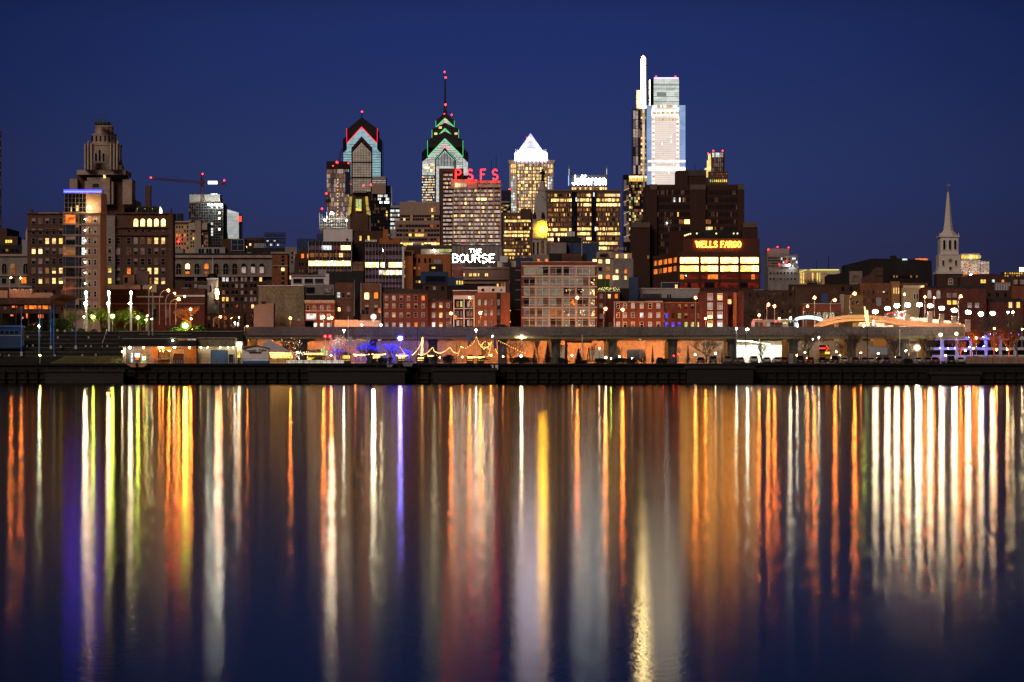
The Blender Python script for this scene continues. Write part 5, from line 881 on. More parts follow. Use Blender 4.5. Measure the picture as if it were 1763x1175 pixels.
part(b.r, 'terrace_light', mb, emi('terrace_spark', (220, 210, 120), 2), kind='stuff'); b.mast(1042, 486, 548, .1, dd=-.5, mat=GREYP); b.box('planter', 1028, 1050, 480, HEDGE, yb=501, dep=2, dd=3); b.done()
b = B('white_trim_row_house', 'red brick row house with white trimmed windows right of the roof garden house', 'house', 1100, 900); b.box('wall', 1057, 1143, 521, BR_R, dep=6); b.bars('coping', [(1056.5, 1112, 519.5, 521.3), (1112, 1141, 518.6, 521)], ST_P, dd=-.4); b.mast(1057.5, 520, 563, .14, dd=-.5, mat=WHT, name='downpipe')
b.grid((1064, 1076, 1089.7, 1104.8, 1119.3, 1133.5), (527, 543, 559), 5.2, 8, lambda i, j: R.choice(['k', 'k', 'b', 'b2']) if j != 1 else ['k', 'b2', 'b', 'c', 'b2', 'b2'][i], fr=WHT, t=.65, sash='h', solo=True); b.done()
b = B('blue_lit_row_house', 'dark red row house with several blue lit windows', 'house', 1171, 901); b.box('wall', 1142.6, 1209, 522, BR_M, dep=6); b.bars('coping', [(1142, 1209, 520.5, 522.3)], BR_O, dd=-.4); b.mast(1143, 521, 563, .13, dd=-.5, mat=WHT, name='downpipe'); b.mast(1208, 521, 563, .13, dd=-.5, mat=WHT, name='downpipe')
b.grid(rng(1147.5, 11.2, 6), (528, 544, 559), 5, 8, ov(pk(k=2, d2=2), {(0, 1): 'bl', (0, 2): 'bl', (1, 2): 'bl', (2, 2): 'bl', (2, 1): 'g', (3, 2): 'g', (4, 2): 'g', (5, 2): 'w', (5, 1): 'd'}), fr=BR_R, t=.5, solo=True, sash='h'); b.done()
b = B('white_roof_store', 'long white upper wall with dark graffiti patches above the row houses', 'building', 1150, 925); b.box('wall', 1098, 1204, 498, GREYP, dep=8); b.bars('coping', [(1097, 1205, 496.3, 498.4)], ST_P, dd=-.3); b.box('glass_house', 1139, 1170, 486.5, G_B, yb=497, dep=4, dd=2); b.bars('glass_frame', [(1139, 1170, 486, 487), (1139, 1139.8, 487, 497)], STEEL, dd=1.8); b.win(1165, 493.5, 4.5, 6.5, 'w', BLK, dd=1.8, solo=True); b.bars('mural', [(1106, 1139, 506, 516)], wall('mural_grey', (.06, .05, .06), .6, scale=1.5), dd=-.05, th=.1); b.box('blue_shed', 1083, 1098, 478, BLUED, dep=4, dd=-3); b.box('roof_dark', 1096, 1206, 514, ROOFD, dep=4, dd=-4); b.grid((1150, 1154), (510,), 2.5, 6, pk(k=1), fr=BLK); b.roofkit(1180, 1195, 514, 2, BLK, hmax=2, dd=-3); b.done()
b = B('corner_sash_house', 'dark red corner house with tall bright white sash windows', 'house', 1231, 899); b.box('wall', 1204, 1253, 504, BR_M, dep=7); b.bars('coping', [(1203.5, 1253.5, 502.5, 504.4)], BR_D, dd=-.4); b.box('rear_wing', 1252, 1283, 502, BR_M, dep=6, dd=6); b.grid((1222.5, 1239.5), (511.5, 527.5, 543, 558.5), 8, 11, ov(pk(c=1), {(0, 2): 'h', (0, 3): 'h', (1, 0): 'w', (0, 0): 'b2', (0, 1): 'b2', (1, 1): 'b2'}), fr=WHT, sash='hv', t=.7, solo=True); b.win(1256.5, 519, 10, 8, 'w', BLK, dd=5.8, sash='v', solo=True); b.box('orange_pier', 1264, 1270, 504, BR_O, dep=3, dd=4); b.done()
# ================================================================ right side
b = B('beige_hospital', 'beige tower block with three red roof lamps right of the bank building', 'building', 1347, 1900); b.box('wall', 1321, 1359, 428, ST_G, dep=20, dd=1); b.box('lower_wall', 1359, 1373.5, 439, ST_G, dep=20); b.box('front_wing', 1321, 1373, 460, ST_G, dep=8, dd=-6); b.office(1344, 1373, 441, 460, 3, 9, pk(k=3, c=2, d=1), ST_G, .45, .2, dd=-.3); b.office(1322, 1343, 441, 460, 4, 6, pk(k=4, d2=2), ST_G, .45, .2, dd=.7); b.grid(rng(1325, 6, 8), (471, 481), 2.4, 3.4, pk(k=3, d2=1), dd=-6.2); b.box('white_house', 1341, 1357, 455.5, GREYP, yb=461, dep=4, dd=-7)
for x, y in ((1322.5, 430), (1338.5, 425.5), (1357.5, 426.5)): b.lamp(x, y, 'beacon', 1, name='beacon')
for x, y in ((1339.5, 456, ), (1352, 452)): b.lamp(x, y, 'beacon', 1, dd=-8, name='beacon')
b.lamp(1357.5, 457.5, 'cool', .9, dd=-8, name='roof_lamp'); b.mast(1311, 455, 470, .2); b.mast(1408, 449, 466, .2); b.mast(1429, 440, 466, .3); b.done()
b = B('lit_glass_pavilion', 'low cream building with a glowing yellow roof line', 'building', 1410, 1500); b.box('wall', 1376, 1446, 464, CREAM, dep=10); b.box('dark_end', 1424, 1445, 473, DARK, dep=4, dd=-4); YL = emi('eave_glow', (236, 218, 120), 1.2); b.bars('light_strip', [(1395, 1444, 464, 466)], YL, dd=-.7, th=.3); b.strip('light_strip', [(1376, 469), (1389, 465)], 1.3, YL, dd=-.8); b.grid(rng(1379, 4, 11), (479,), 2.2, 18, pk(d=3, y=1, g=2), dd=-.05); b.joined('fin', [(1377+k*4, 1378+k*4, 467, 492) for k in range(12)], CREAM, dd=-.8, th=.8); b.done()
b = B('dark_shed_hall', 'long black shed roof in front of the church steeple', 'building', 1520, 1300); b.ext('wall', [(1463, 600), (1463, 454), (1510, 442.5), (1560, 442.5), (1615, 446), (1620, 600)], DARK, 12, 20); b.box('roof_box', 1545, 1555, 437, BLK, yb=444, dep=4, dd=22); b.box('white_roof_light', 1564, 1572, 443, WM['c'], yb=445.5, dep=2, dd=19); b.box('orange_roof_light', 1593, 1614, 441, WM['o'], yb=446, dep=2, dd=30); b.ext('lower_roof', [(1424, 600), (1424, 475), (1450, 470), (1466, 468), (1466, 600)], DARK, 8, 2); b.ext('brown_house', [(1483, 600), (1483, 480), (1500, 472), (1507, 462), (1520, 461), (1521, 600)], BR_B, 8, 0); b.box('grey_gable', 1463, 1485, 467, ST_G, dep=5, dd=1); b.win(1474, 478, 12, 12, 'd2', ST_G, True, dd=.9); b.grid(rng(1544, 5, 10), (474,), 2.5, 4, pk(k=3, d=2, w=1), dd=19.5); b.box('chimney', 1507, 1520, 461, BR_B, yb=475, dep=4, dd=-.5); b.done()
# church
b = B('church_steeple', 'tall white church steeple with a belfry and a slender spire', 'steeple', 1635, 1200)
CH = wall('church_white', (.74, .7, .66), .12); d = 1200
b.box('tower_base', 1613, 1657, 470, BR_D, dep=9); b.bars('balustrade', [(1612, 1658, 467.5, 472)], CH, dd=-.6, th=10); b.box('clock_stage', 1616.5, 1654, 439, CH, yb=468, dep=8, dd=.4); b.ext('clock_stage_cap', [(1615, 470), (1618, 445), (1621, 439), (1650, 439), (1653, 445), (1656, 470)], CH, 7, 1); b.box('cornice', 1619, 1651, 436.5, CH, yb=439.5, dep=8, dd=.2); b.box('belfry', 1619.5, 1650.5, 408, CH, yb=437.5, dep=7.5, dd=.6); b.box('belfry_cornice', 1617.5, 1652, 405.5, CH, yb=408.5, dep=8.4, dd=.1); b.lathe('dome', 1635, [(16, 406), (14.5, 402), (11, 399), (9, 396.5)], CH, 8, .5, d, 4.3); b.lathe('drum', 1635, [(8.6, 397), (8.4, 389.5), (9, 389)], CH, 8, .5, d, 4.3); b.lathe('spire', 1635, [(7.6, 389.5), (6.6, 380), (4.2, 355), (2, 334), (.8, 329)], CH, 8, .5, d, 4.3)
b.lathe('gilt_ball', 1634.6, [(.3, 330), (1.2, 327), (.4, 325), (.3, 313), (.2, 307)], GOLD, 6, 0, d, 4.3); b.bars('weather_vane', [(1632.5, 1638.5, 317, 319.5)], GOLD, dd=4.2, th=.1)
for x in (1626, 1635.8, 1644.8): b.win(x, 421.5, 4, 16, 'k', CH, True, dd=.5, solo=True)
for x in (1624, 1646): b.win(x, 453, 3, 9, 'k', CH, dd=.3)
b.win(1636.5, 462.5, 4, 5, 'k', CH, dd=.3, solo=True); b.win(1636.5, 485, 7, 10, 'd2', CH, True, solo=True, sash='hv')
mb = MB(); c = P(1636.5, 449, 1200)+Vector((0, .3, 0)); r = 3.6*1200/F; mb.prism([c+Vector((r*math.cos(t*math.pi/12), 0, r*math.sin(t*math.pi/12))) for t in range(24)], 0, vec=(0, .3, 0)); part(b.r, 'clock_face', mb, ST_G); mb = MB(); mb.box(c.x-.06, c.x+.06, c.y-.08, c.y-.02, c.z, c.z+.55); mb.box(c.x, c.x+.4, c.y-.08, c.y-.02, c.z-.05, c.z+.05); part(b.r, 'clock_hand', mb, BLK)
b.lathe('urn', 1619, [(.8, 409), (1.2, 404), (.3, 401)], CH, 6, 0, d, 1); b.lathe('urn', 1651, [(.8, 409), (1.2, 404), (.3, 401)], CH, 6, 0, d, 1); b.done()
b = B('orange_framed_block', 'pale framed apartment block under construction right of the steeple', 'building', 1675, 1700); b.box('wall', 1640, 1688, 440, BR_B, dep=14, dd=1); b.box('low_wing', 1688, 1703, 450, BR_B, dep=12, dd=1); b.box('roof_storey', 1655, 1687, 437, CREAM, yb=447, dep=6, dd=.5); b.office(1650, 1688, 448, 473, 4, 8, pk(b2=2, pb=2, o=.6), ST_P, .22, .16, dd=.6); b.office(1688, 1703, 450, 473, 4, 3, pk(b2=2, pb=2), ST_P, .22, .16, dd=.6); b.grid(rng(1657, 5, 7), (442.5,), 3.5, 5, pk(y=1, g=1, h=.3)); b.lamp(1668, 475, 'wht', 1.6, dd=-8, name='site_lamp'); b.mast(1658, 435, 440, .2); b.done()
# low houses on the right
b = B('dark_roof_terrace', 'row of dark low roofs with a lit window right of the steeple', 'building', 1720, 1150); b.ext('wall', [(1655, 600), (1655, 478), (1680, 472), (1712, 471), (1735, 476), (1790, 474), (1790, 600)], BR_D, 8, 2); b.win(1694, 484.5, 9, 6, 'y', BLK, dd=1.8, sash='v', solo=True); b.win(1711.5, 484, 4, 4.5, 'c', BLK, dd=1.8); b.box('white_portico', 1712, 1738, 487, GREYP, yb=506, dep=2, dd=-2); b.bars('column', [(1713+k*4.5, 1714.5+k*4.5, 490, 506) for k in range(6)], WHT, dd=-2.6, th=.4); b.box('white_chimney', 1746, 1752, 482, ST_P, yb=490, dep=2); b.box('white_chimney', 1757, 1764, 482, ST_P, yb=490, dep=2); b.grid((1728,), (484,), 4, 4, pk(o=1), dd=1.8); b.done()
b = B('right_edge_block', 'dim block with a bright white sign light at the right edge', 'building', 1748, 1500); b.box('wall', 1728, 1790, 468, BR_B, dep=10); b.grid(rng(1731, 4, 8), (471, 476), 2, 2.4, pk(y=2, d=1, k=1)); mb = MB(); p = P(1760, 464.5, 1499); mb.box(X(1755, 1499), X(1770, 1499), 1498, 1499, Z(468, 1499), Z(461, 1499)); part(b.r, 'lit_sign', mb, WM['c2']); b.done()
b = B('orange_gable_row', 'orange brown gabled houses behind the ramp lamps', 'house', 1530, 1000); b.box('wall', 1483, 1600, 487, BR_O if False else wall('brick_umber', (.2, .09, .05)), dep=7, dd=4); b.box('ochre_house', 1535, 1549, 485, wall('ochre_render', (.34, .2, .09), .15), dep=4); b.ext('cream_front', [(1552, 600), (1552, 496), (1565, 494), (1590, 491.5), (1590, 600)], wall('cream_render', (.5, .42, .27), .15), 4, -2); b.bars('coping', [(1554, 1590, 492, 496)], CREAM, dd=-2.3); b.grid((1573, 1577.5, 1582), (511,), 2.4, 9, pk(k=1), dd=-2.2, fr=CREAM); b.win(1586.5, 495.5, 4, 4.5, 'h', None, dd=-2.6); b.grid((1539, 1543, 1547), (501,), 1.2, 10, pk(w=1, d=1), dd=-.2); b.box('white_board', 1507.5, 1516, 513, GREYP, yb=527, dep=.5, dd=-2); b.win(1524, 502.5, 3, 2, 'c', None, dd=3.6); b.grid(rng(1490, 8, 6), (503, 517), 3, 6, pk(k=3, d2=2), dd=3.9, fr=BR_D); b.done()
b = B('yellow_gable_house', 'ochre rendered house with a blank gable behind the arched ramp', 'house', 1463, 985); b.box('wall', 1449, 1486, 508, wall('ochre_wall', (.25, .16, .07), .2), dep=6); b.box('pale_wall', 1446, 1453, 507, ST_B, dep=4, dd=-.6); b.win(1465, 536, 5, 8, 'k', BR_B, solo=True); b.win(1466, 519, 5, 8, 'k', BR_B, solo=True); b.win(1476, 522, 5, 7, 'k', BR_B); b.done()
b = B('flat_red_pavilion', 'low flat roofed red brick building with large dark windows', 'building', 1416, 975); b.box('wall', 1380, 1448, 523.5, BR_O if False else wall('brick_rust', (.24, .075, .045)), dep=6); b.bars('fascia', [(1378, 1449, 522.5, 524)], STEEL, dd=-.6, th=1); b.grid(rng(1388, 11, 6), (545,), 9, 15, pk(k=2, d2=1, d=.6), fr=BR_D, t=.5, solo=True, sash='v'); b.box('blue_silo', 1415, 1428, 505, BLUED, yb=524, dep=4, dd=4); b.box('dark_block', 1375, 1450, 493, BR_D, dep=6, dd=12); b.done()
b = B('brick_lane_houses', 'row of brick houses with white arched dormers behind the lamps', 'house', 1640, 985); b.box('wall', 1588, 1700, 497, BR_M, dep=7, dd=2); b.ext('roof', [(1588, 500), (1592, 494), (1696, 492), (1702, 500)], ROOFD, 6, 2.5); b.grid((1601.5, 1617), (507,), 5.5, 13, pk(b2=1, d=1), fr=WHT, arch=True, t=.8, dd=1.9, solo=True); b.grid((1635.5, 1645), (509, 521), 6.5, 7, ov(pk(b=1), {(0, 1): 'y', (1, 1): 'y'}), fr=ST_P, dd=1.9, t=.5, solo=True); b.grid((1671, 1683.5), (526,), 6, 7.5, pk(b2=1), fr=WHT, dd=1.9, t=.6, solo=True, sash='h'); b.grid((1600, 1621), (526,), 7, 8, pk(d2=1, d=1), fr=BR_D, dd=1.9, solo=True); b.roofkit(1600, 1690, 494, 4, BLK, hmax=2); b.done()
b = B('right_brick_house', 'brick house with two lit sash windows at the right end', 'house', 1742, 990); b.box('wall', 1700, 1762, 521, BR_M, dep=6); b.box('tall_side', 1743, 1790, 492, BR_R, dep=6, dd=1.5); b.grid((1739.5, 1753), (525.5,), 5.5, 9.5, ov(pk(w=1), {(1, 0): 'y'}), fr=WHT, sash='h', t=.5, solo=True); b.ext('roof', [(1698, 522), (1702, 514), (1758, 514), (1764, 522)], ROOFD, 5, .3); b.done()
# dark houses that close the streets between
for (x0, x1, y, D, mt, lab) in ((297, 420, 540, 960, BR_D, 'dark low houses below the long row of arched windows'), (400, 450, 520, 1000, BR_D, 'dark brick house left of the blank concrete block'), (690, 900, 520, 1030, BR_D, 'dark rear houses behind the maroon row block'), (1030, 1290, 500, 1100, BR_D, 'dark rear houses behind the white roofed store'), (1270, 1390, 500, 1050, BR_D, 'dark low houses hidden behind the big bare trees'), (1360, 1480, 490, 1200, BR_D, 'dark low houses below the cream pavilion'), (-40, 120, 495, 935, BR_D, 'dark low houses behind the orange lit pier deck'), (480, 660, 470, 1250, BR_D, 'dark lofts behind the white rendered flats'), (1570, 1790, 500, 1060, BR_D, 'dark low houses at the foot of the steeple'), (90, 330, 500, 1010, BR_D, 'dark houses behind the glass cornered tower')):
    b = B('dark_house', lab, 'house', (x0+x1)/2, D); b.box('wall', x0, x1, y, mt, dep=6); n = int((x1-x0)/14); b.grid(rng(x0+7, 14, n), (y+8, y+22, y+36), 4.5, 6.5, pk(k=12, d2=4, d=1.5, w=.5), fr=BR_B); b.roofkit(x0+4, x1-4, y, max(2, n//3), hmax=2.5, dd=1); b.done()
# ================================================================ waterfront
# --- left: terraces, lawn, kiosk, pier deck
TERS = wall('terrace_stone', (.016, .016, .017), .4)
ter = empty('stepped_terrace', (X(105, 800), 800, QT), 'dark grey stone amphitheatre terraces down to the quay at the left', 'terrace')
for k, y in enumerate((613, 606, 598.5, 591, 584, 577, 571)):
    D = 781+k*5; mb = MB(); mb.box(X(-60, D), X(212 if k < 3 else 208, D), D, D+8, QT-.2, Z(y, D)); part(ter, 'step', mb, TERS)
    mb = MB(); mb.box(X(-60, D), X(208, D), D-.06, D+.5, Z(y, D)-.14, Z(y, D)+.03); part(ter, 'nosing', mb, CONC_D)
BN = ['leftmost behind the lawn', 'behind the middle of the lawn', 'behind the lawn right of the middle one', 'below the kiosk corner', 'right of the kiosk corner', 'high up left of the single pole', 'high up beside the kiosk roof', 'high up right of the single pole', 'high up at the right end', 'halfway up left of the single pole', 'left of a close pair halfway up', 'right of a close pair halfway up', 'halfway up at the right end', 'on the top step left of the hedge', 'on the top step by the single pole', 'on the top step under the middle lamp', 'on the top step beside the blue pair', 'on the lowest step below the kiosk', 'by the thick blue pole', 'at the far edge']
bl = [(95, 613), (142, 613), (165, 612), (47, 597), (57, 596), (100, 582), (48, 581), (153, 582), (206, 582), (105, 598), (148, 597), (157, 597), (185, 597), (112, 571), (125, 570), (171, 571), (99, 570), (16, 613), (38, 612), (0, 612)]
for k, (x, y) in enumerate(bl):
    o = empty('stone_block', P(x, y, 780), 'small pale stone block on the dark terraces, '+BN[k], 'block', 'stone blocks on the terraces'); D = 780+max(0, (613-y))*.7; mb = MB(); mb.box(X(x-1.2, D), X(x+1.2, D), D-.6, D, Z(y+1, D), Z(y-2.6, D)); part(o, 'block', mb, ST_P)
mb = MB(); 
def gp(x, y): return P(x, y, 773)
mb.hexa([Vector((X(80, 763), 766, QT-.1)), Vector((X(211, 763), 766, QT-.1)), Vector((X(211, 780), 780, QT)), Vector((X(112, 780), 780, QT)), Vector((X(84, 763), 766, QT+.02)), Vector((X(211, 763), 766, QT+.02)), Vector((X(211, 780), 780, Z(614, 780))), Vector((X(112, 780), 780, Z(614, 780)))])
struct('lawn', mb, LAWN)
mb = MB()
for k in range(5000):
    t = R.random(); y = 766+14*t; x = R.uniform(X(84+28*t, 766+14*t), X(210, 766+14*t)); z = QT+.02+(Z(614, 780)-QT-.02)*t; a = R.uniform(0, 6.28); w = .035; h = R.uniform(.05, .16)
    mb.poly([(x-w*math.cos(a), y-w*math.sin(a), z), (x+w*math.cos(a), y+w*math.sin(a), z), (x+R.uniform(-.06, .06), y, z+h)])
struct('lawn_grass', mb, wall('grass_blade', (.16, .15, .05), .5), 'stuff')
b = B('blue_kiosk', 'blue painted kiosk with two windows at the left edge of the terraces', 'kiosk', 16, 788, QT); BLK2 = BLUED
b.box('wall', -20, 36.5, 563, wall('kiosk_blue', (.025, .05, .13), .2), dep=5, yb=600); b.bars('roof', [(-21, 38, 560.8, 563.4)], BLUEM, dd=-.5, th=6); b.bars('rail', [(-20, 36.5, 577.5, 578.6)], GREYP, dd=-.2); b.grid((3.5, 12.5, 20.5, 29), (573,), 6.5, 6, pk(k=1), fr=BLUEM, t=.5, solo=True); b.done()
for x, y0, y1, lab in ((36.8, 530, 611, 'thick blue pole beside the blue kiosk with a pale foot'), (68.3, 531, 612, 'thin blue pole carrying a white lamp'), (87.6, 527, 597, 'blue pole left one of the close pair'), (92.8, 524, 611, 'blue pole right one of the close pair'), (130.5, 534, 597, 'single blue pole standing before the park hedge')):
    o = empty('blue_pole', P(x, y1, 785), lab, 'pole', 'blue poles on the terraces'); mb = MB(); a, c = PG(x, y1+2, 785), P(x, y0, 785); mb.tube([a, c], .13, 6); part(o, 'pole', mb, BLUEM)
    mb = MB(); mb.box(a.x-.25, a.x+.25, 784.8, 785.2, a.z-.3, a.z+(2.8 if x < 40 else .5)); part(o, 'foot', mb, ST_P)
sr = empty('stair_rail', P(178, 598, 800), 'pale diagonal stair handrail on the terraces', 'railing'); mb = MB()
q = [P(176, 598, 795), P(176.5, 590, 798), P(180, 580, 804), P(183.8, 568, 811)]; mb.tube(q, .07, 5); part(sr, 'handrail', mb, WHT)
for p in q: mb = MB(); mb.tube([p, p-Vector((0, 0, 1.1))], .05, 5); part(sr, 'post', mb, WHT)
b = B('pier_deck', 'flat roofed deck building with orange lit parapets at the left edge', 'pavilion', 50, 850, QT)
b.ext('fascia', [(-30, 524), (-30, 513), (84, 513), (92, 508), (107, 507), (104, 512), (88, 516), (84, 524)], BR_D, 30, 0); b.box('back_wall', -30, 84, 538, DARK, dep=3, dd=18); LPN = wall('parapet_render', (.42, .3, .22), .15)
for x0, x1, y in ((-20, 3, 500), (3.5, 9.5, 500), (11, 46, 499), (46.5, 86, 504.5)): b.box('parapet_panel', x0, x1, y, LPN, yb=513, dep=.6, dd=6 if x0 > 5 else 3)
for k, x in enumerate((8, 14.5, 21, 28, 35, 42)): b.box('white_unit', x, x+5, 497.5-(k % 2), WHT, yb=503, dep=2, dd=8)
b.box('deck_sign', 38, 52, 505, LPN, yb=507, dep=.3, dd=2); b.box('deck_sign', 58, 86, 504, LPN, yb=509.5, dep=.3, dd=2.5)
for x in (0, 25, 46.5, 70, 82): b.box('column', x, x+1.6, 520, BLK, dep=.8, dd=1)
GLW = emi('bar_glow', (255, 92, 20), 1.3, .8, 1.2)
for x0, x1, y0, y1 in ((3, 12, 524.5, 528), (25, 46, 522, 530), (48.5, 70, 522, 530), (0, 5, 540, 542.5), (28, 32, 538, 546), (49, 58, 540, 546), (19, 23, 544, 547)): b.win((x0+x1)/2, (y0+y1)/2, x1-x0, y1-y0, 'o', None, dd=17.5, solo=True)
b.lamp(59, 559, 'red', .6, dd=-1, name='lamp'); b.done()
# --- the ferry terminal and the roller door store
b = B('ferry_terminal', 'low terminal building with an orange lit hall and lamps under its eave', 'building', 275, 772, QT)
ORW = wall('ochre_hall_wall', (.5, .24, .1), .2); 
b.box('roof', 207, 339, 586.5, DARK, yb=597.5, dep=12, dd=-2.2); b.box('upper_roof', 228, 336, 578.5, ROOFD, yb=587, dep=9); b.bars('gutter', [(207, 339, 596.6, 597.8), (212, 335, 583, 583.8)], STEEL, dd=-2.5, th=.2); b.lamp(211.5, 606, 'wht', 1.1, dd=-1.2, name='wall_lamp'); b.box('left_pier', 212.5, 217, 597, ST_B, dep=1.2, dd=-.8); b.box('wall', 217, 262, 597, GREYP, dep=1, dd=1.5); b.box('hall_wall', 262, 337, 597, ORW, dep=1, dd=1.5)
b.grid(rng(310, 8, 4), (585.5,), 7, 4.5, pk(d=1, b2=1), dd=-.1); b.win(226, 616, 3.4, 16, 'c', ST_P, dd=1.4, solo=True); b.win(226, 613.5, 2, 3, 'c2', None, dd=1.2); b.win(235.5, 612, 8.5, 6.6, 'c2', BLK, dd=1.3, solo=True); b.win(235, 618.5, 6.4, 3.6, 'o', BLK, dd=1.3, solo=True, t=.4); b.win(246.5, 617.5, 9, 15, 'g', ST_P, dd=1.4, solo=True); b.win(246.5, 617, 5, 6, 'c2', None, dd=1.2, solo=True); b.win(281.5, 612, 18, 14, 'd', BLK, dd=1.3, solo=True, sash='v'); b.bars('counter', [(266, 293, 618, 619)], ST_P, dd=.4, th=.6)
for k in range(8): b.box('post', 267+k*5, 267.5+k*5, 619, BLK, dep=.1, dd=.3)
for x, y, kd, r in ((224, 599, 'wht', 2.6), (248, 599, 'sod', 1.9), (275, 599, 'sod', 2.3), (281, 599, 'sod', 2.3), (301, 598.5, 'wht', 2.3), (327, 599, 'sod', 1.9), (299.7, 587, 'wht', 1.6), (292.3, 604.5, 'yg', 1), (276, 605, 'sod', .8), (282, 605, 'sod', .8)): b.lamp(x, y, {'sod': 'esod', 'wht': 'ewht'}.get(kd, kd), r*.8, dd=-.9 if y > 590 else -2.8, name='eave_lamp')
b.done()
o = empty('boarding_ramp', P(305, 629, 767), 'white framed boarding gangway standing in the orange light of the terminal', 'gangway'); mb = MB(); D = 767
for x0, x1 in ((297, 292.5), (318, 317)): mb.tube([P(x1, 631, D), P(x0, 601, D+2)], .16, 5)
part(o, 'side_frame', mb, ST_P); mb = MB(); mb.tube([P(297, 601, D+2), P(319, 600, D+2)], .16, 5); mb.tube([P(298, 605, D+2), P(318, 604.5, D+2)], .1, 5); part(o, 'head_beam', mb, ST_P)
mb = MB(); mb.hexa([P(296.5, 627, D), P(316, 627, D), P(316, 627, D+1), P(296.5, 627, D+1), P(299, 609, D+2), P(317, 609, D+2), P(317, 609, D+3), P(299, 609, D+3)]); part(o, 'ramp', mb, BR_R); mb = MB(); mb.box(X(291, D), X(318, D), D-.5, D+1, Z(632, D), Z(628.5, D)); part(o, 'landing', mb, ST_B)
for x in (300, 305, 309, 313): mb = MB(); mb.tube([P(x, 628, D-.4), P(x, 621, D-.4)], .05, 4); part(o, 'stanchion', mb, WHT)
o = empty('quay_chute', P(235, 629, 759), 'orange lit trapezoid canopy of a landing on the quay edge below the terminal', 'canopy'); mb = MB(); D = 758.5; mb.prism([P(x, y, D) for x, y in ((216.5, 626.5), (254, 626.5), (247, 632.5), (226, 632.5))], 0, vec=(0, 1.2, 0)); part(o, 'canopy', mb, wall('canvas_orange', (.55, .3, .14), .2)); mb = MB(); mb.box(X(233.5, D), X(237, D), D-.6, D-.1, Z(631, D), Z(625, D)); part(o, 'bollard', mb, BLK)
b = B('roller_door_store', 'concrete store with a blue roller door in a bright cream wall', 'building', 374, 775, QT)
b.box('wall', 341.5, 407, 597, CREAM, dep=6); b.box('upper_wall', 341, 406, 582.5, CONC, yb=597.3, dep=7, dd=-1.4); b.bars('coping', [(340, 407, 581.7, 583)], ST_P, dd=-1.8, th=.6); b.joined('joint', [(358.5, 359, 584, 597), (383, 383.5, 584, 597)], CONC_D, dd=-1.5, th=.12); b.bars('side_pier', [(336, 341.3, 584, 626)], CONC_D, dd=-1.2, th=3)
b.box('roller_door', 364, 391, 604.5, wall('door_blue', (.12, .3, .55), .1), dep=.1, dd=-.1); b.joined('door_slat', [(364, 391, 606+k*2, 606.4+k*2) for k in range(10)], BLUED, dd=-.16, th=.08); b.bars('door_frame', [(363, 364, 603.5, 626), (391, 392, 603.5, 626), (363, 392, 603.3, 604.5)], BLUED, dd=-.2, th=.2); b.win(398, 618, 7, 14, 'bg', GREYP, dd=-.05, solo=True)
for x in (346, 358, 380, 393, 402): b.lamp(x, 598.6, 'ewht', .7, dd=-.8, name='wall_lamp')
b.joined('fence_wire', [(352+k*2, 352.2+k*2, 615, 626) for k in range(28)]+[(350, 408, 615, 615.3)], STEEL, dd=-3, th=.05); b.done()
b = B('fenced_yard_shed', 'bright lit little yard shed right of the roller door store', 'shed', 413, 778, QT); b.box('wall', 407.5, 417, 590, CREAM, dep=4); b.bars('roof', [(406.5, 418, 588.6, 590)], STEEL, dd=-.6, th=5); b.lamp(412.5, 593, 'ewht', 2.2, dd=-1, name='wall_lamp'); b.win(411, 612, 5, 8, 'y', GREYP, solo=True); b.done()
b = B('bank_of_grass', 'dark planted bank above the terminal roof', 'planter', 330, 800, QT); b.box('bank', 205, 418, 571, ROOFD, dep=14, yb=626); b.bars('edge_kerb', [(205, 418, 570, 571.5), (240, 330, 575, 576)], CONC, dd=-.3); b.done()
# --- stalls and tents
b = B('food_stall', 'white food stall with a low gable and black lettering', 'stall', 440, 776, QT)
b.ext('wall', [(417.5, 626), (417.5, 600), (430, 597.5), (441, 595.8), (452, 597.5), (462.5, 600), (462.5, 626)], WHT, 3.5); b.strip('roof_edge', [(416.5, 600.5), (430, 597.5), (441, 595.4), (452, 597.3), (463.5, 600.6)], .9, BR_D, dd=-.4, dep=4.5)
letters(b.r, 'Funnel', 421.5, 441, 601.6, 605.6, 776, BLK, .2, -.12, depth=.08); letters(b.r, 'Cake', 446, 458.5, 601.2, 605, 776, BLK, .2, -.12, depth=.08); b.box('sign_board', 429, 450, 606, BR_D, yb=609, dep=.1, dd=-.1); b.bars('counter', [(432, 462, 619.8, 621.5)], WM['b2'], dd=-.2, th=.3); b.bars('skirt', [(418, 462.5, 621.8, 626)], BLUEM, dd=-.1, th=.2); b.done()
def bulbs(root, pts, n, r, key, D, sag=0, cord=True, jit=0):
    """cord with bulbs along a photo polyline"""
    pp = []
    for (a, c) in zip(pts, pts[1:]):
        for k in range(6):
            t = k/6; x = a[0]+(c[0]-a[0])*t; y = a[1]+(c[1]-a[1])*t+sag*4*t*(1-t); pp.append(P(x, y, D))
    pp.append(P(*pts[-1], D)); mb = MB()
    if cord: mb.tube(pp, .035, 4); part(root, 'cord', mb, BLK)
    mb = MB(); L_ = len(pp)-1
    for k in range(n):
        t = (k+.5)/n*L_; i = min(int(t), L_-1); p = pp[i].lerp(pp[i+1], t-i); mb.octa((p.x+R.uniform(-jit, jit), p.y+R.uniform(-jit, jit), p.z-.12+R.uniform(-jit, jit)), r*R.uniform(.8, 1.2))
    part(root, 'bulb', mb, LK[key], kind='stuff')
def light_string(lab, pts, n, r=.11, key='bulb', D=784, sag=0, group='festoon strings in the riverside garden'):
    o = empty('light_string', P(*pts[0], D), lab, 'light string', group); bulbs(o, pts, n, r, key, D, sag); return o
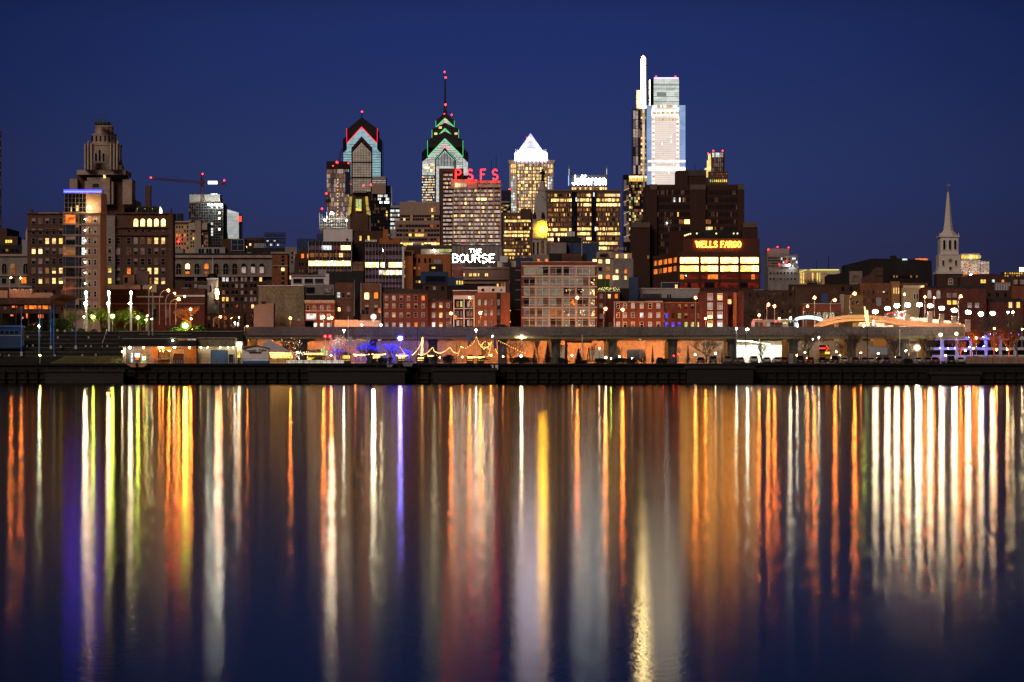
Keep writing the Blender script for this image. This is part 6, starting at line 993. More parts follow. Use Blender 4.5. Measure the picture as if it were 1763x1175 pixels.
b = B('peaked_tent', 'large white peaked tent with rows of golden bulbs under its eaves', 'tent', 470, 790, QT)
mb = MB(); e0, e1, ap = P(437, 604, 786), P(502, 606, 786), P(463.5, 585.5, 794); e2, e3 = P(500, 605.5, 802), P(440, 604, 802); 
for q in ((e0, e1, ap), (e1, e2, ap), (e2, e3, ap), (e3, e0, ap)): mb.poly(q)
part(b.r, 'canopy', mb, TENTM)
for x in (440, 462, 480, 500): mb = MB(); mb.tube([P(x, 626, 786), P(x, 605, 786)], .08, 5); part(b.r, 'pole', mb, WHT)
bulbs(b.r, [(462, 606.5), (502, 608)], 22, .13, 'bulb', 785.6); bulbs(b.r, [(463, 610), (500, 611)], 20, .13, 'bulb', 788); bulbs(b.r, [(466, 614), (486, 613)], 9, .12, 'bulb', 790); b.bars('back_counter', [(464, 500, 611, 617)], WM['y'], dd=8, th=.3); b.bars('table_skirt', [(463, 476, 618, 626), (478, 492, 617, 626)], CREAM, dd=1, th=.5); b.done()
b = B('gable_kiosk', 'small dark hip roofed kiosk with a pale sign and a row of bulbs', 'kiosk', 540, 788, QT); b.ext('roof', [(524, 606), (533, 601.5), (548, 601.5), (556, 606)], BR_D, 4); b.box('sign', 533.5, 546, 600.5, ST_P, yb=603.8, dep=.2, dd=-.3); b.box('post', 526, 527, 606, BLK, dep=.2); b.box('post', 553, 554, 606, BLK, dep=.2); bulbs(b.r, [(524, 608.5), (556, 608.5)], 18, .14, 'bulb', 787.6); b.bars('counter', [(528, 552, 613, 621)], WM['y'], dd=1.5, th=.3); b.bars('thatch', [(530, 560, 612.5, 616)], LAWN, dd=.2, th=1.5); b.done()
b = B('white_barrier', 'long white lit barrier fence in front of the tent', 'fence', 540, 774, QT); 
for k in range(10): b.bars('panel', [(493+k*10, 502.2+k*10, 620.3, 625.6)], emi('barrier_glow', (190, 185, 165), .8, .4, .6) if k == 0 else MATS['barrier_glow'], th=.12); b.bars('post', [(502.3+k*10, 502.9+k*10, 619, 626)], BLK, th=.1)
b.done()
def booth(lab, x0, x1, y, D, wallk, roof, cat='stall', name='market_stall'):
    b = B(name, lab, cat, (x0+x1)/2, D, QT, 'stalls in the riverside garden'); b.box('back_wall', x0, x1, y+4, BR_D, dep=.3, dd=3); b.bars('lit_front', [(x0+1, x1-1, y+5, 621)], WM[wallk], dd=2.6, th=.2); b.ext('roof', [(x0-2, y+5), ((x0+x1)/2-(x1-x0)*.2, y), ((x0+x1)/2+(x1-x0)*.2, y), (x1+2, y+5)], roof, 4); b.bars('counter', [(x0, x1, 618, 620)], BR_B, dd=-.2, th=.4)
    for x in (x0, (x0+x1)/2, x1): b.box('post', x-.3, x+.3, y+5, BLK, dep=.15)
    b.done()
booth('golden lit stall left of the first blue tree', 588, 603, 607, 787, 'y', BR_D); booth('golden lit stall between the two blue trees', 640, 655, 606, 788, 'w', BR_D); booth('golden lit stall with white cloth right of the second blue tree', 684, 698, 609, 787, 'w', TENTM); booth('golden lit stall under the light tower', 717, 730, 611, 787, 'h', BR_D); booth('amber stall below the sagging strings', 803, 815, 611, 788, 'y', BR_D); booth('amber stall left of the ship mast', 822, 833, 611, 788, 'y', BR_D)
booth('orange lit stall left of the tent against the wall', 419, 432, 596, 800, 'o', BR_O)
for k, (x0, x1, y, lab) in enumerate(((646, 668, 615, 'ochre beach umbrella left of the second blue tree'), (694, 712, 616, 'pinkish umbrella below the light tower'), (764, 784, 615, 'violet tinted umbrella among dark shrubs'), (825, 843, 615, 'dark umbrella left of the ship mast'), (535, 560, 614.5, 'olive thatched umbrella before the gable kiosk'))):
    o = empty('garden_umbrella', P((x0+x1)/2, 626, 781), lab, 'umbrella', 'umbrellas in the riverside garden'); D = 781; c = P((x0+x1)/2, y, D); r = (x1-x0)/2*D/F; mb = MB(); mb.lathe([(r, Z(y+5.5, D)), (r*.55, Z(y+2, D)), (.06, c.z)], (c.x, D), 8); part(o, 'canopy', mb, [LAWN, STUC, wall('violet_cloth', (.25, .15, .3), .2), BR_B, LAWN][k]); mb = MB(); mb.tube([Vector((c.x, D, QT)), c], .05, 5); part(o, 'pole', mb, BLK)
# light tower, ship mast, banners
b = B('light_tower', 'slim lattice tower wrapped in bulbs in the riverside garden', 'tower', 726, 786, QT); truss(b, 'lattice', (726, 626), (727, 579), 1.6, STEEL, 14, 786, chord=.1); bulbs(b.r, [(725, 612), (727.5, 580)], 22, .12, 'bulb', 785.5, cord=False); bulbs(b.r, [(727.5, 612), (728, 580)], 16, .1, 'bulb', 786.5, cord=False); b.done()
b = B('ship_mast', 'lattice ship mast strung with bulbs and a violet banner', 'mast', 848, 782, QT); truss(b, 'mast', (848, 626), (848, 572), 2, STEEL, 14, 782, chord=.1); b.bars('yard', [(838, 858, 566, 566.8)], BLK, th=.15); b.mast(849, 558, 574, .08, dd=0); b.box('banner', 850, 855, 583, wall('violet_banner', (.08, .08, .22), .2), yb=601, dep=.06, dd=-.2); b.lamp(848.3, 579, 'wht', .6, dd=-.3, name='mast_lamp'); b.lamp(845, 612, 'sod', .9, dd=-.3, name='mast_lamp'); b.done()
b = B('string_pole', 'slim pole with crossbar holding the light strings', 'pole', 820, 785, QT); b.mast(820, 566, 626, .09, dd=0, mat=STEEL, name='pole'); b.bars('crossbar', [(797, 811, 567.6, 568.3)], BLK); b.box('banner', 805, 810, 578, wall('blue_banner', (.06, .07, .2), .2), yb=596, dep=.06); b.done()
b = B('banner_pole', 'slim pole with a pale blue hanging banner', 'pole', 599.5, 783, QT); b.mast(599.5, 545, 621, .1, dd=0, mat=WHT, name='pole'); b.box('banner', 600.5, 606, 580, wall('pale_banner', (.5, .62, .68), .1), yb=597, dep=.06); b.bars('crossbar', [(594, 608, 565.2, 565.8)], BLK); b.done()
for pts, n, lab, sag in (([(688, 596), (698, 610)], 12, 'short light string sloping from the blue tree', .4), ([(709, 611), (719, 601), (728, 582)], 40, 'thick bright light string climbing to the light tower', 1.2), ([(719, 609), (733, 608.5), (745, 597)], 30, 'light string rising from the tower foot', 1), ([(745, 597), (748, 604), (756, 607.5), (765, 604.5), (775, 597)], 44, 'deep sagging light string in front of the violet wall edge', .6), ([(775, 597), (780, 605), (788, 608)], 24, 'light string dropping toward the low pole', .5), ([(788, 612), (793, 596), (798, 598)], 26, 'light string hanging at the low pole', .2), ([(819.5, 577), (825, 591), (832, 599.5), (840, 597), (846, 588)], 46, 'wide bright light string left of the ship mast', .4), ([(846, 588), (843, 603), (840, 614)], 20, 'light string falling left of the ship mast', .2), ([(850, 585), (853, 600), (857, 609)], 18, 'light string falling right of the ship mast', .2), ([(857, 585), (872, 592), (888, 600), (906, 608)], 22, 'long light string sloping right over the bare tree', 1), ([(820, 578), (815, 590), (800, 600)], 14, 'light string left of the slim pole', .6)):
    light_string(lab, pts, int(n*.6), .065, 'bulb', 783, sag)
for x0, x1, y, n, lab, D in ((608, 636, 609.5, 16, 'row of bulbs on stalls behind the first blue tree', 786), (640, 664, 609, 14, 'row of bulbs between the blue trees', 786), (682, 703, 611, 14, 'row of bulbs behind the pinkish umbrella', 786), (734, 752, 611, 14, 'row of bulbs right of the light tower', 786), (804, 834, 613.5, 18, 'row of amber bulbs under the slim pole', 786)):
    light_string(lab, [(x0, y), ((x0+x1)/2, y+1), (x1, y)], n, .13, 'bulb', D, .5)
# white cups and signs hanging on the quay
for x0, x1, y0, y1, m, lab in ((664, 678, 626.5, 632.5, GREYP, 'pale tilted boat hull on the quay edge under the violet wall'), (692, 713, 622.5, 631, STEEL, 'grey covered boat on the quay beside the pale hull')):
    o = empty('small_boat', P((x0+x1)/2, y1, 757), lab, 'boat'); D = 757; mb = MB(); mb.hexa([P(x0+3, y1, D), P(x1-4, y1, D), P(x1-4, y1, D+2), P(x0+3, y1, D+2), P(x0, y0, D-.3), P(x1, y0, D-.3), P(x1, y0, D+2.3), P(x0, y0, D+2.3)]); part(o, 'hull', mb, m); mb = MB(); mb.box(X(x0-.5, D), X(x1+.5, D), D-.4, D+2.4, Z(y0+.6, D), Z(y0-.4, D)); part(o, 'gunwale', mb, BLK)
o = empty('quay_notice', P(851, 637, 759), 'pair of white notice boards on the quay wall below the ship mast', 'sign')
for x0, x1 in ((845.3, 849.6), (852.8, 857.4)): mb = MB(); mb.box(X(x0, 759), X(x1, 759), 759.2, 759.5, Z(637, 759), Z(628.5, 759)); part(o, 'board', mb, WHT)
mb = MB(); mb.box(X(849.6, 759), X(852.8, 759), 759.3, 759.5, Z(635, 759), Z(630, 759)); part(o, 'bracket', mb, BLK)
# wooden gantry, ladder, containers
o = empty('timber_gantry', P(975, 624, 812), 'brown portal frame of a sign gantry under the viaduct', 'gantry'); mb = MB(); mb.box(X(972.5, 812), X(977, 812), 811.6, 812.4, QT, Z(588.5, 812)); part(o, 'post', mb, BR_B); mb = MB(); mb.box(X(972, 812), X(1019, 812), 811.5, 812.5, Z(590.5, 812), Z(586.8, 812)); part(o, 'beam', mb, BR_B)
o = empty('step_ladder', P(1013, 622, 778), 'tall black step ladder standing beside a bare sapling', 'ladder'); mb = MB()
for a, c in (((1009.5, 622), (1013.5, 599)), ((1016.5, 622), (1014, 599))): mb.tube([PG(*a, 778), P(*c, 778)], .08, 4)
part(o, 'rail', mb, BLK); mb = MB()
for k in range(6): mb.tube([P(1010+k*.6, 619-k*3.3, 778), P(1016.2-k*.4, 619-k*3.3, 778)], .06, 4)
part(o, 'rung', mb, BLK)
for x0, x1, y, D, m, lab, nm in ((1080, 1107, 602, 815, WHT, 'white box trailer under the viaduct left of the spruces', 'box_trailer'), (1060, 1070, 611, 812, WHT, 'small white van shape beside the box trailer', 'parked_van'), (957, 976, 601, 830, CREAM, 'cream lit hoarding left of the gantry', 'hoarding'), (1014, 1046, 603, 832, CREAM, 'pale green hoarding behind the ladder', 'hoarding')):
    b = B(nm, lab, 'trailer' if 'trailer' in nm else ('van' if 'van' in nm else 'hoarding'), (x0+x1)/2, D, QT)
    if nm == 'hoarding':
        n = 3
        for k in range(n): b.box('panel', x0+k*(x1-x0)/n, x0+(k+1)*(x1-x0)/n-.3, y, m, yb=620, dep=.3); b.box('post', x0+k*(x1-x0)/n, x0+k*(x1-x0)/n+.6, y, BLK, dep=.2, dd=.4)
    else:
        b.box('box', x0, x1, y, m, yb=619, dep=3); b.box('chassis', x0+1, x1-1, 619, BLK, yb=621, dep=2.6, dd=.2)
        for x in (x0+3, x1-4): mb = MB(); c = P(x, 621.6, D); mb.prism([c+Vector((.42*math.cos(t*math.pi/6), 0, .42*math.sin(t*math.pi/6))) for t in range(12)], 0, vec=(0, .4, 0)); part(b.r, 'wheel', mb, BLK)
        if 'van' in nm: b.win((x0+x1)/2, y+2.5, (x1-x0)*.7, 2.4, 'k', None, solo=True)
    b.done()
b = B('white_underpass', 'bright white lit underpass wall with a glowing top rail', 'wall', 1310, 846, QT); UW = wall('underpass_white', (.7, .72, .64), .12)
for k in range(7): b.box('panel', 1262+k*15, 1276.6+k*15, 594.5, UW, yb=624, dep=1)
b.strip('light_strip', [(1262, 586.5), (1290, 588), (1326, 593.5)], 1.6, emi('tube_light', (255, 255, 230), 4, 0, 1, True), D=845); b.done()
for x, y in ((1283, 607), (1268, 600)): pass
b = B('led_arrow_sign', 'truck mounted red LED arrow sign pointing right above a yellow lit truck', 'sign', 1418, 795, QT)
RL = emi('arrow_red', (255, 60, 40), 3)
for k in range(5): b.box('arrow_bar', 1410.5+k*2.4, 1411.9+k*2.4, 598.8, RL, yb=601.2, dep=.15)
b.strip('arrow_head', [(1422, 595.5), (1425.8, 600), (1422, 604.5)], 1.1, RL); b.box('board', 1409, 1427, 594.5, BLK, yb=605.5, dep=.2, dd=.1); b.box('truck_body', 1409, 1430, 605.5, wall('truck_yellow', (.4, .25, .04), .15), yb=619, dep=3, dd=1); b.box('truck_cab_panel', 1421, 1429, 606, WM['y'], yb=609.5, dep=.1, dd=.8); b.bars('truck_stripe', [(1410, 1429, 612, 613.2)], BLK, dd=.8, th=.15)
for x in (1412, 1426): mb = MB(); c = P(x, 620.5, 795); mb.prism([c+Vector((.45*math.cos(t*math.pi/6), .9, .45*math.sin(t*math.pi/6))) for t in range(12)], 0, vec=(0, .4, 0)); part(b.r, 'wheel', mb, BLK)
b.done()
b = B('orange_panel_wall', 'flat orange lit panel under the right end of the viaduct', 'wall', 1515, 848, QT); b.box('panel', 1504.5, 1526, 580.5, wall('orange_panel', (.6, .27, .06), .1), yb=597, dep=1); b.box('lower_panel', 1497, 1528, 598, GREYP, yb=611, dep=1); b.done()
o = empty('road_sign', P(1361, 627, 772), 'tall thin grey sign board on posts among the parked cars', 'sign'); mb = MB(); mb.box(X(1358, 772), X(1365.5, 772), 772, 772.1, Z(628, 772), Z(609, 772)); part(o, 'board', mb, GREYP); mb = MB(); mb.box(X(1359, 772), X(1359.8, 772), 772.12, 772.2, QT-.2, Z(608, 772)); mb.box(X(1364, 772), X(1364.8, 772), 772.12, 772.2, QT-.2, Z(608, 772)); part(o, 'post', mb, BLK)
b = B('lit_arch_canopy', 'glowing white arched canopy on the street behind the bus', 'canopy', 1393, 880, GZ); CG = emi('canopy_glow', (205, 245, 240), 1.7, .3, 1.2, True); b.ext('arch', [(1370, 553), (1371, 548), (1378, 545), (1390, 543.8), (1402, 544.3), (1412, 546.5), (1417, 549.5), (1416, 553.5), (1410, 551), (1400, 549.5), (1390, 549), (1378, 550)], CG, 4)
for x in (1372, 1388, 1404, 1415): b.box('post', x, x+.8, 550, STEEL, dep=.2, dd=1)
b.done()
b = B('lit_vertical_sign', 'tilted green white lit vertical sign at the right of the arched ramp', 'sign', 1492, 865, GZ); b.ext('sign_board', [(1487.5, 528), (1489.5, 528), (1491, 534), (1494.5, 534.5), (1497, 561), (1492.5, 561.5), (1489, 545)], emi('sign_pale_green', (215, 235, 160), 1.3, .3, 1), .4); b.lamp(1487, 561, 'yg', 1.6, dd=-.5, name='flood_lamp'); b.box('second_panel', 1502, 1506, 551, WM['c'], yb=562, dep=.3); b.done()
# blue lit car park
b = B('blue_lit_car_park', 'open deck building with floors bathed in blue light at the right', 'building', 1655, 838, QT)
PB = wall('car_park_white', (.55, .56, .62), .12)
b.box('back_wall', 1606, 1790, 582, CONC_D, dep=1, dd=12)
for y0, y1 in ((580, 585.5), (598.5, 603)): b.bars('deck', [(1606+k*23, 1628.6+k*23, y0, y1) for k in range(8)], PB, dd=-.4, th=12)
for k in range(8): b.bars('pillar', [(1620+k*25, 1625+k*25, 577, 622)], PB, dd=-.2, th=.8)
b.bars('base_wall', [(1606, 1790, 611.5, 622)], PB, dd=.4, th=.5)
for x, y in [(1629+k*12.4, 582.5) for k in range(6)]+[(1617, 601.5), (1630, 601.5), (1642, 601.5), (1667, 599), (1679, 598.5), (1691, 598), (1703, 577)]: b.lamp(x, y-1.3, 'blue', .5 if y > 580 else .4, dd=-2.2, name='deck_lamp')
b.done()
for k, x in enumerate((1703, 1715, 1728, 1740, 1753)):
    o = empty('blue_string_lamp', P(x, 576-(k % 2)*1.5, 800), 'small blue hanging lamp, %s of five before the dark tree at the right end' % ('leftmost', 'second', 'middle', 'fourth', 'rightmost')[k], 'lamp', 'blue lamps before the right tree'); mb = MB(); mb.ball(P(x, 576-(k % 2)*1.5, 800), .2, 0, 6, 5); part(o, 'bulb', mb, LK['hue'])
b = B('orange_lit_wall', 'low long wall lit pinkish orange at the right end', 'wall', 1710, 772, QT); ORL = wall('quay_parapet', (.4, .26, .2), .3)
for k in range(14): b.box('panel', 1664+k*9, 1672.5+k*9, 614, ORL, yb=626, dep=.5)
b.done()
# --- bridge piers with twin lamps on the ramp
RCON = wall('ramp_pier_stone', (.42, .32, .28), .15)
ramp = B('approach_ramp', 'stone approach ramp lined by lamp piers rising to the right behind the viaduct', 'ramp', 1600, 890, GZ); ramp.ext('wall', [(1480, 563), (1480, 556), (1524, 549), (1560, 545), (1600, 548), (1648, 554), (1664, 560), (1664, 563)], RCON, 3, 3); RED_T = emi('tail_streak', (255, 70, 70), 1.2, .5, 1)
ramp.bars('bus_window', [(1529, 1548, 538, 540)], RED_T, dd=2, th=.2); ramp.done()
b = B('tail_lit_bus', 'red lit rear of a bus on the approach ramp', 'bus', 1550, 896, GZ); b.box('body', 1541, 1558, 536, WHT, yb=551, dep=6, dd=1); b.box('rear_window', 1544, 1548, 539, WM['c'], yb=548, dep=.1, dd=.9, ); b.box('rear_window', 1551, 1556, 539, RED_T, yb=548, dep=.1, dd=.9)
for x in (1543, 1556): b.lamp(x, 549.5, 'red', .5, dd=.7, name='tail_light'); mb = MB(); c = P(x, 552, 896); mb.box(c.x-.2, c.x+.2, 898, 899, c.z-.5, c.z+.5); part(b.r, 'wheel', mb, BLK)
b.done()
def ring(mb, c, r0, r1, n=16):                  # flat glowing ring added round a bulb as its halo
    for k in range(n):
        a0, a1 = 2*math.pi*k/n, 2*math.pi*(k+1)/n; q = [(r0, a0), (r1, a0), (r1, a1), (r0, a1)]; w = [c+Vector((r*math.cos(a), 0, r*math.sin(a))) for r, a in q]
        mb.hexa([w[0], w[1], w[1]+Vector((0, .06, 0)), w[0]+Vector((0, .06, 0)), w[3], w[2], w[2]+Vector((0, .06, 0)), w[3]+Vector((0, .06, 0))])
HALO = dict(wht=emi('white_halo', (1, .72, .38), .55, 0, 1, raw=True), star=emi('flood_halo', (1, .8, .5), .7, 0, 1, raw=True), sod=emi('sodium_halo', (1, .2, .03), .85, 0, 1, raw=True), yg=emi('mercury_halo', (.32, .5, .03), .8, 0, 1, raw=True), red=emi('red_halo', (.8, .02, .03), .8, 0, 1, raw=True), blue=emi('blue_halo', (.2, .16, 1), .9, 0, 1, raw=True))
POST_N = ['first', 'second', 'third', 'fourth', 'fifth', 'sixth', 'seventh', 'eighth', 'ninth', 'tenth', 'eleventh']
for k, (x, y, yb) in enumerate([(1507, 537, 556), (1528, 531.5, 552), (1544, 527, 548), (1563, 525.5, 546), (1583, 525, 546), (1601.5, 527, 548), (1621.5, 531, 552), (1643, 534.5, 556), (1667, 538, 562), (1689, 541, 566), (1709, 540, 566)]):
    o = empty('ramp_lamp', P(x, yb, 888), '%s twin globe lamp from the left along the stone approach ramp' % POST_N[k], 'street lamp', 'twin globe lamps on the approach ramp'); D = 888
    if k in (1, 3, 5, 6, 7, 8): mb = MB(); mb.box(X(x-4, D), X(x+4, D), D, D+1.2, Z(yb+10, D), Z(yb-10, D)); part(o, 'pier', mb, RCON); mb = MB(); mb.box(X(x-4.6, D), X(x+4.6, D), D-.1, D+1.3, Z(yb-10, D), Z(yb-11.5, D)); part(o, 'pier_cap', mb, RCON)
    else: mb = MB(); mb.tube([P(x, yb+14, D), P(x, y+2, D)], .1, 6); part(o, 'post', mb, BLK)
    mb = MB(); mb.tube([P(x-2.6, y+2, D), P(x+2.6, y+2, D)], .07, 5); part(o, 'arm', mb, BLK)
    for s in (-1, 1): mb = MB(); mb.ball(P(x+s*1.45, y, D), .46, 0, 8, 6); part(o, 'globe', mb, LK['ramp']); mb = MB(); ring(mb, P(x+s*1.45, y, D)+Vector((0, .02+.05*(s+1), 0)), .43, .68); part(o, 'halo_ring', mb, HALO['wht'])
# ================================================================ street lamps
def post_lamp(lab, x, y, yb, D, kind, r, xp=None, pm=None, name='street_lamp', group=None, pr=.1, cat='street lamp', hood=True):
    o = empty(name, PG(xp if xp is not None else x, yb, D), lab, cat, group); top = P(x, y, D); mb = MB()
    if xp is None: mb.tube([PG(x, yb, D), P(x, y+.5, D)+Vector((0, .2, 0))], pr, 6, 0, pr*.7)
    else:
        s = 1 if x > xp else -1; h = yb-y; mb.tube([PG(xp, yb, D), P(xp, y+h*.22, D), P(xp+s*abs(x-xp)*.12, y+h*.1, D), P(xp+(x-xp)*.45, y+h*.005, D), P(x-s*1, y-.8, D)], pr, 6, 0, pr*.6)
    part(o, 'pole', mb, pm or STEEL)
    if hood: mb = MB(); rr = r*D/F; mb.box(top.x-rr*1.1, top.x+rr*1.1, D-rr*.2, D+rr*.9, top.z+rr*.85, top.z+rr*1.15); part(o, 'hood', mb, BLK)
    mb = MB(); mb.ball(top, r*D/F, 0, 8, 6); part(o, 'bulb', mb, LK[kind])
    if kind in HALO: mb = MB(); rr = r*D/F; ring(mb, top+Vector((0, .02, 0)), rr*.95, rr*2.1); part(o, 'halo_ring', mb, HALO[kind])
    return o
SPL = [ # x, y, yb, D, kind, r, xp, label
 (19, 478.5, 512, 850.5, 'sod', 1.5, 16.5, 'small orange lamp left of two above the pier deck'), (36, 479, 512, 850.5, 'sod', 1.4, 33.5, 'small orange lamp right of two above the pier deck'),
 (67, 562, 611, 783, 'cool', 1.5, None, 'white lamp beside the thin blue pole'), (69, 612.5, 620, 770, 'yg', 1.5, None, 'low yellow lamp at the lawn corner'),
 (160.5, 546, 572, 841, 'yg', 2.6, None, 'yellow green globe lamp left of three in the park'), (193.5, 545, 572, 841, 'yg', 3, None, 'largest yellow green globe lamp in the park'), (237.5, 547, 572, 842, 'yg', 2.6, None, 'yellow green globe lamp right of three in the park'),
 (144.5, 546, 572, 840, 'wht', 1.4, None, 'small white lamp left of the first tall white mast'), (253.5, 544, 572, 842, 'wht', 1, None, 'small white lamp behind the flag masts'), (251.5, 551, 572, 842, 'yg', 1, None, 'small greenish lamp behind the flag masts'), (261.5, 549.5, 572, 842, 'wht', 1.1, None, 'small white lamp by the right flag mast'),
 (290, 500.5, 560, 868, 'sod', 2.1, 274.5, 'orange lamp on the leftmost curved pole'), (307.5, 515.5, 560, 858, 'sod', 2.5, 292.5, 'orange lamp on the lowest of three curved poles'), (301, 505, 560, 876, 'sod', 1.5, 285.5, 'orange lamp on the middle curved pole'), (318, 511, 560, 890, 'sod', 1.4, 302.5, 'orange lamp on the fourth curved pole before the brick hall'), (328, 533, 562, 899, 'sod', 1.9, None, 'orange lamp above the orange lit tree'), (329, 549, 562, 899, 'sod', 1.4, None, 'small orange lamp under the orange lit tree'),
 (261, 495.5, 588, 800, 'sod', 2, 256, 'orange lamp at the head of the left flag mast'),
 (374, 513.5, 563, 960, 'sod', 1.8, 376.5, 'orange lamp below the white church spire'), (380, 546, 563, 870, 'sod', 1.7, 367.5, 'orange lamp on a curved pole before the arched windows building'), (398, 548, 563, 900, 'sod', 1.1, None, 'small orange lamp by the dark sapling'), (411.5, 547, 563, 900, 'sod', 1, None, 'small orange lamp left of the beige annex'), (404.5, 556, 563, 890, 'cool', 1.3, None, 'white lamp low before the dark brick house'), (409.5, 557.5, 563, 890, 'cool', .9, None, 'smaller white lamp low before the dark brick house'), (426, 562, 572, 800, 'sod', 1, 421, 'orange lamp at the left end of the viaduct'),
 (486, 580.5, 600, 812, 'wht', 2.4, None, 'white lamp under the viaduct above the peaked tent'), (560, 579.5, 600, 788, 'red', 2, None, 'red lamp left of the pair over the garden'), (568.3, 579.5, 600, 788, 'red', 2.2, None, 'red lamp right of the pair over the garden'), (592, 569, 622, 786, 'cool', 1.7, None, 'white lamp on the black pole above the white tree'),
 (898, 581, 622, 800, 'wht', 2.6, None, 'white lamp under the viaduct left of the tall spruce'), (897, 613, 622, 790, 'cool', 1.6, None, 'low white lamp in the shrubs under the viaduct'), (1102, 581.5, 622, 806, 'wht', 2.5, None, 'white lamp under the viaduct above the small spruces'), (1214, 580, 600, 806, 'wht', 1.7, None, 'white lamp under the viaduct right of the third pier'), (1258, 587, 622, 806, 'wht', 1.7, None, 'white lamp at the corner of the white underpass'), (1268, 566, 622, 786, 'cool', 1.4, None, 'thin lamp post left of the twin head lamp'), (1410, 581, 622, 790, 'cool', 1.2, None, 'thin lamp post above the arrow sign'), (1399.5, 584, 600, 806, 'cool', .9, None, 'small white lamp behind the arrow sign'), (1308, 581, 600, 840, 'wht', 1, None, 'small lamp under the viaduct by the white underpass'), (1294, 580, 600, 840, 'wht', 1.3, None, 'small lamp at the left of the white underpass'), (820, 568.5, 625, 784, 'cool', 1.5, None, 'white lamp on top of the slim string pole'),
 (643, 546, 563, 880, 'star', 3.4, None, 'glaring white flood lamp left of the maroon row block'), (656, 560, 566, 870, 'wht', 1.7, None, 'small white lamp at the foot of the maroon row block'), (623, 560, 566, 870, 'wht', 1, None, 'faint white lamp on the low beige wall'), (689, 583, 600, 786, 'blue', 4, None, 'glaring blue white flood lamp over the violet wall'),
 (500, 548, 563, 868, 'sod', 1.8, None, 'orange lamp before the blank concrete wall'), (557, 546, 563, 868, 'sod', 2.1, None, 'orange lamp left of two before the red arched house'), (571, 547.5, 563, 866, 'sod', 2.1, None, 'orange lamp right of two before the red arched house'), (776.5, 540, 563, 872, 'sod', 2.2, None, 'orange lamp left of the white framed house'), (827, 539, 563, 872, 'sod', 2.4, None, 'orange lamp before the modern brick house'), (808.5, 513, 563, 866, 'sod', 2, None, 'orange lamp on a tall pole before the white framed house'), (994, 513, 563, 866, 'sod', 2.1, None, 'orange lamp on a tall pole before the gridded flats'), (1042.5, 532, 563, 868, 'sod', 2.5, 1039.5, 'bright orange lamp right of the gridded flats'), (1072, 533.5, 563, 866, 'sod', 2.5, None, 'bright orange lamp before the white trimmed row house'), (1197.5, 513, 563, 866, 'sod', 2.2, None, 'orange lamp on a tall pole before the blue lit row house'), (1215, 549, 563, 870, 'sod', 1.7, None, 'small orange lamp left of the corner sash house'),
 (1307, 543, 563, 799, 'sod', 1.8, None, 'low orange lamp above the left end of the bus'), (1323, 525, 563, 880, 'sod', 2.3, 1320, 'orange lamp left of two in the bare trees'), (1333.5, 527.5, 563, 880, 'sod', 2.1, None, 'orange lamp right of two in the bare trees'), (1341.5, 549, 556, 882, 'sod', 1.4, None, 'low orange lamp just above the bus roof'), (1361, 548, 556, 800, 'wht', 1.7, None, 'low white lamp above the right end of the bus'), (1390.5, 527.5, 563, 890, 'sod', 1.7, 1383, 'orange lamp before the flat red pavilion'), (1402.5, 513, 563, 866, 'sod', 2.2, None, 'orange lamp on a tall lit pole before the flat red pavilion'), (1437.5, 517, 556, 892, 'sod', 2.1, 1429.5, 'orange lamp before the ochre gable house'), (1471.5, 506, 548, 892, 'sod', 2.5, 1463, 'highest orange lamp over the arched ramp'), (1557, 507, 548, 905, 'sod', 1.6, None, 'orange lamp before the ochre house front'), (1592.5, 511.5, 546, 905, 'sod', 1.7, None, 'orange lamp left of two before the arched dormers'), (1608.5, 513, 546, 905, 'sod', 1.7, None, 'orange lamp right of two before the arched dormers'), (1654, 510.5, 556, 900, 'sod', 2.3, 1650, 'orange lamp right of the arched dormers'),
 (1579, 599, 622, 786, 'star', 4.2, None, 'biggest glaring white flood lamp at the right'), (1619.5, 577, 622, 792, 'wht', 2.4, None, 'white lamp left of two before the viaduct end'), (1646.5, 575, 622, 792, 'wht', 2.2, None, 'white lamp right of two before the viaduct end'), (1711.5, 566, 614, 778, 'sod', 1.6, None, 'orange lamp on an orange lit post at the right end'), (1681, 582, 614, 790, 'sod', 1.5, None, 'orange lamp above the orange lit tree at the right'), (1735.5, 538, 566, 895, 'wht', 1.8, None, 'white globe lamp left of the last two at the right edge'), (1744, 538, 566, 895, 'wht', 1.8, None, 'white globe lamp right of the last two at the right edge'),
 (1759.5, 567, 600, 820, 'wht', 1.4, None, 'white lamp at the very right edge'), (319, 561, 577, 802.5, 'yg', 5, None, 'very large glaring yellow green flood lamp above the terminal'), (1032, 600, 622, 784, 'wht', 1, None, 'low lamp on the black post under the viaduct'), (1043, 616, 622, 795, 'wht', 1.5, None, 'low white lamp beside the ochre pier'), (1286, 577, 577, 1, '', 0, None, ''),
]
for (x, y, yb, D, kind, r, xp, lab) in SPL:
    if not kind: continue
    grp = {'sod': 'orange street lamps', 'wht': 'white street lamps', 'cool': 'white street lamps', 'yg': 'green tinted park lamps', 'red': 'red garden lamps', 'star': 'flood lamps', 'blue': 'flood lamps'}[kind]
    post_lamp(lab, x, y, yb, D, kind, r*.8, xp, group=grp, name='flood_lamp' if kind in ('star', 'blue') or r >= 5 else 'street_lamp')
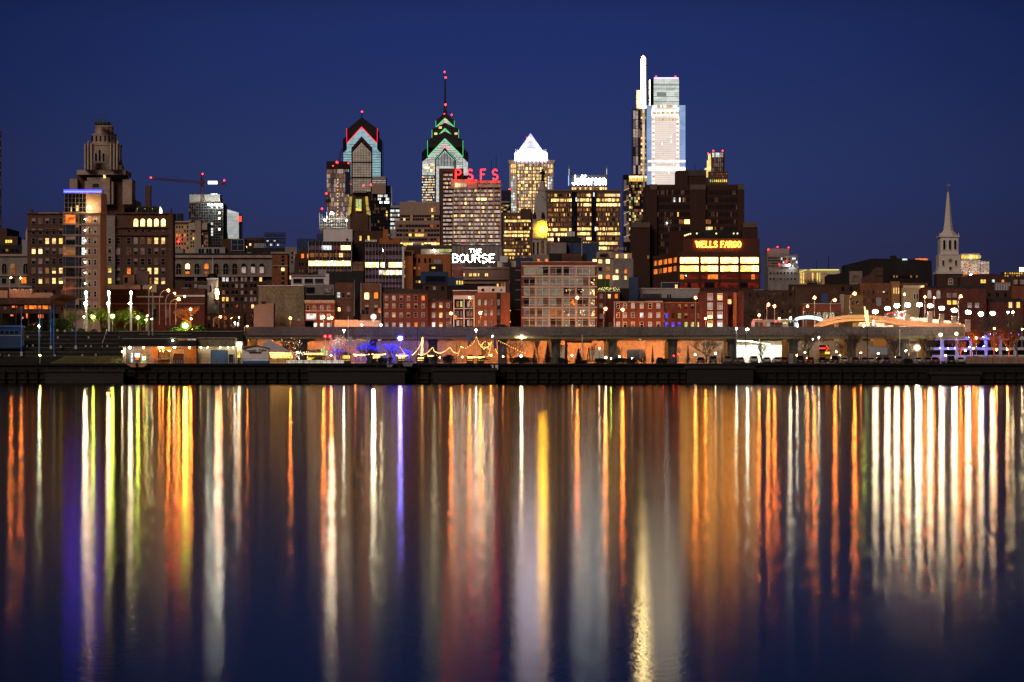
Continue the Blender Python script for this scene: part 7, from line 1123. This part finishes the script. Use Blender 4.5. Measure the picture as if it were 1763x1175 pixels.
for k, x in enumerate((148, 187.3, 225.2)):
    n = ('left', 'middle', 'right')[k]; o = empty('lamp_mast', P(x, 571, 825), '%s one of three tall white lamp masts in the park' % n, 'street lamp', 'tall white lamp masts in the park')
    for dx in (-.6, 1.4): mb = MB(); mb.tube([P(x+dx, 572, 825), P(x+dx, 504, 825)], .12, 6); part(o, 'pole', mb, WHT)
    for dx, y, r in ((0, 504, 2.3), (-1.8, 523, 1.8)): mb = MB(); mb.ball(P(x+dx, y, 824.5), r*.85*825/F, 0, 8, 6); part(o, 'bulb', mb, LK['wht'])
o = empty('flag_mast', P(262.8, 588, 798), 'tall grey mast with a lit box and a hanging flag', 'flagpole'); mb = MB(); mb.tube([P(262.8, 590, 798), P(262.8, 505, 798)], .13, 6); part(o, 'pole', mb, GREYP); mb = MB(); mb.box(X(260, 798), X(269, 798), 797.5, 798.5, Z(503.5, 798), Z(490.5, 798)); part(o, 'box_sign', mb, wall('box_cream', (.6, .45, .33), .1)); mb = MB(); mb.prism([P(x, y, 797.8) for x, y in ((264, 512), (268, 530), (266.5, 533), (264, 531))], 0, vec=(0, .06, 0)); part(o, 'flag', mb, wall('flag_green', (.2, .24, .12), .2))
o = empty('flag_mast', P(256, 588, 798), 'tall plain grey mast left of the flag mast', 'flagpole'); mb = MB(); mb.tube([P(256, 590, 798), P(256, 497, 798)], .13, 6); part(o, 'pole', mb, GREYP); mb = MB(); mb.ball(P(256, 496.6, 798), .2); part(o, 'finial', mb, GREYP)
o = empty('twin_head_lamp', P(1286, 622, 785), 'thin post with a flat twin head white lamp left of the bus', 'street lamp'); mb = MB(); mb.tube([PG(1284.5, 622, 785), P(1284.5, 567, 785)], .08, 6); part(o, 'pole', mb, STEEL)
for dx in (-.6, 2.4): mb = MB(); mb.ball(P(1285.2+dx, 567.3, 785), .18, 0, 8, 5); part(o, 'bulb', mb, LK['cool'])
for x, y0, y1, D, lab in ((386, 515, 563, 905, 'orange lit bare pole before the arched windows building'), (417, 520, 570, 830, 'dark slim pole left of the beige annex'), (718.5, 566, 610, 783, 'black pole in front of the violet wall'), (1002.5, 575, 622, 783, 'white lit thin post under the gridded flats'), (1041, 585, 622, 783, 'black thin post beside the ochre pier'), (1493.5, 565, 625, 776, 'thin black post below the tilted vertical sign'), (1284, 566, 600, 784, 'thin post behind the twin head lamp'), (1495, 578, 622, 782, 'pale thin lamp post left of the orange panel'), (1549, 566, 622, 781, 'thin dark post near the white flood lamp')):
    o = empty('slim_post', P(x, y1, D), lab, 'post', 'slim posts along the river front'); mb = MB(); mb.tube([PG(x, y1+2, D), P(x, y0, D)], .09, 6); part(o, 'post', mb, BR_O if 'orange' in lab else (WHT if 'white' in lab or 'pale' in lab else BLK)); mb = MB(); mb.box(X(x-1.8, D), X(x+1.8, D), D-.08, D+.08, Z(y0+.6, D), Z(y0-.3, D)); part(o, 'cross_head', mb, BLK)

# unseen flood lamps added under the slip road to brighten the motorway wall
FLS = LM('sodium_fill', (1, .3, .05), 4200); FLB = LM('violet_fill', (.1, .085, 1), 3000)
UL = ['leftmost of all', 'second from the left end', 'third from the left end', 'fourth from the left end', 'first in the violet stretch', 'second in the violet stretch', 'third in the violet stretch', 'fourth in the violet stretch', 'above the deep sagging string', 'left of the string pole', 'behind the ship mast', 'above the wide bare tree', 'above the tallest spruce', 'left of the sign gantry', 'above the step ladder', 'right of the fourth pier', 'above the slim spruces', 'left of the fifth pier', 'above the lone spruce', '', '']
for k in range(19):
    x = 432+k*42+R.uniform(-9, 9)
    if x > 1255: continue
    nm = 'blue' if 575 < x < 765 else 'orange'
    o = empty('underdeck_fill', P(x, 580, 838), 'added unseen %s flood lamp under the slip road, %s' % (nm, UL[k]), 'lamp', 'unseen lamps under the slip road'); c = P(x, 582.5, 836)
    mb = MB(); mb.box(c.x-1, c.x+1, 835, 835.2, c.z-.4, c.z+.4); mb.box(c.x-1, c.x+1, 835.2, 839, c.z+.3, c.z+.4); mb.box(c.x-1.1, c.x-1, 835, 838, c.z-.6, c.z+.4); mb.box(c.x+1, c.x+1.1, 835, 838, c.z-.6, c.z+.4); part(o, 'housing', mb, BLK); mb = MB(); mb.ball(c, .25*R.uniform(.75, 1.2), 0, 8, 5); part(o, 'bulb', mb, FLB if nm == 'blue' else FLS)

for x, y, D, kd, r, lab in ((1142, 615.5, 790, 'red', .9, 'small red light right of the slim spruces'), (1160, 613, 800, 'red', .8, 'small red light left of the lone spruce'), (1168, 610, 812, 'red', .7, 'small red light close to the lone spruce'), (1197, 611, 800, 'ewht', 1.1, 'small white light right of the lone spruce'), (1232, 609, 800, 'ewht', 1.3, 'white light before the ochre pier by the underpass'), (1088, 617, 783, 'ewht', 1, 'low white light before the box trailer'), (1066, 614, 800, 'ewht', 1.4, 'low white light by the small white van'), (1052, 618, 786, 'yg', .9, 'low greenish light by the ochre pier'), (961, 611, 812, 'ewht', 1.6, 'white light before the cream hoarding'), (985, 612, 815, 'ewht', 1.2, 'white light right of the sign gantry post'), (1372, 612, 790, 'esod', 1.2, 'amber light behind the tall grey sign board'), (1386, 607, 800, 'ewht', 1.2, 'white light under the dark bare tree'), (1440, 606, 800, 'esod', 1.3, 'amber light right of the arrow sign truck'), (1446, 612, 796, 'ewht', .9, 'white light low right of the arrow sign truck'), (1482, 608, 800, 'esod', 1.1, 'amber light right of the dark tree'), (1512, 609, 800, 'ewht', 1.2, 'white light below the orange panel'), (1560, 604, 800, 'ewht', 1.5, 'white light left of the big flood lamp'), (1628, 612, 790, 'ewht', 1, 'white light at the foot of the blue car park'), (866, 614, 790, 'esod', 1, 'amber light in the shrubs right of the ship mast'), (612, 612, 790, 'esod', 1.1, 'amber light left of the first blue tree'), (570, 612, 790, 'ewht', 1, 'white light by the white twig tree'), (757, 616, 788, 'esod', .9, 'amber light in the dark shrub mass'), (796, 615, 788, 'esod', 1, 'amber light at the low pole')):
    o = empty('garden_light', P(x, 624, D), lab, 'lamp', 'small low lights along the river front'); c = P(x, y, D); mb = MB(); mb.tube([Vector((x and c.x, D+.1, QT)), c+Vector((0, .1, 0))], .05, 5); part(o, 'post', mb, BLK); mb = MB(); mb.ball(c, r*D/F, 0, 8, 5); part(o, 'bulb', mb, LK[kd])

WFL = LM('underpass_fill', (1, .95, .75), 1500); RFL = LM('ramp_fill', (1, .42, .16), 1100); SFL = LM('street_fill', (1, .3, .06), 260)  # unseen fill lamps added to brighten the underpass, ramps and row houses
def add_fill_lamp(lab, p, m, r, grp, up=.3):
    o = empty('fill_lamp', p, lab, 'lamp', grp); mb = MB(); mb.box(p.x-.6, p.x+.6, p.y-1, p.y-.85, p.z-.45, p.z+.4); mb.box(p.x-.6, p.x+.6, p.y-.85, p.y+.2, p.z-.45, p.z-.35); part(o, 'housing', mb, BLK); mb = MB(); mb.ball(p, r, 0, 8, 5); part(o, 'bulb', mb, m)
for x, w in ((1272, 'left'), (1296, 'second'), (1320, 'third'), (1344, 'right')): add_fill_lamp('added unseen white lamp over the white underpass wall, %s of four' % w, P(x, 583, 839), WFL, .22, 'added lamps over the white underpass')
for k, x in enumerate((1418, 1444, 1470, 1500, 1528, 1556, 1584, 1612, 1640)): add_fill_lamp('added unseen warm lamp at the foot of the %s, %s of nine' % ('arched ramp' if x < 1510 else 'stone approach ramp', ('first', 'second', 'third', 'fourth', 'fifth', 'sixth', 'seventh', 'eighth', 'last')[k]), P(x, 571, 861), RFL, .2, 'added lamps at the foot of the ramps')
for x, w, r in ((545, 'the red arched house', .36), (562, 'the right side of the red arched house', .36), (590, 'the low beige wall', .26), (612, 'the right end of the low beige wall', .26), (700, 'the maroon row block', .26), (757, 'the narrow red house', .26), (838, 'the modern brick house', .3), (866, 'the right end of the modern brick house', .26), (1050, 'the roof garden house', .3), (1090, 'the white trimmed row house', .28), (1120, 'the right half of the white trimmed row house', .24), (1175, 'the blue lit row house', .24), (1230, 'the corner sash house', .24), (1405, 'the flat red pavilion', .4), (330, 'the orange lit tree', .5)): add_fill_lamp('added unseen fill lamp at the foot of %s' % w, P(x, 570, 889), SFL, r, 'added fill lamps behind the viaduct')
for x, y, lab in ((1662, 604, 'added amber lamp inside the spreading orange tree'), (1676, 600, 'added amber lamp before the bright orange tree'), (1716, 603, 'added amber lamp before the orange tree right of the orange post'), (1734, 602, 'added amber lamp before the roundest orange tree')):  # lamps added to light the orange trees
    o = empty('tree_fill_lamp', P(x, y, 785), lab, 'lamp', 'added amber lamps in the orange trees'); mb = MB(); mb.tube([Vector((X(x, 785), 785, QT)), P(x, y, 785)], .04, 5); part(o, 'post', mb, BLK); mb = MB(); mb.ball(P(x, y, 785), .14, 0, 8, 5); part(o, 'bulb', mb, LK['sod'])
# ================================================================ trees and plants
def bare_tree(lab, x, yb, h, w, D, seed, mat=None, z0=None, lights=None, nb=4, group='bare winter trees', r0=None, cat='tree', leaves=None, depth=5, name='bare_tree', hang=0):
    """tapered trunk and forking limbs; h and w in photo pixels"""
    rr = random.Random(seed); s = D/F; o = empty(name, P(x, yb, D), lab, cat, group); H_, W_ = P(x, yb-h, D).z-PG(x, yb, D).z, w*s; base = P(x, yb, D)
    tr, tw, ends = MB(), MB(), []
    def grow(p, d, ln, r, lv):
        q = p; pts = [p]
        for k in range(3):
            d = (d+Vector((rr.uniform(-.22, .22), rr.uniform(-.22, .22), rr.uniform(-.05, .16)-hang*lv*.05))).normalized(); q = q+d*ln/3; pts.append(q)
        (tr if lv < 2 else tw).tube(pts, r, 5 if lv < 2 else 3, 0, r*.62)
        if lv >= depth: ends.extend(pts[1:]); return
        if lv >= 2: ends.append(pts[2])
        n = nb if lv < 2 else 3
        for k in range(n):
            a = 2*math.pi*(k+rr.random())/n; sp = rr.uniform(.35, .75)*(W_/H_)*1.15; side = Vector((math.cos(a)*sp, math.sin(a)*sp, rr.uniform(.55, 1)-hang*lv*.12)); nd = (d*.55+side).normalized()
            grow(pts[-1] if k < 2 else pts[2], nd, ln*rr.uniform(.62, .84), r*.58, lv+1)
    r = r0 or H_*.022; grow(base-Vector((0, 0, .3)), Vector((0, 0, 1)), H_*.3, r, 0)
    zt = max(e.z for e in ends)-base.z; xs = sorted(abs(e.x-base.x) for e in ends); xw = xs[int(len(xs)*.97)]
    fz, fx = H_/zt, (W_/2)/xw
    def fit(v): return (base.x+(v[0]-base.x)*fx, base.y+(v[1]-base.y)*fx, base.z+(v[2]-base.z)*fz)
    tr.v = [fit(v) for v in tr.v]; tw.v = [fit(v) for v in tw.v]
    part(o, 'trunk', tr, mat or BARK); part(o, 'crown', tw, mat or BARK)
    if lights:
        key, n, rad = lights; mb = MB()
        for k in range(n): e = fit(rr.choice(ends)); mb.octa((e[0]+rr.uniform(-.1, .1), e[1]+rr.uniform(-.15, .15), e[2]+rr.uniform(-.1, .1)), rad*rr.uniform(.6, 1.3))
        for k in range(n//5): t = rr.random(); p = base+Vector((rr.uniform(-.15, .15), -.25, H_*.45*t)); mb.octa(tuple(p), rad)
        part(o, 'bulb', mb, LK[key], kind='stuff')
    if leaves:
        m, n, ls = leaves; mb = MB()
        for k in range(n):
            e = Vector(fit(rr.choice(ends)))+Vector((rr.gauss(0, .4), rr.gauss(0, .4), rr.gauss(0, .35))); a = Vector((rr.uniform(-1, 1), rr.uniform(-1, 1), rr.uniform(-1, 1))).normalized()*ls; c = a.orthogonal().normalized()*ls*.5; mb.poly([e-a, e+c, e+a, e-c])
        part(o, 'foliage', mb, m, kind='stuff')
    return o
# park trees in young leaf
for k, (x, yb, h, w, D, lab) in enumerate(((153, 572, 38, 26, 842, 'young leafy tree left of the first lamp in the park'), (178, 572, 42, 34, 846, 'young leafy tree lit green between two park lamps'), (211, 572, 44, 40, 844, 'widest young leafy tree lit green in the park'), (240, 572, 34, 28, 848, 'young leafy tree at the right end of the park'), (118, 572, 36, 36, 848, 'dark young tree left of the park lamps'), (200, 572, 36, 24, 856, 'slim young tree behind the widest park tree'))):
    bare_tree(lab, x, yb, h, w, D, 20+k, wall('park_bark_%d' % k, (.12, .11, .05)), leaves=(LEAFY, 1500, .16), group='young leafy park trees', nb=4, name='park_tree', depth=4)
def hedge(lab, x0, x1, yt, yb, D, mat, n=2600, seed=1, cat='hedge', name='hedge', ls=.16, group=None):
    rr = random.Random(seed); o = empty(name, PG((x0+x1)/2, yb, D), lab, cat, group); mb = MB(); c = PG((x0+x1)/2, yb, D); W_ = (x1-x0)*D/F/2; H_ = P(0, yt, D).z-c.z
    lumps = [(rr.uniform(-.8, .8), rr.uniform(.55, 1)) for _ in range(max(3, int(W_/1.2)))]
    for k in range(n):
        lx, lh = rr.choice(lumps); u = max(-1, min(1, lx+rr.gauss(0, .16))); hh = lh*(1-abs(u)**4*.5); v = rr.random()**.6; p = c+Vector((u*W_, rr.uniform(-1.2, 1.2), v*hh*H_)); a = Vector((rr.uniform(-1, 1), rr.uniform(-1, 1), rr.uniform(-1, 1))).normalized()*ls; d = a.orthogonal().normalized()*ls*.6; mb.poly([p-a, p+d, p+a, p-d])
    part(o, 'foliage', mb, mat, kind='stuff')
    mb = MB()
    for k in range(5): mb.tube([c+Vector(((k-2)/2.6*W_, 0, -.1)), c+Vector(((k-2)/2.4*W_, 0, H_*.5))], .06, 4)
    part(o, 'stem', mb, BARK); return o
hedge('clipped hedge lit green under the left park lamp', 134, 150, 565, 572, 830, HEDGE, 900, 1, group='park hedges'); hedge('clipped hedge lit green between the tall lamp masts', 157, 186, 564, 572, 830, HEDGE, 1500, 2, group='park hedges'); hedge('clipped hedge lit green right of the middle lamp mast', 198, 225, 564, 572, 830, HEDGE, 1500, 3, group='park hedges'); hedge('broad shrub bank lit bright green round the flood lamp', 285, 360, 557, 580, 806, HEDGE, 4200, 4, group='park hedges', ls=.2)
hedge('dark ivy shrub beside the blue poles', 45, 130, 548, 574, 822, HEDGE, 3600, 5, group='park hedges', ls=.2)
bare_tree('round crowned bare tree glowing orange before the brick hall', 325, 562, 36, 44, 905, 40, wall('orange_twig', (.5, .28, .12)), nb=5, r0=.42, depth=5)
for k, (x, yb, h, w, D, lab) in enumerate(((397, 563, 26, 18, 880, 'dark sapling left of the beige annex'), (377, 563, 20, 18, 900, 'dark bare tree right of the orange lit tree'), (510, 624, 40, 34, 795, 'bare tree lit orange behind the barrier fence'), (497, 624, 38, 24, 803, 'thin bare tree lit orange right of the peaked tent'), (828, 624, 36, 34, 792, 'bare tree with small lights under the slim string pole'), (880, 622, 38, 56, 800, 'wide bare tree lit orange right of the ship mast'), (928, 618, 34, 26, 815, 'bare tree left of the tall spruce'), (966, 620, 28, 20, 812, 'bare sapling before the cream hoarding'), (1019, 622, 28, 18, 780, 'black sapling with raised branches beside the step ladder'), (1062, 622, 24, 20, 800, 'bare sapling left of the box trailer'), (1215, 622, 34, 54, 815, 'wide bare tree under the viaduct before the orange wall'), (1162, 622, 20, 22, 815, 'small bare tree right of the third spruce'), (1314, 624, 38, 36, 776, 'pale young bare tree before the white underpass'), (1394, 622, 50, 52, 783, 'dark bare tree left of the arrow sign'), (1464, 622, 48, 40, 783, 'dark tree right of the ochre pier'), (1540, 622, 44, 36, 783, 'dark bare tree left of the white flood lamp'), (1602, 622, 46, 40, 778, 'round bare tree lit from the left by the white flood lamp'), (1442, 622, 30, 26, 802, 'small bare tree behind the arrow sign truck'), (1562, 622, 30, 24, 790, 'thin bare tree close to the flood lamp'))):
    bare_tree(lab, x, yb, h, w, D, 60+k, nb=4, depth=5 if w > 24 else 4, lights=('bulb', 30, .07) if x in (828,) else (('wbulb', 26, .07) if x == 510 else None))
for k, (x, yb, h, w, D, lab) in enumerate(((1298, 563, 56, 60, 930, 'big dark bare tree behind the left end of the bus'), (1335, 563, 66, 60, 945, 'largest dark bare tree behind the bus'), (1368, 563, 56, 44, 950, 'big dark bare tree right of the largest one'), (1272, 563, 50, 36, 950, 'dark bare tree beside the corner sash house'), (1395, 520, 44, 40, 1400, 'bare tree before the cream glass pavilion'), (1690, 600, 66, 52, 850, 'big dark tree over the end of the viaduct'), (1732, 600, 62, 60, 845, 'dark spreading tree before the right brick house'), (1752, 620, 76, 36, 790, 'tall dark trunked tree at the right edge'))):
    bare_tree(lab, x, yb, h, w, D, 100+k, nb=4, depth=5, group='big bare trees')
# trees with lights
bare_tree('first blue lit tree behind the banner pole', 632, 624, 36, 40, 786, 140, lights=('bbulb', 120, .05), group='trees wrapped in blue bulbs', name='lit_tree'); bare_tree('second blue lit tree under the blue flood lamp', 677, 624, 30, 30, 786, 141, lights=('bbulb', 140, .055), group='trees wrapped in blue bulbs', name='lit_tree'); bare_tree('low blue lit bush right of the white twig tree', 583, 624, 24, 34, 784, 142, lights=('bbulb', 45, .05), group='trees wrapped in blue bulbs', name='lit_tree'); bare_tree('small blue lit sapling right of the second blue tree', 704, 622, 17, 18, 786, 146, lights=('bbulb', 60, .08), group='trees wrapped in blue bulbs', name='lit_tree')
bare_tree('pale white lit twig tree below the two red lamps', 576, 622, 42, 32, 790, 143, WHT, lights=('wbulb', 60, .05), name='lit_tree', group='trees with white bulbs', nb=5); bare_tree('grey white twig tree left of the first blue tree', 622, 620, 38, 30, 792, 144, wall('pale_twig', (.45, .42, .38)), name='lit_tree', group='trees with white bulbs', nb=5); bare_tree('leaning sapling with a few warm bulbs', 515, 624, 18, 22, 783, 145, lights=('wbulb', 60, .07), name='lit_tree', group='trees with white bulbs')
for k, (x, h, c) in enumerate(((553.5, 22, 'grn'), (558, 26, 'grn'), (562.5, 18, 'grn'))):
    o = empty('lit_palm', P(x, 622, 786), ('left', 'middle', 'right')[k]+' one of three upright green lit palm fronds', 'palm', 'green lit palm fronds'); mb = MB(); mb.tube([PG(x, 622, 786), P(x+.5, 622-h, 786)], .1, 5, 0, .04); part(o, 'stem', mb, BARK); mb = MB()
    for q in range(34): t = q/34; p = P(x+.5*t+R.uniform(-1, 1)*(1-t*.5), 612-(h-10)*t, 786); mb.octa(tuple(p), .09)
    part(o, 'bulb', mb, emi('palm_green', (60, 220, 130), 2) if k == 0 else MATS['palm_green'], kind='stuff')
for k, (x, yb, h, w, D, lab, n) in enumerate(((1655, 618, 30, 40, 786, 'orange lit tree with spreading branches before the blue car park', 400), (1672, 616, 36, 30, 792, 'bright orange leafy tree left of the orange post', 1300), (1715, 616, 36, 22, 790, 'orange leafy tree right of the orange post', 1100), (1737, 616, 38, 34, 790, 'roundest orange leafy tree near the right edge', 1600))):
    bare_tree(lab, x, yb, h, w, D, 160+k, wall('orange_bark_%d' % k, (.4, .18, .06)), leaves=(ORTREE, n, .17), group='orange lit trees', name='orange_tree', depth=4)
def spruce(lab, x, yt, yb, w, D, seed, n=900, group='dark spruce trees'):
    rr = random.Random(seed); o = empty('spruce_tree', PG(x, yb, D), lab, 'tree', group); c = PG(x, yb, D); H_ = P(x, yt, D).z-c.z; r = w*D/F/2; mb = MB(); mb.tube([c, c+Vector((0, 0, H_*.97))], r*.09, 6, 0, .03); part(o, 'trunk', mb, BARK); mb = MB()
    for k in range(n):
        t = rr.random()**.75; tier = math.floor(t*9)/9; rad = r*(1-tier)*rr.uniform(.75, 1.08)*(1-.35*(t*9-math.floor(t*9))); a = rr.uniform(0, 6.283); z = .07*H_+t*H_*.92; p0 = c+Vector((0, 0, z)); d = Vector((math.cos(a), math.sin(a), -.22)); e = p0+d*rad; s = Vector((-d.y, d.x, 0))*max(.07, rad*.17); mb.poly([p0+d*rad*.15, e*.5+p0*.5+s, e, e*.5+p0*.5-s])
    part(o, 'crown', mb, NEEDLE, kind='stuff')
spruce('tallest dark spruce before the orange wall', 943, 587, 624, 25, 781, 1, 1500); spruce('broad dark spruce beside the step ladder', 996, 599, 624, 26, 780, 2, 1500); spruce('left one of the two slim spruces by the box trailer', 1109, 598, 623, 15, 780, 3); spruce('right one of the two slim spruces by the box trailer', 1123.5, 594, 624, 13, 779, 4); spruce('lone slim spruce right of the third pier', 1184.5, 594, 624, 16, 779, 5); spruce('low dark spruce left of the tallest one', 920, 600, 622, 20, 790, 6); spruce('small spruce left of the blue barrier', 1263-20, 606, 624, 9, 779, 7, 500)
for k, (x0, x1, y, lab) in enumerate(((640, 662, 612, 'dark shrubs left of the second blue tree'), (662, 676, 613, 'dark shrubs at the foot of the second blue tree'), (728, 738, 611, 'dark shrubs right of the light tower'), (742, 786, 608, 'long dark shrub mass below the sagging strings'), (858, 935, 610, 'long dark shrub mass right of the ship mast'), (953, 980, 615, 'dark shrubs at the foot of the tallest spruce'), (1000, 1046, 617, 'low dark shrubs behind the ladder'), (1048, 1100, 616, 'low dark shrubs before the box trailer'), (1130, 1172, 617, 'low dark shrubs between the spruces'), (1546, 1572, 613, 'dark shrubs below the white flood lamp'), (1664, 1700, 611, 'dark shrubs before the blue car park'))):
    hedge(lab, x0, x1, y, 625, 778, NEEDLE, int(220+(x1-x0)*26), 200+k, 'shrub', 'dark_shrub', .15, 'dark shrubs along the quay')
# ================================================================ vehicles
def make_car(lab, body, rear=True, suv=False, lit=False):
    o = empty('parked_car', (0, 0, 0), lab, 'car', 'cars parked along the quay'); w, h, L_ = .92, 1.5 if not suv else 1.78, 4.4; s = .92 if suv else .86
    mb = MB()
    def loft(sec):      # sections (y, half width bottom, half width top, z0, z1)
        for (a, c) in zip(sec, sec[1:]):
            mb.hexa([(-a[1], a[0], a[3]), (a[1], a[0], a[3]), (c[1], c[0], c[3]), (-c[1], c[0], c[3]), (-a[2], a[0], a[4]), (a[2], a[0], a[4]), (c[2], c[0], c[4]), (-c[2], c[0], c[4])])
    loft([(0, .8, .78, .32, .82), (.18, .9, .84, .22, .92), (1.0, .92, .86, .2, s+.02), (3.1, .92, .86, .2, s+.02), (4.1, .9, .82, .22, .8), (4.4, .78, .74, .32, .72)])
    body_o = part(o, 'body', mb, body); mb = MB()
    ya = .25 if suv else .75; mb.hexa([(-.82, ya, s), (.82, ya, s), (.82, 3.3, s), (-.82, 3.3, s), (-.66, ya+.45, h), (.66, ya+.45, h), (.64, 2.6, h), (-.64, 2.6, h)]); part(o, 'cabin', mb, body); mb = MB()
    mb.hexa([(-.76, ya-.02+.07, s+.07), (.76, ya+.05, s+.07), (.76, ya+.15, s+.07), (-.76, ya+.15, s+.07), (-.62, ya+.37, h-.08), (.62, ya+.37, h-.08), (.62, ya+.5, h-.08), (-.62, ya+.5, h-.08)]); part(o, 'windscreen', mb, G_K)
    for sx in (-1, 1):
        mb = MB(); mb.hexa([(sx*.83, ya+.5, s+.05), (sx*.8, ya+.5, s+.05), (sx*.8, 3.0, s+.05), (sx*.83, 3.0, s+.05), (sx*.69, ya+.7, h-.1), (sx*.64, ya+.7, h-.1), (sx*.64, 2.5, h-.1), (sx*.69, 2.5, h-.1)]); part(o, 'side_window', mb, G_K)
        mb = MB(); mb.box(sx*.86-.08, sx*.86+.08, 1.0, 1.15, s, s+.16); part(o, 'mirror', mb, body)
        mb = MB(); mb.box(sx*.62-.17, sx*.62+.17, -.04, .06, .62, .76); part(o, 'tail_light' if rear else 'headlight', mb, REDP if rear else GREYP)
        for y in (.85, 3.45):
            mb = MB(); mb.prism([Vector((sx*.9 if sx > 0 else -.9, y+.33*math.cos(t*math.pi/6), .33+.33*math.sin(t*math.pi/6))) for t in range(12)], 0, vec=(-sx*.2, 0, 0)); wh = part(o, 'wheel', mb, BLK)
    mb = MB(); mb.box(-.82, .82, -.07, .1, .3, .48); part(o, 'bumper', mb, BLK); mb = MB(); mb.box(-.26, .26, -.09, -.05, .5, .62); part(o, 'number_plate', mb, WHT)
    return o
CARW = wall('car_white', (.7, .7, .7), .06, .35, spec=.5); CARS = wall('car_silver', (.32, .33, .35), .06, .3, metal=.5); CARK = wall('car_black', (.02, .02, .022), .1, .25, spec=.5); CARR = wall('car_red', (.25, .02, .02), .1, .3, spec=.5); CARB = wall('car_blue', (.04, .07, .2), .1, .3, spec=.5); CARG = wall('car_grey', (.1, .105, .11), .1, .3, spec=.5)
protos = {}
def car(x, D, body, lab, suv=False, rear=True, rot=0):
    k = (body.name, suv, rear)
    if k not in protos: o = protos[k] = make_car(lab, body, rear, suv)
    else: o = copy_tree(protos[k]); o['label'] = lab
    o.location = (X(x, D), D, QT); o.rotation_euler[2] = rot
for (x, D, m, suv, lab) in ((1254, 774, CARS, True, 'silver hatchback leftmost in the car row'), (1276, 774, CARS, False, 'silver saloon right of the leftmost hatchback'), (1299, 776, CARW, True, 'big white SUV left of the pale young tree'), (1321, 774, CARW, False, 'white saloon right of the pale young tree'), (1340, 774, CARW, False, 'white saloon beside the red low car'), (1351, 779, CARR, False, 'red low car left of the tall grey sign board'), (1378, 775, CARK, True, 'black SUV right of the tall grey sign board'), (1396, 777, CARR, False, 'dark red saloon under the dark bare tree'), (1416, 776, CARK, False, 'black saloon below the arrow sign'), (1438, 776, CARK, True, 'black SUV right of the arrow sign truck'), (1454, 775, CARW, False, 'white saloon left of the dark tree'), (1474, 776, CARG, False, 'grey saloon under the dark tree'), (1490, 776, CARS, False, 'silver saloon left of the thin black post'), (1501, 776, CARW, False, 'white saloon right of the thin black post'), (1527, 776, CARB, False, 'blue saloon left of the dark bare tree'), (1517, 782, CARK, False, 'black saloon partly hidden behind the blue one'), (1548, 776, CARS, True, 'silver SUV under the dark bare tree'), (1583, 775, CARW, False, 'white saloon glinting under the white flood lamp'), (1598, 776, CARS, False, 'silver saloon below the round bare tree'), (1611, 776, CARR, False, 'red saloon right of the round bare tree'), (1638, 776, CARK, True, 'black SUV before the blue car park'), (1655, 776, CARW, False, 'white saloon last at the right of the car row'), (1086, 800, CARK, False, 'black car before the box trailer'), (1136, 786, CARB, False, 'blue car right of the slim spruces'), (1206, 788, CARK, False, 'black car before the wide bare tree'), (1228, 784, CARG, True, 'grey SUV left of the ochre pier')):
    car(x, D, m, lab, suv, True, R.uniform(-.12, .12))
o = empty('dark_car', P(866, 563, 805), 'dark car seen side on crossing the viaduct', 'car'); D = 804; mb = MB(); mb.prism([P(x, y, D) for x, y in ((850, 566), (850, 562.5), (853, 560.6), (857, 560), (861, 558.8), (868, 558.8), (872.5, 561), (874.5, 562.5), (874.5, 566))], 0, vec=(0, 1.7, 0)); part(o, 'body', mb, CARK); mb = MB(); mb.prism([P(x, y, D-.03) for x, y in ((858, 561), (861.5, 559.5), (867.5, 559.5), (870.5, 561))], 0, vec=(0, .05, 0)); part(o, 'side_window', mb, G_B)
for x in (854, 870.5): mb = MB(); c = P(x, 566, D-.05); mb.prism([c+Vector((.34*math.cos(t*math.pi/6), 0, .34*math.sin(t*math.pi/6))) for t in range(12)], 0, vec=(0, .3, 0)); part(o, 'wheel', mb, BLK)
b = B('city_bus', 'white city bus with an orange side display crossing the viaduct', 'bus', 1333, 804, Z(577, 804)); D = 804; BW_ = wall('bus_white', (.8, .78, .84), .08, .4)
b.ext('body', [(1294, 574), (1294.5, 556), (1297, 551.2), (1370, 551.2), (1373.5, 555), (1374, 574)], BW_, 2.6); b.bars('roof_pod', [(1297, 1312, 549.8, 551.3), (1345, 1360, 549.8, 551.3)], BW_, dd=.5, th=1.6); b.bars('roof_line', [(1296, 1372, 552.2, 553.8)], BLK, dd=-.05, th=.08)
for k, x in enumerate((1302.5, 1309.5, 1316.5, 1323, 1329.5, 1337, 1343.5)): b.win(x, 558.8, 6, 7.2, ['d2', 'd2', 'd', 'b2', 'd2', 'd2', 'd2'][k], BLK, t=.3, solo=True)
b.win(1361.5, 558.5, 8, 7, 'bg', BLK, t=.4, solo=True); b.win(1352, 557, 8.5, 3, 'y', BLK, solo=True, dd=-.05, t=.4); b.win(1369.5, 559.5, 4, 9, 'c', BLK, solo=True, t=.3)
for x in (1308, 1356): mb = MB(); c = P(x, 574, D-.05); mb.prism([c+Vector((.5*math.cos(t*math.pi/6), 0, .5*math.sin(t*math.pi/6))) for t in range(12)], 0, vec=(0, .3, 0)); part(b.r, 'wheel', mb, BLK)
for x, k_ in ((1297, 'red'), (1336.5, 'red')): b.lamp(x, 553.4, k_, .5, dd=-.15, name='marker_lamp')
b.lamp(1372.5, 562, 'cool', .8, dd=-.2, name='headlight'); b.done()
